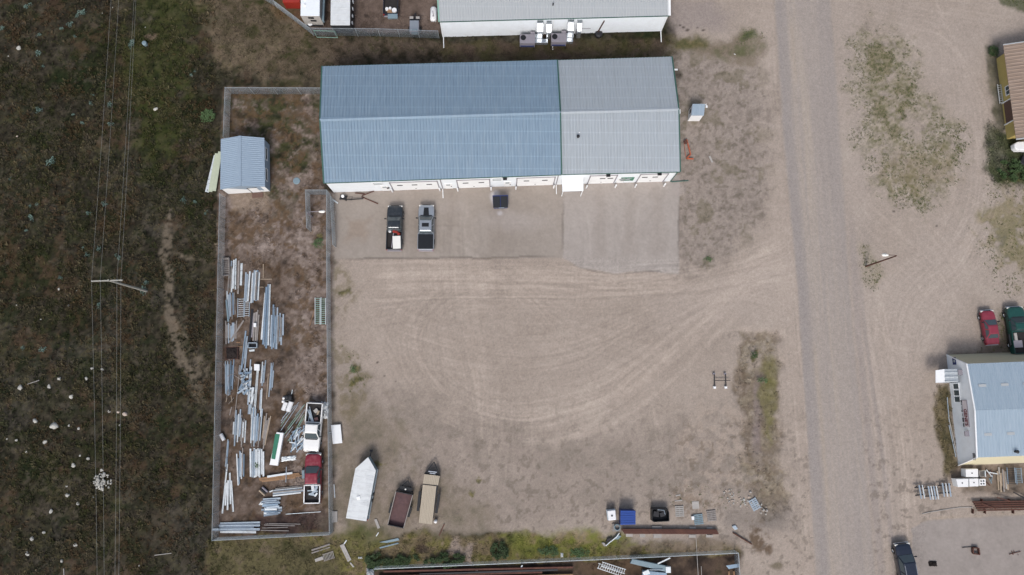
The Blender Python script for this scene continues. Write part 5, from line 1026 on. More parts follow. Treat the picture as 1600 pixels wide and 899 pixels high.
def caravan():
    z = 2.8; r0 = [M(469.5, 24.5, z), M(499, 25, z), M(500, -40, z), M(470.5, -40, z)]; O = M(488, 20); r = thing('camper_van', 'cream boxy camper trailer with two dark end windows behind the angled fence', 'camper'
    , O); Q = [(p.x-O.x, p.y-O.y) for p in r0]; g = MB(); g.prism(Q, .45, z-.08); g.build('body', 'concrete', r); g = MB(); g.prism([(a*1.01, b*1.0) for a, b in Q], z-.1, z); g.build('roof', 'white_wall', r, bevel=.04)
    yb = min(Q[0][1], Q[1][1]); xm = (Q[0][0]+Q[1][0])/2
    for x, zz in ((xm-.0, 2.3), (xm+.15, 1.6)): g = MB(); g.box((x, yb-.02, zz), (.75, .06, .35)); g.build('window', 'black', r, bevel=.02)
    for a, b in ((.15, -.8), (.22, -2.1)): g = MB(); g.lathe((Q[0][0]+.5, yb+1.0-b*.6, z), [(.16, 0), (.16, .1), (.03, .16)], 12); g.build('roof_vent', 'white_panel', r)
    g = MB(); g.box((xm, yb-.1, .5), (2.2, .15, .18)); g.build('bumper', 'dark_metal', r); g = MB(); g.box((Q[1][0]+.15, yb+2, 1.4), (.25, 4, .5)); g.build('awning', 'grey_sheet', r)
    for x in (Q[0][0]+.1, Q[1][0]-.35): g = MB(); g.tube([(x, yb+2.5, .36), (x+.25, yb+2.5, .36)], .36, 16); g.build('wheel', 'rubber', r)
    O = M(487, 41); single(MB().lathe((O.x, O.y, .6), [(.3, 0), (.36, .1), (.3, .2), (.08, .22)], 18), 'spare_wheel', 'white_panel', 'round white wheel cover at the fence corner below the cream camper', 'wheel cover')
caravan()
def box_trailer():
    z = 2.6; q = [M(516.5, 39.5, z), M(546.5, 39.5, z), M(547, -40, z), M(517.5, -40, z)]; O = M(533, 20); r = thing('cargo_trailer', 'white roofed box trailer parked right of the cream camper', 'trailer', O); Q = [(p.x-O.x, p.y-O.y) for p in q]
    g = MB(); g.prism(Q, .5, z-.06); g.build('body', 'dark_metal', r); g = MB(); g.prism([(a*1.01, b*1.0) for a, b in Q], z-.08, z); g.build('roof', 'white_tarp', r)
    yb = Q[0][1]
    for k in range(6): g = MB(); g.box(((Q[0][0]+Q[1][0])/2, yb+.6+k*.9, z+.01), (2.3, .05, .03)); g.build('roof_bow', 'white_tarp', r)
    for k in range(5): g = MB(); g.box((Q[1][0]+.04, yb+1+k*1.0, 1.4), (.1, .3, .4)); g.build('side_marker', 'white_panel', r)
    for x in (Q[0][0]+.0, Q[1][0]-.25): g = MB(); g.tube([(x, yb+2.5, .36), (x+.25, yb+2.5, .36)], .36, 16); g.build('wheel', 'rubber', r)
box_trailer()
def tank():
    a, b = M(677.2, 33, .9), M(677, 10.5, .9); O = (a+b)/2; O.z = 0; r = thing('propane_tank', 'long white propane tank beside the top warehouse wall', 'tank', O); g = MB(); L = (b-a).length; c = []
    n = 18; pr = [(.05, -L/2), (.3, -L/2+.06), (.43, -L/2+.25), (.43, L/2-.25), (.3, L/2-.06), (.05, L/2)]; vs = []
    for rr, y in pr:
        for j in range(n): t = 2*math.pi*j/n; vs.append((rr*math.cos(t), y, .75+rr*math.sin(t)))
    g.add(vs, [(i*n+j, i*n+(j+1) % n, (i+1)*n+(j+1) % n, (i+1)*n+j) for i in range(5) for j in range(n)]+[tuple(range(n)), tuple(5*n+j for j in range(n))]); g.build('shell', 'tank_white', r, smooth=True)
    g = MB(); g.box((0, -.15, 1.2), (.1, .8, .06), .15); g.lathe((0, -.5, 1.16), [(.08, 0), (.08, .12)], 8); g.build('valve', 'hvac_grey', r)
    for y in (-.6, .6): g = MB(); g.box((0, y, .2), (.7, .15, .4)); g.build('leg', 'concrete', r)
tank()
g0 = thing('shipping_container', 'red ribbed steel container corner at the top left behind the fence', 'container', M(455, -8)); zz = 1.6
q = [M(441.5, 3.5, zz), M(468.5, 4.0, zz), M(470, -60, zz), M(443, -60, zz)]; O = g0.location; Q = [(p.x-O.x, p.y-O.y) for p in q]; g = MB(); g.prism(Q, .05, zz-.02); g.build('body', 'red_plastic', g0); g = MB()
for k in range(9): x = Q[0][0]+.15+k*.24; g.box((x, Q[0][1]-.02, .8), (.1, .06, 1.4))
g.build('end_ribs', 'red_plastic', g0); g = MB(); g.prism([(a*.97, b*.99) for a, b in Q], zz-.02, zz+.01); g.build('roof', 'red_plastic', g0)
# ---------------------------------------------------------------- stored steel and timber in the compound
def channel(mb, a, b, w, h, up=True):
    a = Vector(a); b = Vector(b); d = (b-a).normalized(); u = Vector((d.y, -d.x, 0)).normalized()*w/2; t = min(.02, w*.2); n = Vector((0, 0, 1)); U = u.normalized()*t
    z0, z1 = (0, h) if up else (h, 0)
    k = [-u+n*z1, -u+n*z0, u+n*z0, u+n*z1, u-U+n*z1, u-U+n*(z0+(t if up else -t)), -u+U+n*(z0+(t if up else -t)), -u+U+n*z1]
    vs = [a+q for q in k]+[b+q for q in k]; f = [(i, (i+1) % 8, (i+1) % 8+8, i+8) for i in range(8)]+[(0, 1, 6, 7), (1, 2, 5, 6), (2, 3, 4, 5), (8, 15, 14, 9), (9, 14, 13, 10), (10, 13, 12, 11)]
    return mb.add(vs, f)
def bundle(tl, tr, bl, br, n, ms, what, where, cat, name='steel_channel', kind='ch', w=None, h=.09, jit=1.6, base=.06, top=0, horiz=False, spread=.25):
    """n long pieces fanned between the top edge tl-tr and the bottom edge bl-br (photo places)"""
    tl, tr, bl, br = [M(*p) for p in (tl, tr, bl, br)]; W = ((tr-tl).length+(br-bl).length)/2; w = w or W/n*.86
    side = 'top' if horiz else 'left'
    for i in range(n+top):
        lay = i >= n; t = (i+.5)/n if not lay else (i-n+1)/(top+1); a, b = tl.lerp(tr, t), bl.lerp(br, t); d = (b-a).normalized(); s = Vector((d.y, -d.x, 0))
        a = a+d*(RG.rand()-.5)*jit+s*(RG.rand()-.5)*w*spread; b = b+d*(RG.rand()-.5)*jit+s*(RG.rand()-.5)*w*spread
        z = base+(h+.004 if lay else 0); a.z = b.z = z; m = ms[RG.randint(len(ms))]; g = MB()
        if kind == 'ch' and n > 3 and RG.rand() < .12: m = 'rusty_channel'
        if kind == 'ch': channel(g, a, b, w, h, RG.rand() < .5)
        elif kind == 'flat': g.bar(a+Vector((0, 0, h/2)), b+Vector((0, 0, h/2)), w, h)
        else: g.tube([a+Vector((0, 0, h/2)), b+Vector((0, 0, h/2))], h/2, 7)
        if n+top == 1: lb = '%s, %s' % (what, where)
        elif lay: lb = '%s upper %s in the %s' % (ORD[i-n], what, where)
        else: lb = '%s, %s from the %s in the %s' % (what, ORD[i], side, where)
        if len(lb.replace(',', '').split()) > 16: print('LONG', len(lb.split()), lb)
        single(g, name, m, lb, cat, '%s of the %s' % (cat+'s', where))
mat('rusty_channel', (.25, .24, .23), .6, .4, var=.2, scale=4, dirt=(.2, .11, .07), dirta=.9)
GW, GB, WS = 'galvanised', 'galvanised_blue', 'white_steel'
bundle((359, 411), (370, 409.5), (355.5, 456), (369.5, 457), 5, [WS, WS, GW], 'white channel', 'bundle right of the wooden crate frame', 'channel', top=2, jit=1.8)
bundle((376, 414), (379.8, 414), (375, 450), (379.2, 450), 1, [WS], 'single wide white channel', 'spot beside a tan plank', 'channel')
bundle((371.5, 413), (374.8, 413), (371, 453), (374, 453), 1, ['grey_wood'], 'weathered tan plank', 'spot left of the wide white channel', 'plank', 'plank', 'flat', h=.05)
bundle((383.5, 427), (392.3, 426.5), (381.5, 471), (389, 472), 3, [GW, WS], 'pale grey channel', 'slanting bundle below the single channel', 'channel', top=1, jit=.6)
bundle((394.5, 425), (407, 424), (391.5, 472), (404.5, 472), 5, [GW, GB, WS], 'pale blue-grey channel', 'wide bundle right of the slanting one', 'channel', top=2, jit=.5)
bundle((354.5, 459), (368, 459), (355, 495.5), (369, 495), 6, [GW, WS, GB], 'splayed pale channel', 'bundle under the crate frame bundle', 'channel', jit=1.0)
bundle((354, 476), (357, 476), (355.5, 495), (358.5, 495), 1, ['grey_sheet'], 'teal painted channel', 'left edge of the splayed bundle', 'channel', base=.18)
bundle((414.6, 459), (422.5, 441), (407.5, 537), (421, 541), 5, [GW, WS, GB], 'long pale channel', 'tall left half of the biggest bundle', 'channel', top=2, jit=1.3)
bundle((424, 483), (444, 496), (422, 541), (443.5, 533), 9, [GW, WS, GB, GW], 'pale blue channel', 'lower right half of the biggest bundle', 'channel', top=4, jit=1.5)
bundle((352, 503), (371, 505), (352.5, 533), (370, 533), 9, ['grey_wood', 'grey_wood', 'galvanised'], 'weathered grey plank', 'timber row below the splayed channels', 'plank', 'plank', 'flat', h=.05, jit=.9)
bundle((375.5, 508), (378, 509), (360, 531.5), (362.5, 533), 1, ['grey_wood'], 'loose diagonal plank', 'top of the timber row', 'plank', 'plank', 'flat', h=.05, base=.13)
bundle((392, 490), (406, 490), (388, 534), (403, 535), 7, ['grey_wood', 'hvac_grey', 'dark_metal', 'grey_wood'], 'dark weathered board', 'pile left of the biggest bundle', 'board', 'board', 'flat', h=.06, jit=1.2)
bundle((397, 487), (403, 493), (396, 530), (401, 535), 2, ['grey_wood'], 'pale weathered board', 'crest of the dark board pile', 'board', 'board', 'flat', h=.05, base=.13, jit=.8)
bundle((383.5, 522), (387.5, 536), (378, 570), (384, 571), 4, [GW, GB], 'narrow galvanised rail', 'leaning strand below the dark boards', 'rail', jit=1.2, h=.06)
bundle((376.5, 562), (377.5, 562), (367, 649), (368.2, 649), 1, ['grey_wood'], 'very long thin grey pole', 'strip left of the offcut heap', 'pole', 'timber_pole', 'flat', h=.08)
bundle((352, 572), (366.5, 570), (352.5, 610), (364, 612), 8, [GB, GB, GW], 'blue-grey rail', 'bundle below the burnt crate', 'rail', top=2, jit=1.5)
bundle((390.5, 570), (395, 570), (387, 626), (391.5, 626), 2, [GW, WS], 'white channel', 'pair right of the offcut heap', 'channel', jit=1.4)
bundle((401.5, 580), (405, 580), (396, 646), (399.5, 647), 2, [WS, GB], 'long thin white channel', 'pair below the square white cap', 'channel', jit=1)
bundle((409.5, 567), (416.5, 567), (407, 604), (412.5, 604), 3, [WS, GW], 'white channel', 'upper set right of the square cap', 'channel', jit=1)
bundle((407.5, 605), (411, 605), (405.5, 645), (409, 646), 2, [WS, GW], 'white channel', 'lower set right of the square cap', 'channel', jit=1)
bundle((419.8, 575), (421, 575), (415.6, 633), (416.8, 634), 1, ['wood'], 'long thin tan batten', 'gap between two channel sets', 'batten', 'batten', 'flat', h=.05)
bundle((423.5, 571), (429, 574), (420.5, 614), (426, 612), 4, [GW, GB], 'grey channel', 'last set on the right of that row', 'channel', jit=1.3)
bundle((365.5, 651), (386, 651), (363.5, 689), (384, 691), 9, [WS, WS, GW], 'white channel', 'crowded row below the offcut heap', 'channel', top=4, jit=1.8)
bundle((393, 646), (411, 645), (391.5, 691), (407, 692), 9, [GB, GW, WS], 'blue-grey rail', 'crowded row right of the white channels', 'rail', top=4, jit=1.8, h=.07)
bundle((413, 650), (424, 654), (408.5, 695), (415.5, 692), 5, ['grey_wood', 'wood'], 'weathered brown timber', 'row right of the blue-grey rails', 'timber', 'timber', 'flat', h=.07, jit=1.6)
bundle((356, 686), (358.5, 686), (351.5, 731), (355.5, 731), 2, [GW, GB], 'slim grey rail', 'lone strand near the left fence', 'rail', h=.06, jit=.6)
bundle((353.5, 739), (362, 742), (347.5, 788), (366, 787), 5, [GW, WS], 'pale channel', 'fanned bundle under the lone strand', 'channel', top=1, jit=2.2)
bundle((369.5, 708), (383, 706), (371.5, 752), (382, 748), 6, [GW, GB, WS], 'grey-blue channel', 'bundle left of the white ribbed stack', 'channel', top=1, jit=1.4)
bundle((390.5, 703), (413.5, 702.5), (391, 748), (413.5, 742), 8, [WS, GW, WS], 'white ribbed channel', 'neat stack with a weed in it', 'channel', jit=.5, top=2)
bundle((405, 746.5), (405, 754), (468, 738.5), (467, 747), 4, ['orange_wood'], 'orange-brown beam', 'pile pointing at the red pickup', 'beam', 'timber_beam', 'flat', h=.1, jit=.8, horiz=True)
bundle((418.5, 742.5), (418.5, 746.2), (457, 737.5), (457, 741), 1, [WS], 'white channel', 'orange-brown beam pile', 'channel', base=.2, horiz=True, jit=.2)
bundle((430.5, 763), (428, 775.5), (470, 759), (469, 771), 5, [GW, WS], 'pale channel', 'stack left of the red pickup bed', 'channel', horiz=True, top=1, jit=1)
bundle((413, 779), (412, 806), (436, 778), (437, 805), 8, [GB, GW, WS], 'short blue-grey duct piece', 'heap above the bottom stack', 'duct piece', 'duct_piece', horiz=True, top=7, jit=.8, h=.14, spread=.9)
bundle((348, 816), (337, 833), (400, 815), (405, 833), 5, [WS, GW], 'long white channel', 'horizontal stack by the bottom fence', 'channel', horiz=True, jit=1.6, top=2)
bundle((410, 815.5), (408, 830), (455, 816), (453, 830), 4, ['grey_wood'], 'thin grey lath', 'loose set right of the bottom stack', 'lath', 'lath', 'flat', w=.1, h=.04, jit=3, horiz=True, spread=2)
bundle((437, 803.5), (437, 804.5), (504, 799), (504, 800), 1, [GW], 'long thin silver rod', 'bare strip below the red pickup', 'rod', 'metal_rod', 'tube', h=.05, horiz=True)
bundle((409.5, 782), (411, 783), (402, 791.5), (403.5, 792.5), 1, [WS], 'short white strip', 'spot left of the duct pieces', 'strip', 'metal_strip', 'flat', h=.04)
bundle((419.5, 768.5), (420.5, 770.5), (427.5, 765), (428.5, 767), 1, [WS], 'short white block', 'end of the short horizontal stack', 'block', 'metal_block', 'flat', h=.1)
bundle((411, 421), (412.2, 421), (411, 433), (412.2, 433), 1, ['wood'], 'short upright tan stick', 'patch right of the wide bundle', 'stick', 'stick', 'flat', h=.04)
bundle((410, 436), (410, 437.2), (422, 436), (422, 437.2), 1, ['wood'], 'upper crossing tan stick', 'patch above the biggest bundle', 'stick', 'stick', 'flat', h=.04, horiz=True)
bundle((409, 448.5), (409, 449.5), (419, 448.5), (419, 449.5), 1, ['wood'], 'lower crossing tan stick', 'patch above the biggest bundle', 'stick', 'stick', 'flat', h=.04, horiz=True)
bundle((490.5, 487), (491.3, 487), (484, 508.5), (484.8, 509), 1, ['orange_wood'], 'thin leaning brown stick', 'spot left of the green rack', 'stick', 'stick', 'flat', h=.04)
bundle((371, 534.5), (371, 536), (381, 534.5), (381, 536), 1, ['orange_wood'], 'short orange batten', 'gap above the burnt crate', 'batten', 'batten', 'flat', h=.04, horiz=True)
bundle((372, 541), (372, 542.5), (382, 541.5), (382, 543), 1, ['orange_wood'], 'short orange batten', 'gap right of the burnt crate', 'batten', 'batten', 'flat', h=.04, horiz=True)
bundle((448, 735), (449, 735), (447.5, 750), (448.5, 750), 1, [GW], 'thin silver strip', 'spot above the orange-brown beams', 'strip', 'metal_strip', 'flat', h=.03, base=.3)
def scat(n, pts, ang, sp, ln, w, ms, name, lb, cat, grp, kind='ch', h=.06, z=.04):
    for i in range(n):
        t = RG.rand(); x = pts[0]+RG.rand()*(pts[2]-pts[0]); y = pts[1]+RG.rand()*(pts[3]-pts[1]); p = M(x, y); a = R(ang+RG.randn()*sp); l = ln*(.6+.8*RG.rand())/2; d = Vector((math.cos(a), math.sin(a), 0))*l; q = Vector((p.x, p.y, z+.05*(i % 5))); g = MB()
        ww = w*(.7+.6*RG.rand())
        if kind == 'ch': channel(g, q-d, q+d, ww, h)
        else: g.bar(q-d+Vector((0, 0, (RG.rand()-.5)*.05)), q+d, ww, h)
        m = ms[RG.randint(len(ms))]; single(g, name, m, lb, cat, grp)
scat(22, (375, 578, 391, 622), 70, 40, 1.1, .24, [WS, GW, GB, GB], 'metal_offcut', 'short offcut in the jumbled white and blue heap left of the long channels', 'offcut', 'offcuts in the jumbled heap', h=.1)
scat(6, (391, 612, 396, 646), 88, 6, 1.6, .3, [WS, GW], 'metal_offcut', 'white offcut stacked end to end below the jumbled heap', 'offcut', 'offcuts below the heap', h=.1)
scat(14, (445, 640, 474, 676), 56, 4, 2.6, .05, ['galvanised', 'green_slats', 'galvanised'], 'metal_rod', 'long thin rod in the silver and green fan left of the white pickup', 'rod', 'rods left of the white pickup', 'bar', .04)
for i in range(0): pass
scat(30, (455, 668, 477, 698), 60, 24, 1.2, .12, [GW, WS, GB], 'metal_scrap', 'short silver scrap piece in the pile between the green lid and the white pickup', 'scrap', 'silver scrap pile pieces', 'bar', .05)
scat(7, (354, 610, 365, 645), 75, 30, .9, .07, ['grey_wood', 'wood'], 'stick', 'small grey stick scattered near the left fence above the white channels', 'stick', 'sticks near the left fence', 'bar', .04)
scat(10, (348, 560, 384, 600), 80, 50, .7, .06, ['grey_wood'], 'stick', 'small twig of wood lying around the blue-grey bundle', 'stick', 'twigs around the blue-grey bundle', 'bar', .03)
def slabpx(pts, z0, z1, name, m, label, cat, bev=.01, group=None, smooth=False):
    P = [M(x, y, z1) for x, y in pts]; g = MB(); g.prism([(p.x, p.y) for p in P], z0, z1); return single(g, name, m, label, cat, group, False, bev)
slabpx([(397, 569), (405.5, 569.5), (405, 579.5), (397, 579)], .05, .35, 'white_box', 'white_panel', 'square white box cap among the blue-grey channels', 'box')
# lattice racks, crate frame, burnt crate, trough
def ladder(px0, px1, w, rungs, name, label, cat, rm, sm, z=.12, rw=.07, group=None, sag=0):
    a, b = M(*px0, z), M(*px1, z); O = (a+b)/2; O.z = 0; r = thing(name, label, cat, O, 0, group); d = (b-a).normalized(); s = Vector((d.y, -d.x, 0))*w/2; A, B = a-O, b-O
    for k in (-1, 1): g = MB(); g.bar(A+s*k, B+s*k, rw, .08); g.build('rail', rm, r)
    for i in range(rungs): t = (i+.5)/rungs; c = A.lerp(B, t); g = MB(); g.bar(c-s*1.12, c+s*1.12, .055, .05); g.build('rung', sm, r)
    return r
ladder((376.5, 466), (376, 496), .75, 9, 'ladder_rack', 'grey ladder-like rack, left of the two below the pale slanting bundle', 'rack', 'galvanised', WS)
ladder((386.5, 472), (385.5, 495), .6, 7, 'ladder_rack', 'grey ladder-like rack, right of the two below the pale slanting bundle', 'rack', 'galvanised', WS)
ladder((497, 465), (497, 507), .75, 13, 'ladder_rack', 'green slatted rack lying against the right compound fence, its left section', 'rack', WS, 'green_slats')
ladder((504.5, 466), (504.5, 507.5), .7, 13, 'ladder_rack', 'green slatted rack lying against the right compound fence, its right section', 'rack', WS, 'green_slats')
def crate_frame():
    q = [M(347, 404, .3), M(358, 403.5, .3), M(358.5, 430.5, .3), M(347.5, 431, .3)]; O = sum(q, Vector())/4; O.z = 0; r = thing('slatted_crate', 'grey wooden crate frame at the top left of the steel storage rows', 'crate', O); Q = [p-O for p in q]
    g = MB()
    for i in range(4): g.bar(Q[i], Q[(i+1) % 4], .1, .2)
    g.build('frame', 'grey_wood', r)
    for i in range(9): t = (i+.5)/9; g = MB(); g.bar(Q[0].lerp(Q[3], t)-Vector((0, 0, .08)), Q[1].lerp(Q[2], t)-Vector((0, 0, .08)), .14, .03); g.build('slat', 'grey_wood', r)
crate_frame()
def burnt():
    q = [M(351.5, 543, .5), M(371, 542.5, .5), M(371.5, 561, .5), M(352, 562, .5)]; O = sum(q, Vector())/4; O.z = 0; r = thing('burn_crate', 'square burnt crate full of black ash near the left fence', 'burn bin', O); Q = [p-O for p in q]
    g = MB(); 
    for i in range(4): g.bar(Q[i], Q[(i+1) % 4], .05, .05); g.bar(Q[i]-Vector((0, 0, .45)), Q[(i+1) % 4]-Vector((0, 0, .45)), .05, .05); g.bar(Q[i], Q[i]-Vector((0, 0, .5)), .06, .06)
    g.build('frame', 'rust', r); vs = []; n = 12; g = MB(); rr = np.random.RandomState(3)
    for i in range(n):
        for j in range(n): u, v = i/(n-1), j/(n-1); p = Q[0].lerp(Q[1], u).lerp(Q[3].lerp(Q[2], u), v); vs.append((p.x*1.0, p.y*1.0, .05+.3*math.sin(u*3.14)*math.sin(v*3.14)+.12*rr.rand()))
    g.add(vs, [(i*n+j, (i+1)*n+j, (i+1)*n+j+1, i*n+j+1) for i in range(n-1) for j in range(n-1)]); g.build('ash', 'char', r)
burnt()
def trough():
    q = [M(387.5, 536, .45), M(401, 536, .45), M(401, 543.5, .45), M(387.5, 543.5, .45)]; O = sum(q, Vector())/4; O.z = 0; r = thing('metal_trough', 'small open metal trough below the dark board pile', 'trough', O); Q = [p-O for p in q]; g = MB()
    for i in range(4): g.bar(Q[i]-Vector((0, 0, .2)), Q[(i+1) % 4]-Vector((0, 0, .2)), .1, .4)
    g.build('side', 'galvanised', r); g = MB(); g.prism([(p.x, p.y) for p in Q], .05, .08); g.build('floor', 'black', r)
trough()
slabpx([(389, 547), (397.5, 546), (397.5, 549), (389.5, 549.5)], 0, .12, 'metal_block', WS, 'short white block below the small metal trough', 'block')
slabpx([(396, 505), (399.8, 505), (399.8, 511), (396, 511)], .1, .45, 'box', 'white_panel', 'small square white box on the dark board pile', 'box')
def longbox():
    P = [(432, 675.5), (443, 677), (433.8, 728), (421, 726.5)]; q = [M(*p, .5) for p in P]; O = sum(q, Vector())/4; O.z = 0; r = thing('display_case', 'long tilted white tray with a green strip lying in the compound', 'tray', O); g = MB(); g.prism([(p.x-O.x, p.y-O.y) for p in q], .05, .5); g.build('tray', 'white_panel', r, bevel=.02)
    P = [(430, 678), (437.3, 679), (429.8, 718), (423.8, 717)]; q = [M(*p, .53) for p in P]; g = MB(); g.prism([(p.x-O.x, p.y-O.y) for p in q], .5, .53); g.build('strip', 'dark_green', r)
longbox()
bedbox(432, 700, (.3, .7, .12), -10, 'green_leaf', 'dark clump lying on the long white and green tray', 'clump', 'clump', .53) if False else None
# white drums next to a black engine
def drum(a, b, rad, label, name='drum', m='tank_white', cat='drum', grp=None):
    p, q = M(*a, rad), M(*b, rad); O = (p+q)/2; O.z = 0; r = thing(name, label, cat, O, 0, grp); g = MB(); g.tube([p-O, q-O], rad, 18); g.build('shell', m, r); g = MB(); d = (q-p).normalized(); g.tube([q-O, q-O+d*.05], rad*.8, 18); g.tube([p-O-d*.05, p-O], rad*.8, 18); g.build('cap', 'concrete', r); return r
drum((446.8, 629), (442.5, 641), .27, 'left white drum lying beside the black engine in the compound')
drum((455.3, 628), (450, 643), .3, 'right white drum lying beside the black engine in the compound')
drum((441.5, 627), (445.5, 628.5), .2, 'short white drum above the left long drum by the engine')
drum((442, 622.8), (447, 621.5), .17, 'smallest white bottle left of the black engine', 'bottle')
def engine():
    O = M(452.5, 622); r = thing('engine', 'black engine block lying behind the white drums', 'engine', O); g = MB(); g.box((0, 0, .3), (.95, .7, .6), .2); g.build('block', 'black', r, bevel=.08); g = MB(); g.lathe((-.2, .1, .6), [(.2, 0), (.2, .12), (.05, .14)], 12); g.box((.3, -.05, .68), (.3, .5, .16)); g.build('head', 'dark_metal', r); g = MB(); g.tube([(.3, .3, .4), (.45, .7, .6), (.5, 1.0, .7)], .04, 6); g.build('pipe', 'galvanised', r)
engine()
drum((345, 678.5), (350, 688), .22, 'short white tube lying against the left compound fence', 'tube', cat='tube')
# crumpled sheets
def crumple(px, py, rx, ry, h, m, label, name, cat, seed, n=14, rz=0):
    c = M(px, py); rr = np.random.RandomState(seed); g = MB(); vs = []
    for i in range(n):
        for j in range(n):
            u, v = i/(n-1)*2-1, j/(n-1)*2-1; ed = max(abs(u), abs(v)); x = u*rx*(1+.25*(rr.rand()-.5)); y = v*ry*(1+.25*(rr.rand()-.5)); vs.append((c.x+x*math.cos(rz)-y*math.sin(rz), c.y+x*math.sin(rz)+y*math.cos(rz), .03+h*(1-ed**3)*(.4+.6*rr.rand())))
    g.add(vs, [(i*n+j, (i+1)*n+j, (i+1)*n+j+1, i*n+j+1) for i in range(n-1) for j in range(n-1)]); return single(g, name, m, label, cat)
crumple(507, 641.5, .52, 1.0, .7, 'white_tarp', 'crumpled pale plastic heap between the white pickup and the fence', 'plastic_sheet', 'plastic sheet', 4)
crumple(451, 716.5, .9, .28, .18, 'white_steel', 'torn pale sheet lying flat above the orange-brown beams', 'metal_sheet', 'metal sheet', 5, rz=.1)
crumple(381, 421, .3, .3, .1, 'grey_wood', 'x', 'x', 'x', 6) if False else None
slabpx([(517, 664.5), (532, 663.5), (534.8, 692.5), (520, 694)], .35, .42, 'loose_sheet', 'white_panel', 'clean white panel lying outside the fence by the white pickup', 'panel')
for i, (x, y, l) in enumerate(((519, 666, 0), )): pass
slabpx([(518, 799), (527, 799), (527, 816), (518, 817)], 0, .14, 'concrete_slab', 'concrete', 'pale concrete slab outside the bottom right corner of the compound', 'slab')
slabpx([(521, 757), (522.5, 757), (524, 778), (522, 778)], 0, .06, 'lath', WS, 'thin white lath along the outside of the fence by the red pickup', 'lath')
slabpx([(471.5, 733), (475.5, 733), (475.8, 748), (471.8, 748)], 0, .35, 'metal_box', 'grey_sheet', 'narrow grey box standing left of the red pickup cab', 'box')
def fitting(px, py, rz, label):
    O = M(px, py); r = thing('pipe_fitting', label, 'pipe fitting', O, R(rz)); 
    for k in range(3): g = MB(); g.tube([(-.45, -.2+k*.25, .14), (.45, -.2+k*.25, .14)], .12, 10); g.build('pipe', ('wood', 'dark_metal', 'hvac_grey')[k], r)
fitting(412, 768, -40, 'three short pipes tied together left of the short horizontal stack')
# light posts, shed leaning sheets
for i, (a, b, m) in enumerate((((343, 240), (333.5, 301.5), 'pale_green'), ((338.5, 240), (327.5, 301), 'pale_green'), ((335, 243), (322, 300.5), WS))):
    bundle(a, (a[0]+4.5, a[1]), b, (b[0]+4.5, b[1]), 1, [m], ('long pale green sheet', 'long pale yellow-green sheet', 'long whitish green sheet')[i], ('innermost place leaning on the shed', 'middle place beside the shed', 'outer place beside the shed')[i], 'sheet', 'metal_sheet', 'flat', h=.05, w=.5, base=.1+.12*(2-i), jit=.3)
slabpx([(457.5, 277.5), (466.5, 277.5), (468, 288), (458.5, 288.5)], 0, .05, 'manhole_cover', 'grey_sheet', 'round grey lid lying in the dirt right of the shed', 'lid') if False else None
p = M(463.5, 283); single(MB().lathe((p.x, p.y, 0), [(.46, 0), (.46, .06), (.4, .1), (.05, .11)], 20), 'tank_lid', 'grey_sheet', 'round grey lid lying in the dirt between shed and workshop', 'lid')

# ---------------------------------------------------------------- bins and tanks
def dumpster():
    O = M(782, 319); r = thing('dumpster', 'dark blue two-lid bin standing before the garage doors', 'bin', O, R(2)); g = MB(); g.hexa([(-.85, -.65, .1), (.85, -.65, .1), (.95, .7, .1), (-.95, .7, .1), (-.95, -.8, 1.15), (.95, -.8, 1.15), (1.0, .8, 1.35), (-1.0, .8, 1.35)]); g.build('body', 'navy_plastic', r, bevel=.03)
    for s in (-1, 1): g = MB(); g.hexa([(s*.49-.45, -.82, 1.17), (s*.49+.45, -.82, 1.17), (s*.49+.45, .62, 1.36), (s*.49-.45, .62, 1.36), (s*.49-.45, -.82, 1.22), (s*.49+.45, -.82, 1.22), (s*.49+.45, .62, 1.42), (s*.49-.45, .62, 1.42)]); g.build('lid', 'black', r, bevel=.03)
    g = MB(); g.box((.1, -.84, 1.18), (.7, .06, .12)); g.build('handle', 'galvanised', r)
dumpster()
def bluebin():
    z = 1.45; q = [M(969.5, 797.5, z), M(993, 798, z), M(993, 820, z), M(969.5, 820.5, z)]; O = sum(q, Vector())/4; O.z = 0; r = thing('dumpster', 'large bin with a bright blue ribbed lid near the rusty beams', 'bin', O); Q = [Vector((p.x-O.x, p.y-O.y, 0)) for p in q]
    g = MB(); g.prism([(p.x*.97, p.y*.97) for p in Q], .12, z-.08); g.build('body', 'navy_plastic', r)
    g = MB(); g.prism([(p.x, p.y) for p in Q], z-.08, z); n = 6
    l = g.build('lid', 'blue_lid', r, bevel=.02); g = MB()
    for i in range(n): t = (i+.5)/n; g.bar(Q[0].lerp(Q[3], t)+Vector((0, 0, z+.02)), Q[1].lerp(Q[2], t)+Vector((0, 0, z+.02)), .16, .05)
    g.build('lid_rib', 'blue_lid', l)
bluebin()
def tote():
    z = 1.1; q = [M(949, 798.5, z), M(961.5, 797, z), M(963, 812.5, z), M(951, 813.8, z)]; O = sum(q, Vector())/4; O.z = 0; r = thing('liquid_tote', 'white square liquid tank with a black cap left of the blue bin', 'tank', O); Q = [Vector((p.x-O.x, p.y-O.y, 0)) for p in q]
    g = MB(); g.prism([(p.x, p.y) for p in Q], .15, z); g.build('shell', 'tank_white', r, bevel=.08); g = MB(); g.lathe((0, -.05, z), [(.11, 0), (.11, .06), (.03, .08)], 12); g.build('cap', 'black', r); g = MB()
    for h in (.3, .6, .9):
        for i in range(4): g.bar(Q[i]*1.03+Vector((0, 0, h)), Q[(i+1) % 4]*1.03+Vector((0, 0, h)), .03, .03)
    g.build('cage', 'galvanised', r); g = MB(); g.prism([(p.x*1.02, p.y*1.02) for p in Q], 0, .13); g.build('pallet_base', 'dark_metal', r)
tote()
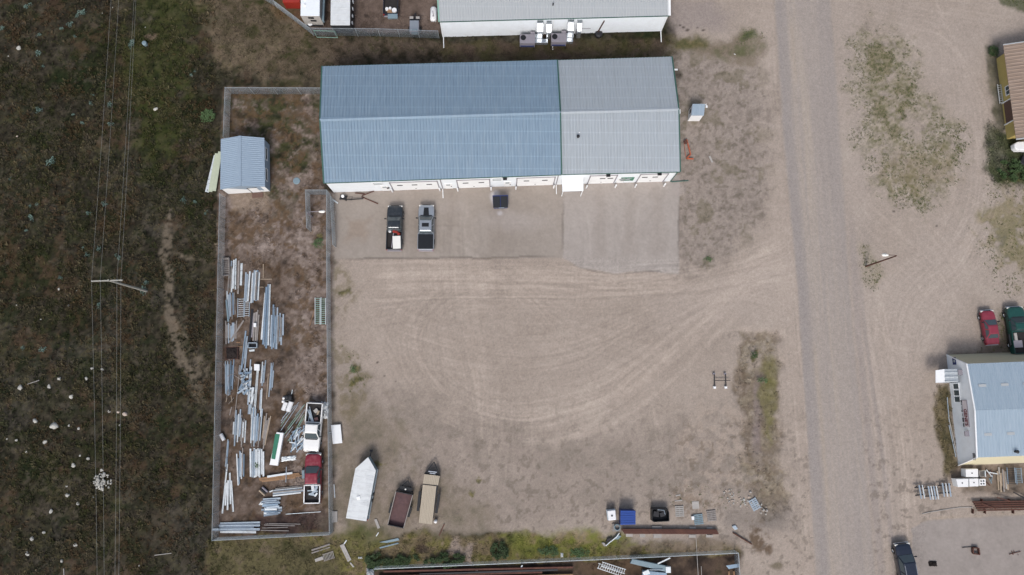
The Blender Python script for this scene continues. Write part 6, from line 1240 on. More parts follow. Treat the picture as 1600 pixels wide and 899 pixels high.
def blackbin():
    O = M(1029, 803.5); r = thing('skip_bin', 'black open metal bin with junk inside, right of the blue bin', 'bin', O); q = [(-1.0, -.6), (-.75, -.75), (1.05, -.65), (1.05, .3), (.9, .75), (-.95, .75)]
    g = MB(); g.prism(q, .05, .15); g.build('floor', 'black', r); g = MB()
    for i in range(6): a, b = q[i], q[(i+1) % 6]; g.bar((a[0], a[1], .5), (b[0], b[1], .5), .07, .9)
    g.build('side', 'black', r); g = MB(); g.box((.3, .1, .5), (.6, .5, .7), .3); g.box((-.4, .1, .35), (.7, .6, .5), -.2); g.box((.1, .55, .85), (1.0, .2, .15)); g.build('junk', 'dark_metal', r, bevel=.02); g = MB(); g.bar((-.3, .68, .97), (.45, .6, .97), .04, .04); g.bar((.45, .6, .97), (.6, .1, .97), .04, .04); g.build('handle', 'galvanised', r)
blackbin()
def coil():
    O = M(963.5, 823); r = thing('hose_coil', 'grey coiled hose on a low crate below the white square tank', 'hose', O); g = MB()
    for k in range(3): g.tube([(.33*math.cos(a), .33*math.sin(a), .3+.09*k) for a in np.linspace(0, 6.28, 21)], .055, 6)
    g.build('coil', 'grey_sheet', r); g = MB(); g.box((-.05, -.1, .12), (1.0, .9, .22)); g.build('crate', 'grey_wood', r)
coil()
def pallet(px, py, w, l, rz, m, label, n=6):
    O = M(px, py); r = thing('pallet', label, 'pallet', O, R(rz), 'pallets at the edge of the lot')
    for i in range(n): g = MB(); g.box((0, -l/2+l*(i+.5)/n, .13), (w, l/n*.68, .025)); g.build('slat', m, r)
    for x in (-w/2+.06, 0, w/2-.06): g = MB(); g.box((x, 0, .06), (.09, l, .11)); g.build('bearer', m, r)
pallet(1061.5, 799, 1.05, 1.3, 2, 'concrete', 'weathered pallet right of the black bin')
pallet(1091, 811.5, 1.1, 1.25, 6, 'grey_sheet', 'blue-grey pallet beside a small white box')
pallet(1111.5, 806, 1.1, 1.3, 6, 'grey_wood', 'reddish grey pallet right of the blue-grey pallet')
pallet(1178.5, 788, 1.0, 1.4, 27, 'galvanised', 'pale tilted pallet on the rubble by the ditch')
slabpx([(1080.5, 807.5), (1084.5, 807), (1085, 812.5), (1081.5, 813)], .0, .3, 'box', 'white_panel', 'small white box against the blue-grey pallet', 'box')
slabpx([(1081, 784), (1092, 783.5), (1092.5, 795), (1082, 795.5)], 0, .05, 'plywood_sheet', 'concrete', 'thin tan plywood square lying above the blue-grey pallet', 'plywood')
slabpx([(1054.5, 782.5), (1066, 781), (1066, 782.5), (1055, 784)], 0, .06, 'board', 'concrete', 'pale board just above the weathered pallet', 'board'); slabpx([(1055.5, 774), (1063, 772.5), (1063, 774.5), (1056, 776)], 0, .06, 'board', 'concrete', 'upper pale board in the stony ground above the pallets', 'board')
# rusty beams on blocks
def ibeam(a, b, w, h, z, m, label, name='steel_beam', grp=None, cat='beam'):
    a, b = M(*a), M(*b); g = MB(); a.z = b.z = z; up = Vector((0, 0, 1)); g.bar(a+up*.02, b+up*.02, w, .04); g.bar(a+up*(h-.02), b+up*(h-.02), w, .04); d = (b-a); g.bar(a+up*h/2, b+up*h/2, w*.15, h-.085)
    return single(g, name, m, label, cat, grp)
for i, (y0, y1) in enumerate(((826.8, 827.6), (829.3, 830.1), (831.8, 832.6))):
    ibeam((970.5+i*2, y0), (1118+i*1.5, y1), .2, .28, .2, 'rust', 'long rusty steel beam on blocks, %s of three below the blue bin' % ('upper', 'middle', 'lower')[i], grp='rusty beams on blocks')
for i, (x, y, w) in enumerate(((983, 836.5, .8), (1003.5, 837.5, .65), (1027, 838.3, 1.0), (1081, 838, .8), (1108, 837.5, .8), (1026, 824, 1.2), (1081.5, 825, .8), (1108, 825.5, .7))):
    p = M(x, y); g = MB(); g.box((p.x, p.y+(.3 if y > 830 else -.3), .095), (w, .9, .19)); single(g, 'timber_block', 'concrete', 'pale block sticking out %s the rusty beams, %s from the left' % ('below' if y > 830 else 'above', ORD[(0, 1, 2, 3, 4, 0, 1, 2)[i]]), 'block', 'blocks under the rusty beams')
bundle((1135.5, 827.5), (1137.5, 827), (1165, 845.5), (1167, 845), 1, ['rust'], 'dark rusty pole', 'spot right of the long beams', 'pole', 'metal_pole', 'tube', h=.16)
slabpx([(1144, 823), (1149, 821), (1153, 826.5), (1149, 828.5)], 0, .2, 'bucket', 'galvanised', 'small pale bucket beside the dark rusty pole', 'bucket')
def bent():
    g = MB(); q = [M(*p, .25) for p in ((967.5, 833), (963, 839), (957, 844), (951, 848.5), (946.5, 853))]
    for a, b in zip(q, q[1:]): g.bar(a, b, .09, .3)
    single(g, 'bent_strip', WS, 'bent white strip pointing down left of the rusty beams', 'strip')
    slabpx([(964, 836), (971, 838), (966, 843), (960, 843)], .02, .3, 'metal_sheet', 'grey_sheet', 'dark grey sheet right of the bent white strip', 'sheet'); slabpx([(949, 842), (957, 839.5), (954, 844), (946, 849)], .02, .25, 'metal_sheet', 'dark_metal', 'dark sheet left of the bent white strip', 'sheet'); slabpx([(940, 848.5), (944, 848), (948, 853), (944, 854)], .02, .2, 'board', 'concrete', 'short pale board at the lower end of the bent strip', 'board')
bent()
# H shaped steel stand
def stand():
    O = M(1125, 597); r = thing('steel_stand', 'H shaped dark steel stand with white feet on the bare lot', 'stand', O)
    for s, x in ((0, -.78), (1, .62)):
        g = MB(); g.bar((x, .95, .35), (x, -.6, .35), .09, .1); g.build('leg_bar', 'dark_metal', r); g = MB(); g.box((x, -.68, .17), (.3, .3, .34)); g.build('foot', 'white_panel', r); g = MB(); g.box((x, 1.0, .15), (.28, .2, .3)); g.build('foot', 'hvac_grey', r)
    g = MB(); g.bar((-.8, .18, .42), (1.15, .18, .42), .08, .08); g.build('cross_bar', 'dark_metal', r)
stand()
# orange frame by the workshop end
def orange():
    O = M(1075, 233); r = thing('jack_stand', 'bent orange steel frame lying right of the grey roof', 'frame', O); q = [M(*p, .3)-O for p in ((1070, 221), (1073, 218.5), (1076.5, 232), (1079, 241.5), (1072.5, 248), (1083.5, 248.5))]
    for a, b in ((0, 1), (1, 2), (2, 3), (3, 4), (4, 5)): g = MB(); g.bar(q[a], q[b], .16, .12); g.build('bar', 'orange_steel', r)
    g = MB(); g.box(q[0]+Vector((.1, -.1, 0)), (.4, .45, .2), .4); g.build('plate', 'rust', r); g = MB(); g.bar(q[0]+Vector((-.1, -.3, 0)), q[4]+Vector((-.1, .3, 0)), .05, .05); g.build('bar', 'orange_steel', r)
orange()
slabpx([(1107.5, 244.5), (1110, 243.5), (1114.5, 253.5), (1112, 254.5)], 0, .1, 'post_offcut', 'concrete', 'short pale post lying on the gravel right of the orange frame', 'post')
# junk by the left end of the workshop
for i, (a, b, m) in enumerate((((559, 305), (584, 315.5), 'rust'), ((556, 302), (575, 303.5), 'rust'), ((560, 308.5), (580, 301), 'rust'), ((545, 313), (560, 312), 'dark_metal'))):
    bundle(a, (a[0], a[1]+.8), b, (b[0], b[1]+.8), 1, [m], 'rusty bar', ('lower slanting place', 'upper flat place', 'crossing place', 'left dark place')[i]+' by the workshop wall', 'bar', 'rusty_bar', 'flat', h=.07, w=.12, horiz=True, base=.03+i*.08)
def junk():
    O = M(537, 309.5); r = thing('push_mower', 'small dark push mower with a white engine top by the workshop corner', 'mower', O, R(-10)); g = MB(); g.box((0, 0, .22), (.85, .6, .2)); g.build('deck', 'black', r, bevel=.05); g = MB(); g.lathe((-.05, .1, .32), [(.2, 0), (.2, .2), (.08, .24)], 12); g.build('engine', 'white_panel', r, bevel=.02)
    for x in (-.38, .38):
        for y in (-.28, .28): g = MB(); g.tube([(x, y-.04, .12), (x, y+.04, .12)], .12, 10); g.build('wheel', 'rubber', r)
    g = MB(); g.tube([(.4, -.2, .25), (1.3, -.3, .8), (1.3, .2, .8), (.4, .2, .25)], .02, 6); g.build('handle', 'dark_metal', r)
junk()
bundle((524.5, 316), (527, 316.5), (528, 318), (530, 319), 1, [WS], 'tiny white strip', 'corner of the paved apron', 'strip', 'metal_strip', 'flat', h=.05)
bundle((523.3, 326), (524, 326), (525.5, 344), (526.3, 344), 1, ['concrete'], 'thin pale batten', 'edge of the paved apron beside the pen', 'batten', 'batten', 'flat', h=.05)
# planks left below the compound
slabpx([(486.5, 859), (515, 849.5), (515.8, 852), (487, 861.5)], 0, .12, 'plank', 'grey_wood', 'upper pale plank below the bottom right corner of the compound', 'plank')
slabpx([(486.5, 863.5), (515.5, 854.5), (516, 856), (487, 865.5)], 0, .08, 'plank', 'grey_wood', 'lower grey plank just under the upper pale plank', 'plank')
slabpx([(491.5, 874), (504, 869.5), (505.5, 874.5), (493, 878.5)], 0, .15, 'board', 'concrete', 'short pale board left of the slatted piece', 'board')
ladder((505, 872), (522, 866.5), .75, 8, 'slatted_pallet', 'pale slatted frame in the grass below the compound corner', 'frame', 'grey_wood', 'concrete', .2)
slabpx([(530.8, 852.5), (537, 850), (549, 875), (543.5, 878.5)], 0, .12, 'board', 'concrete', 'wide pale board lying at an angle below the white trailer', 'board')
slabpx([(536, 851), (538.3, 850.5), (542, 845), (540.8, 844)], .02, .1, 'lath', WS, 'short white lath touching the top of the wide pale board', 'lath')
slabpx([(546, 880), (548, 879), (554, 886), (551.5, 887)], 0, .1, 'lath', 'concrete', 'small pale stick below the wide pale board', 'stick')
crumple(563, 871.5, .25, .12, .15, 'white_tarp', 'small white scrap in the dark bush left end', 'plastic_scrap', 'plastic scrap', 8)
slabpx([(592.5, 847.5), (622, 841), (624, 844.5), (605, 848.5)], 0, .1, 'metal_sheet', 'grey_sheet', 'upper blue-grey sheet lying below the white trailer', 'sheet'); slabpx([(592.5, 855.5), (622, 848), (623, 850), (594, 857.5)], 0, .1, 'metal_sheet', 'grey_sheet', 'lower blue-grey strip lying below the white trailer', 'sheet')
slabpx([(584.5, 812), (588.5, 811), (594, 825), (590, 826.5)], 0, .1, 'plank', 'concrete', 'short tan plank between the white trailer and the box trailer', 'plank')
slabpx([(587, 838), (588.5, 838.5), (592, 832.5), (591, 832)], 0, .06, 'lath', WS, 'short white lath below the tan plank', 'lath')
bundle((690.5, 825.5), (692, 826), (682.5, 843), (684, 844), 1, ['rust'], 'thin dark rod', 'bare soil below the flatbed trailer', 'rod', 'metal_rod', 'flat', h=.06)
p = M(681, 814); single(MB().lathe((p.x, p.y, 0), [(.2, 0), (.2, .55), (.1, .65), (.06, .7)], 12), 'gas_cylinder', 'tank_white', 'small white gas cylinder beside the tail of the flatbed', 'cylinder')
# things behind the bottom fence
for i in range(6):
    y = 884+i*3.9; x0 = 600-4*i+(i % 2)*60; ibeam((x0, y+8+.6*(i % 2)), (895-24*(i % 3), y+1.5), .2, .3, .1, ('rust', 'dark_metal', 'rust', 'orange_wood', 'rust', 'dark_metal')[i], 'long rust-coloured or dark beam behind the bottom fence, %s from the top' % ORD[i], grp='beams behind the bottom fence')
ladder((934, 884), (972, 897), .55, 11, 'truss', 'white ladder truss behind the bottom fence, lower one of the two', 'truss', WS, WS, .3)
ladder((940, 881.5), (977, 893.5), .5, 11, 'truss', 'white ladder truss behind the bottom fence, upper one of the two', 'truss', WS, WS, .5)
def ramp():
    q = [M(988, 873.5, .9), M(1046, 885.5, .9), M(1043.5, 894.5, .9), M(984.5, 880.5, .9)]; O = sum(q, Vector())/4; O.z = 0; r = thing('loader_ramp', 'blue-grey metal ramp body behind the bottom fence', 'ramp', O); Q = [Vector((p.x-O.x, p.y-O.y, 0)) for p in q]; g = MB(); g.prism([(p.x, p.y) for p in Q], .5, .9); g.build('deck', 'grey_sheet', r, bevel=.04); g = MB(); g.box(Q[1]+Vector((-.2, -.3, 1.0)), (.6, .7, .4)); g.build('bracket', WS, r, bevel=.04); g = MB(); g.box(Q[2]+Vector((-1.6, -.35, .7)), (2.9, .9, .5), -.1); g.build('body', 'galvanised_blue', r, bevel=.05); g = MB(); g.box(Q[2]+Vector((-2.6, .0, 1.0)), (.8, .5, .25), .4); g.build('bracket', WS, r, bevel=.04); g = MB(); g.box(Q[1]+Vector((-1.6, -.35, .97)), (1.6, .08, .08)); g.build('rail', 'galvanised', r)
    for p in Q: g = MB(); g.box((p.x*.9, p.y*.9, .25), (.15, .15, .5)); g.build('leg', 'dark_metal', r)
ramp()
bundle((1013, 878.5), (1014, 880), (1043, 865), (1044, 866.5), 1, [WS], 'white pole', 'place resting across the bottom fence rail', 'pole', 'metal_pole', 'flat', h=.08, base=1.75, w=.14)
bundle((1086.5, 836), (1087.2, 836), (1092, 930), (1092.8, 930), 1, ['concrete'], 'long thin pale pole', 'strip crossing under the bottom fence', 'pole', 'timber_pole', 'flat', h=.08, base=.03)
bundle((1094.5, 875), (1095.3, 875), (1097, 930), (1097.8, 930), 1, ['concrete'], 'second thin pole', 'dark yard behind the bottom fence', 'pole', 'timber_pole', 'flat', h=.08, base=.03)
slabpx([(1134.5, 884), (1154.5, 881), (1155, 886.5), (1139, 889.5)], .8, .85, 'metal_sheet', 'galvanised_blue', 'pale blue-grey sheet at the right corner behind the bottom fence', 'sheet')
for i, (x, y) in enumerate(((1138, 893), (1146, 893))): slabpx([(x, y), (x+2, y), (x+2.5, y+14), (x+.5, y+14)], 0, .2, 'timber', 'orange_wood', 'brown timber stub below the pale sheet, %s of two' % ('left', 'right')[i], 'timber')
crumple(579, 893, .45, .45, .8, 'white_tarp', 'white and blue wrapped bundle at the left end of the bottom fence', 'wrapped_bundle', 'bundle', 11)
crumple(878, 867.5, .15, .25, .15, 'white_tarp', 'small white litter in the green grass above the bottom fence', 'litter', 'litter', 12)
slabpx([(814.5, 884), (817, 883.5), (815.5, 888.5), (813, 888)], 0, .3, 'lath', WS, 'short white lath just behind the bottom fence', 'lath')
crumple(745, 890.5, .15, .2, .2, 'white_tarp', 'white scrap on the red-brown beams behind the fence', 'litter', 'litter', 13)
# ---------------------------------------------------------------- right hand side
for i, (a, b) in enumerate((((1480, 657), (1494.5, 724)), ((1482.5, 659), (1496.5, 722)), ((1479, 622), (1482, 660)))):
    bundle(a, (a[0]+1, a[1]), b, (b[0]+1, b[1]), 1, ['galvanised' if i != 1 else 'concrete'], ('outer long pipe', 'inner long pipe', 'upper short pipe')[i], 'grass along the white shop front', 'pipe', 'pipe', 'tube', h=.12, base=.02)
def appliance(q, z, label, kind, name, cat):
    P = [M(x, y, z) for x, y in q]; O = sum(P, Vector())/4; O.z = 0; r = thing(name, label, cat, O, 0, 'appliances behind the shop'); Q = [Vector((p.x-O.x, p.y-O.y, 0)) for p in P]; g = MB(); g.prism([(p.x, p.y) for p in Q], .03, z-.03); g.build('body', 'white_panel' if kind != 2 else 'hvac_grey', r); g = MB(); g.prism([(p.x*1.01, p.y*1.01) for p in Q], z-.03, z); t = g.build('top', 'tank_white' if kind != 2 else 'concrete', r, bevel=.01)
    if kind == 1:
        for u, v in ((.28, .3), (.68, .3), (.28, .72), (.68, .72)): c = Q[0].lerp(Q[1], u).lerp(Q[3].lerp(Q[2], u), v); g = MB(); g.lathe((c.x, c.y, z), [(.1, 0), (.1, .02), (.03, .025)], 12); g.build('burner', 'black', t)
    elif kind == 2:
        for k in range(7): u = (k+.5)/7; g = MB(); g.bar(Q[0].lerp(Q[1], u)*.85+Vector((0, 0, z+.02)), Q[3].lerp(Q[2], u)*.85+Vector((0, 0, z+.02)), .03, .03); g.build('grille_bar', 'dark_metal', t)
    else: c = (Q[0]+Q[2])/2; g = MB(); g.lathe((c.x, c.y, z), [(.08, 0), (.08, .03), (.02, .04)], 10); g.build('knob', 'dark_metal', t)
appliance([(1509, 733.5), (1528, 733), (1528.5, 745.8), (1509.5, 745.5)], .95, 'wide white freezer in the upper row behind the shop', 0, 'freezer', 'freezer')
appliance([(1530, 736), (1538, 735), (1538.8, 744.8), (1531, 745)], .6, 'grey grille topped cabinet right of the upper freezer', 2, 'grille_cabinet', 'cabinet')
appliance([(1494, 749), (1513, 748.5), (1513, 761), (1497, 761.2)], 1.0, 'white freezer with black cap at the left of the lower row', 0, 'freezer', 'freezer')
appliance([(1514.5, 748.5), (1528.5, 748), (1529, 760), (1515, 760.5)], .95, 'plain white washer in the middle of the lower row', 0, 'washer', 'washer')
appliance([(1530, 749), (1540, 748.5), (1540.5, 759), (1530.5, 759.2)], .9, 'white stove with four black burners ending the lower row', 1, 'stove', 'stove')
slabpx([(1538.8, 735.5), (1540.2, 735.5), (1541, 745.5), (1539.5, 745.5)], 0, .8, 'door_panel', WS, 'narrow white panel standing right of the grille cabinet', 'panel')
scat(9, (1541, 738, 1551, 759), 60, 60, .9, .1, ['rust', 'rust', 'white_steel', 'grey_sheet'], 'metal_scrap', 'rusty or white scrap piece between the stove and the lumber', 'scrap', 'scrap beside the stove', 'bar', .08)
bundle((1556, 733), (1573, 733), (1558, 762), (1575, 762), 7, ['wood', 'concrete', 'wood', 'grey_wood'], 'pale plank', 'lumber stack behind the shop', 'plank', 'plank', 'flat', h=.08, jit=1.6, top=3)
ladder((1580, 731), (1582, 757), 1.1, 9, 'ladder_rack', 'blue-grey ladder rack right of the lumber stack', 'rack', 'galvanised_blue', 'dark_metal', .5)
ladder((1590, 731), (1592, 755), .8, 9, 'ladder_rack', 'second blue-grey ladder rack nearest the photo edge', 'rack', 'galvanised', 'grey_sheet', .5)
ladder((1561, 132), (1565, 162), .45, 9, 'ladder', 'white ladder lying beside the yellow house wall', 'ladder', WS, WS, .3)
for i in range(5):
    ibeam((1517+i*2, 784+3.2*i), (1680, 781+3.2*i), .16, .2, .25, 'rust', 'long rusty pipe in the rack below the lumber, %s from the top' % ORD[i], grp='rusty pipes at the right edge', cat='pipe')
for i, (a, b) in enumerate((((1522, 782), (1541, 789.5)), ((1562, 778), (1586, 785)), ((1583, 770), (1604, 781)))):
    bundle(a, (a[0], a[1]+1.8), b, (b[0], b[1]+1.8), 1, ['rust' if i < 2 else 'dark_metal'], 'slanting dark bar', ('left place', 'middle place', 'right place')[i]+' on the rusty pipes', 'bar', 'rusty_bar', 'flat', h=.1, base=.5, horiz=True)
for i, x in enumerate((1521, 1535, 1540, 1578, 1584)): slabpx([(x, 780 if i % 2 else 796), (x+1, 780 if i % 2 else 796), (x+1, 786 if i % 2 else 803), (x, 786 if i % 2 else 803)], 0, .4, 'support_leg', 'rust', 'short rusty support leg of the pipe rack, %s from the left' % ORD[i], 'support', group='supports of the pipe rack')
def trestle(px, py, label, n, w, rz):
    O = M(px, py); r = thing('trestle', label, 'trestle', O, R(rz), 'trestles on the gravel')
    for y in (-.45, .45): g = MB(); g.bar((-w/2-.35, y, .45), (w/2, y+.1, .45), .14, .12); g.build('beam', 'dark_metal', r)
    for k in range(n): x = -w/2+w*(k+.5)/n; g = MB(); g.bar((x-.05, .75, .56), (x+.05, -.85, .56), .13 if k % 2 else .17, .05); g.build('cross_bar', 'galvanised' if k % 2 == 0 else 'white_steel', r)
    for x in (-w/2+.1, w/2-.1):
        for y in (-.5, .5): g = MB(); g.box((x, y, .2), (.07, .07, .4)); g.build('leg', 'dark_metal', r)
trestle(1436, 767, 'leftmost metal trestle on the gravel with two thin bars', 2, .8, 2)
trestle(1454, 768.5, 'middle metal trestle with several pale bars', 4, 1.3, 2)
trestle(1474.5, 764, 'rightmost metal trestle with a wide white bar', 3, 1.2, 0)
g = MB(); q = [M(*p, .04) for p in ((1441, 803), (1455, 800), (1470, 797.5), (1485, 795), (1500, 793), (1520, 792.5))]; single(g.tube(q, .05, 6), 'rope', 'concrete', 'pale rope stretched on the gravel left of the rusty pipes', 'rope')
def sq():
    q = [M(*p, .25) for p in ((1519.5, 856), (1528.5, 856.5), (1530, 866.5), (1520, 865))]; O = sum(q, Vector())/4; O.z = 0; r = thing('square_grate', 'small square rusty frame lying on the paved yard', 'frame', O); Q = [p-O for p in q]
    for i in range(4): g = MB(); g.bar(Q[i], Q[(i+1) % 4], .12, .3); g.build('bar', 'rust', r)
sq()
bundle((1511, 854.5), (1511, 855.5), (1528, 853), (1528, 854), 1, ['dark_metal'], 'thin dark bar', 'spot above the small square frame', 'bar', 'metal_bar', 'flat', h=.04, horiz=True)
for i, (a, b) in enumerate((((1577.5, 855), (1580, 862)), ((1581.5, 856), (1583.5, 863)), ((1585, 857), (1588, 863.5)), ((1584, 864), (1588, 863)))): bundle(a, (a[0]+1, a[1]), b, (b[0]+1, b[1]), 1, ['rust'], 'short rusty bar', ('left', 'middle', 'right', 'lower')[i]+' place in the little cluster near the bottom right', 'bar', 'rusty_bar', 'flat', h=.05)
crumple(1457, 881, .5, .3, .3, 'char', 'black rag lump lying on the paved yard', 'rag', 'rag', 14)
def boat():
    q = [M(*p, 1.2) for p in ((1585, 225), (1590, 221.5), (1640, 219), (1640, 235), (1590, 235), (1586, 231))]; O = sum(q, Vector())/6; O.z = 0; r = thing('camper_trailer', 'white rounded trailer nose below the yellow house at the right edge', 'trailer', O); g = MB(); g.prism([(p.x-O.x, p.y-O.y) for p in q], .4, 1.2); g.build('body', 'tank_white', r, bevel=.1); 
    for y in (-.5, .5): g = MB(); g.tube([(0, y-.1, .3), (0, y+.1, .3)], .3, 14); g.build('wheel', 'rubber', r)
boat()
bedbox(1603, 256, (2.0, 1.2, .5), -30, 'dark_metal', 'dark covered object in the grass at the right edge', 'covered_object', 'cover', 0, .1)
# rubble heap by the ditch
for i in range(70):
    t = RG.rand(); x = 1130+70*RG.rand(); y = 772+(x-1130)*.36+RG.randn()*5.5; 
    if i % 9 == 0: continue
    p = M(x, y); s = .07+.13*RG.rand()**2; g = MB(); g.box((p.x, p.y, s*.35), (s*(1.2+RG.rand()), s*(1+.6*RG.rand()), s*.9), RG.rand()*3, .7); single(g, 'rubble_stone', ('stone', 'concrete', 'pink_stone')[i % 3], 'small pale stone scattered in the rubble below the ditch', 'stone', 'stones of the rubble strip')
# ---------------------------------------------------------------- boulders, stone heap, shrubs of the field
def rock_mesh(seed):
    rr = np.random.RandomState(seed); import bmesh as bm_; b = bm_.new(); bm_.ops.create_icosphere(b, subdivisions=3, radius=1); cuts = [(Vector(rr.randn(3)).normalized(), .62+.25*rr.rand()) for _ in range(9)]
    for v in b.verts:
        for n, d in cuts:
            e = v.co.dot(n)-d
            if e > 0: v.co -= n*e*.9
        v.co *= 1+.05*(rr.rand()-.5); v.co.z *= .62
    me = bpy.data.meshes.new('boulder'); b.to_mesh(me); b.free(); return me
RM = [rock_mesh(s) for s in range(6)]
for me in RM: me.materials.append(MATS['stone'])
RP = rock_mesh(31); RP.materials.append(MATS['pink_stone'])
BL = [(30, 75, 8), (13, 88, 2.4), (244, 171, 6.5), (27, 213, 3.5), (32, 606, 9), (77, 604, 6), (93, 592, 6), (112, 620, 7), (55, 658, 7.5), (85, 666, 12), (123, 670, 4.5), (108, 665, 3.5), (71, 691, 7), (26, 688, 4), (42, 706, 5), (138, 717, 5.5), (125, 712, 3), (115, 727, 6.5), (106, 774, 6.5), (122, 787, 5.5), (80, 799, 5.5), (69, 832, 5), (50, 842, 6), (43, 865, 7), (118, 852, 6), (196, 647, 7), (185, 644, 4), (171, 643, 4.5), (188, 665, 3.5), (97, 877, 5), (159, 735, 5), (144, 576, 4.5), (160, 577, 5), (135, 592, 6), (107, 478, 3.5), (120, 455, 2.5), (26, 477, 2.5), (92, 452, 3.5), (146, 777, 3), (176, 12, 1.8), (227, 43, 2), (160, 21, 1.6), (300, 119, 2), (297, 219, 1.6), (1148, 85, 3), (64, 499, 2.5), (18, 604, 2.5), (104, 760, 3), (218, 884, 3), (11, 686, 3)]
order = sorted(range(len(BL)), key=lambda i: BL[i][1])
rank = {i: k for k, i in enumerate([i for i in order if BL[i][0] < 400])}
for i, (x, y, s) in enumerate(BL):
    p = M(x, y); o = bpy.data.objects.new('boulder', RP if i in (3, 25, 26) else RM[i % 6]); COL.objects.link(o); r = s*.042; o.location = (p.x, p.y, r*.12); o.scale = (r*(1+.3*RG.rand()), r*(.85+.2*RG.rand()), r*(.8+.4*RG.rand())); o.rotation_euler = (0, 0, RG.rand()*6.28)
    if x > 400: tag(o, 'lone pale stone on the weedy ground left of the road top', 'stone'); continue
    sz = 'large' if s > 7.4 else 'medium' if s > 4.6 else 'small'; tag(o, '%s %s boulder in the dark field, %s boulder down from the top' % (sz, 'pinkish' if i in (3, 25, 26) else 'pale', ORD[rank[i]]), 'boulder', 'boulders in the dark field')
for i in range(75):
    a = RG.rand()*6.28; rr = RG.rand()**.6; p = M(161+14*rr*math.cos(a), 752+14*rr*math.sin(a)); s = .10+.13*RG.rand(); o = bpy.data.objects.new('heap_stone', RM[i % 6]); COL.objects.link(o); o.location = (p.x, p.y, .06+.35*(1-rr)*RG.rand()+s*.3); o.scale = (s, s*.8, s); o.rotation_euler = (RG.rand(), RG.rand(), RG.rand()*6)
    tag(o, 'small pale stone of the round heap under the wires', 'stone', 'stones of the heap under the wires')
def leafmesh(name, n, rx, rz, ls, seed, m, clump=5):
    rr = np.random.RandomState(seed); g = MB(); cs = [(rr.randn()*.45*rx, rr.randn()*.45*rx, rz*(.3+.6*rr.rand())) for _ in range(clump)]
    for i in range(n):
        c = cs[i % clump]; d = Vector(rr.randn(3)); d.z = abs(d.z)*.6; d.normalize(); q = Vector(c)+Vector((d.x*rx*.42, d.y*rx*.42, d.z*rz*.4))*(.5+.6*rr.rand()); u = d.cross(Vector(rr.randn(3))).normalized()*ls*.35; t = (d+Vector((0, 0, .2))).normalized()*ls*(.7+.6*rr.rand()); q.z = max(q.z, .03)
        g.add([q, q+t*.5+u, q+t, q+t*.5-u], [(0, 1, 2, 3)])
    for c in cs[:3]: g.tube([(0, 0, 0), (c[0]*.8, c[1]*.8, c[2]*.8)], .012, 4)
    me = bpy.data.meshes.new(name); me.from_pydata(g.v, [], g.f); me.materials.append(MATS[m]); return me
SM = [leafmesh('sage_shrub', 110, 1, .7, .34, s, 'sage_leaf', 7) for s in range(5)]
SH = [(44, 10, 6), (130, 20, 6.5), (121, 25, 4), (110, 40, 6), (97, 46, 4), (62, 56, 4), (118, 58, 3), (60, 83, 6), (68, 104, 3.5), (208, 71, 8), (146, 149, 3), (143, 163, 4), (172, 163, 5), (62, 173, 6.5), (130, 193, 4), (174, 194, 5), (82, 252, 8), (300, 118, 4), (305, 112, 2.5), (51, 341, 6), (140, 333, 4.5), (165, 320, 5), (157, 390, 6), (137, 398, 5), (130, 388, 3), (185, 403, 5), (226, 453, 7.5), (228, 443, 4.5), (288, 313, 6.5), (306, 316, 4.5), (156, 478, 5), (69, 546, 5.5), (37, 545, 4), (95, 434, 4.5), (42, 361, 3.5), (322, 333, 4), (58, 320, 3.5), (48, 323, 3), (5, 45, 5), (115, 180, 3), (16, 280, 3)]
rank = {i: k for k, i in enumerate(sorted(range(len(SH)), key=lambda i: SH[i][1]))}
for i, (x, y, s) in enumerate(SH):
    p = M(x, y); o = bpy.data.objects.new('sage_shrub', SM[i % 5]); COL.objects.link(o); r = s*.062; o.location = (p.x, p.y, 0); o.scale = (r, r*(.8+.4*RG.rand()), r); o.rotation_euler = (0, 0, RG.rand()*6.28)
    tag(o, '%s pale blue-green shrub in the dark field, %s shrub down from the top' % ('broad' if s > 5.6 else 'small', ORD[rank[i]]), 'shrub', 'pale shrubs in the dark field')
def bush(x, y, rx, ry, n, m, label, h=.8, ls=.16, seed=1):
    p = M(x, y); me = leafmesh('bush', n, 1, 1, 1, seed, m, 22); me2 = bpy.data.meshes.new('bush'); g = MB(); rr = np.random.RandomState(seed); X, Y = rx*.08, ry*.08
    cs = [((rr.rand()*2-1), (rr.rand()*2-1)) for _ in range(34)]; cs = [c for c in cs if c[0]**2+c[1]**2 < 1.25]
    for i in range(n):
        c = cs[rr.randint(len(cs))]; q = Vector((c[0]*X*.95+rr.randn()*.12, c[1]*Y*.95+rr.randn()*.10, max(.04, h*(.25+.6*rr.rand())*(1-.5*(c[0]**2+c[1]**2))))); d = Vector(rr.randn(3)); d.z = abs(d.z)*.5+.1; d.normalize(); u = d.cross(Vector((0, 0, 1))).normalized()*ls*.32; t = d*ls*(.6+.8*rr.rand()); g.add([q, q+t*.5+u, q+t, q+t*.5-u], [(0, 1, 2, 3)])
    me2.from_pydata(g.v, [], g.f); me2.materials.append(MATS[m]); r = thing('bush', label, 'bush', p); o = bpy.data.objects.new('foliage', me2); COL.objects.link(o); o.parent = r
    g = MB()
    for c in cs[:6]: g.tube([(c[0]*X*.2, c[1]*Y*.2, 0), (c[0]*X*.6, c[1]*Y*.6, h*.5)], .02, 5)
    g.build('stem', 'bark', r)
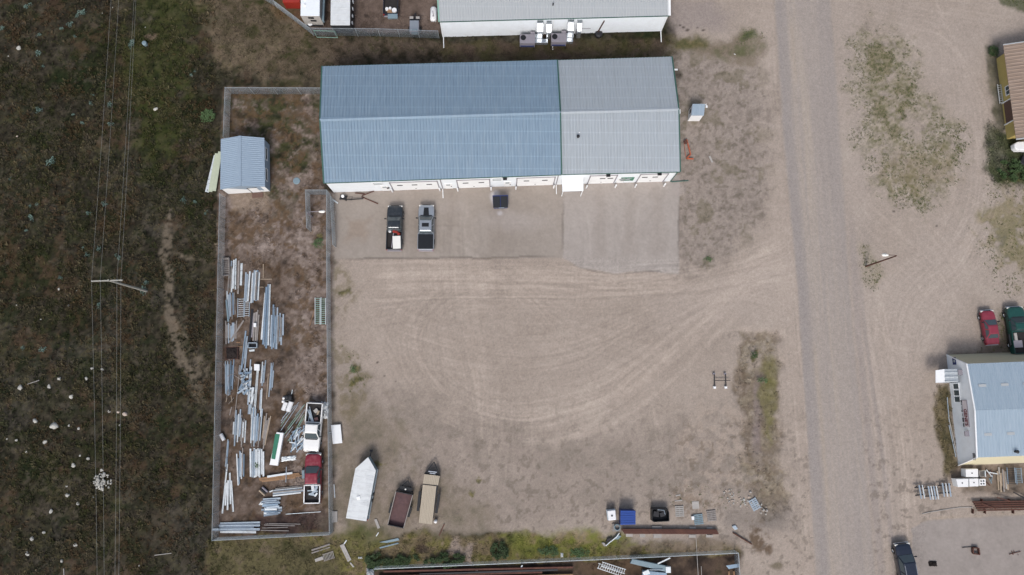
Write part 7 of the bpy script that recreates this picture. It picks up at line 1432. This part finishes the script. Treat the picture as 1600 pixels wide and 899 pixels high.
bush(590, 876, 22, 11, 2600, 'green_leaf', 'low dark green bush at the left end of the bottom fence', seed=2); bush(630, 877, 24, 9, 2200, 'green_leaf', 'flat dark green bush between the two thick ones along the bottom fence', .6, seed=3); bush(695, 875, 30, 10, 3400, 'green_leaf', 'widest dark green bush hugging the bottom fence', seed=4); bush(781, 860, 12, 12, 1600, 'green_leaf', 'round dark green bush above the bottom fence', .9, seed=5)
bush(857, 862, 16, 7, 700, 'mid_leaf', 'loose green bush in the yellow grass right of the round one', .5, .13, 6); bush(905, 864, 14, 6, 500, 'mid_leaf', 'rightmost loose green clump above the bottom fence', .4, .13, 7)
bush(326, 182, 10, 10, 520, 'mid_leaf', 'round pale green shrub in the field left of the compound', .6, .2, 8); bush(1582, 268, 26, 20, 3200, 'green_leaf', 'dark green bush below the yellow house', .9, seed=9); bush(1551, 82, 7, 9, 420, 'green_leaf', 'small dark green bush at the top corner of the yellow house', .8, seed=10); bush(498, 381, 7, 8, 240, 'mid_leaf', 'small green weed clump by the fence below the narrow pen', .4, .14, 11)
bush(553, 577, 6, 5, 90, 'mid_leaf', 'small yellow-green weed in the lot near the compound fence', .3, .14, 12); bush(1106, 405, 6, 3, 90, 'mid_leaf', 'small green weed on the gravel right of the paved apron', .25, .13, 13); bush(1178, 556, 5, 4, 140, 'green_leaf', 'dark weed clump at the top of the roadside ditch', .4, .14, 14); bush(1191, 594, 7, 5, 120, 'mid_leaf', 'green weed clump inside the roadside ditch', .3, .14, 15); bush(402, 727, 2.5, 4, 60, 'mid_leaf', 'green weed growing through the white ribbed stack', .4, .14, 16)
p = M(228, 70); g = MB(); g.lathe((p.x, p.y, 0), [(.3, 0), (.3, .5), (.24, .54), (.05, .56)], 14); single(g, 'bucket', 'grey_sheet', 'small blue-grey bucket beside the star shaped bare patch', 'bucket')
for i, (a, b) in enumerate((((47, 599), (66, 592.5)), ((244, 867), (267, 864)), ((100, 878), (101.5, 930)))):
    bundle(a, (a[0], a[1]+.9), b, (b[0]+.6, b[1]+.9), 1, ['concrete'], 'thin pale stick', ('grass right of a boulder', 'ring of dry grass', 'bottom edge of the field')[i], 'stick', 'stick', 'flat', h=.05, w=.07)
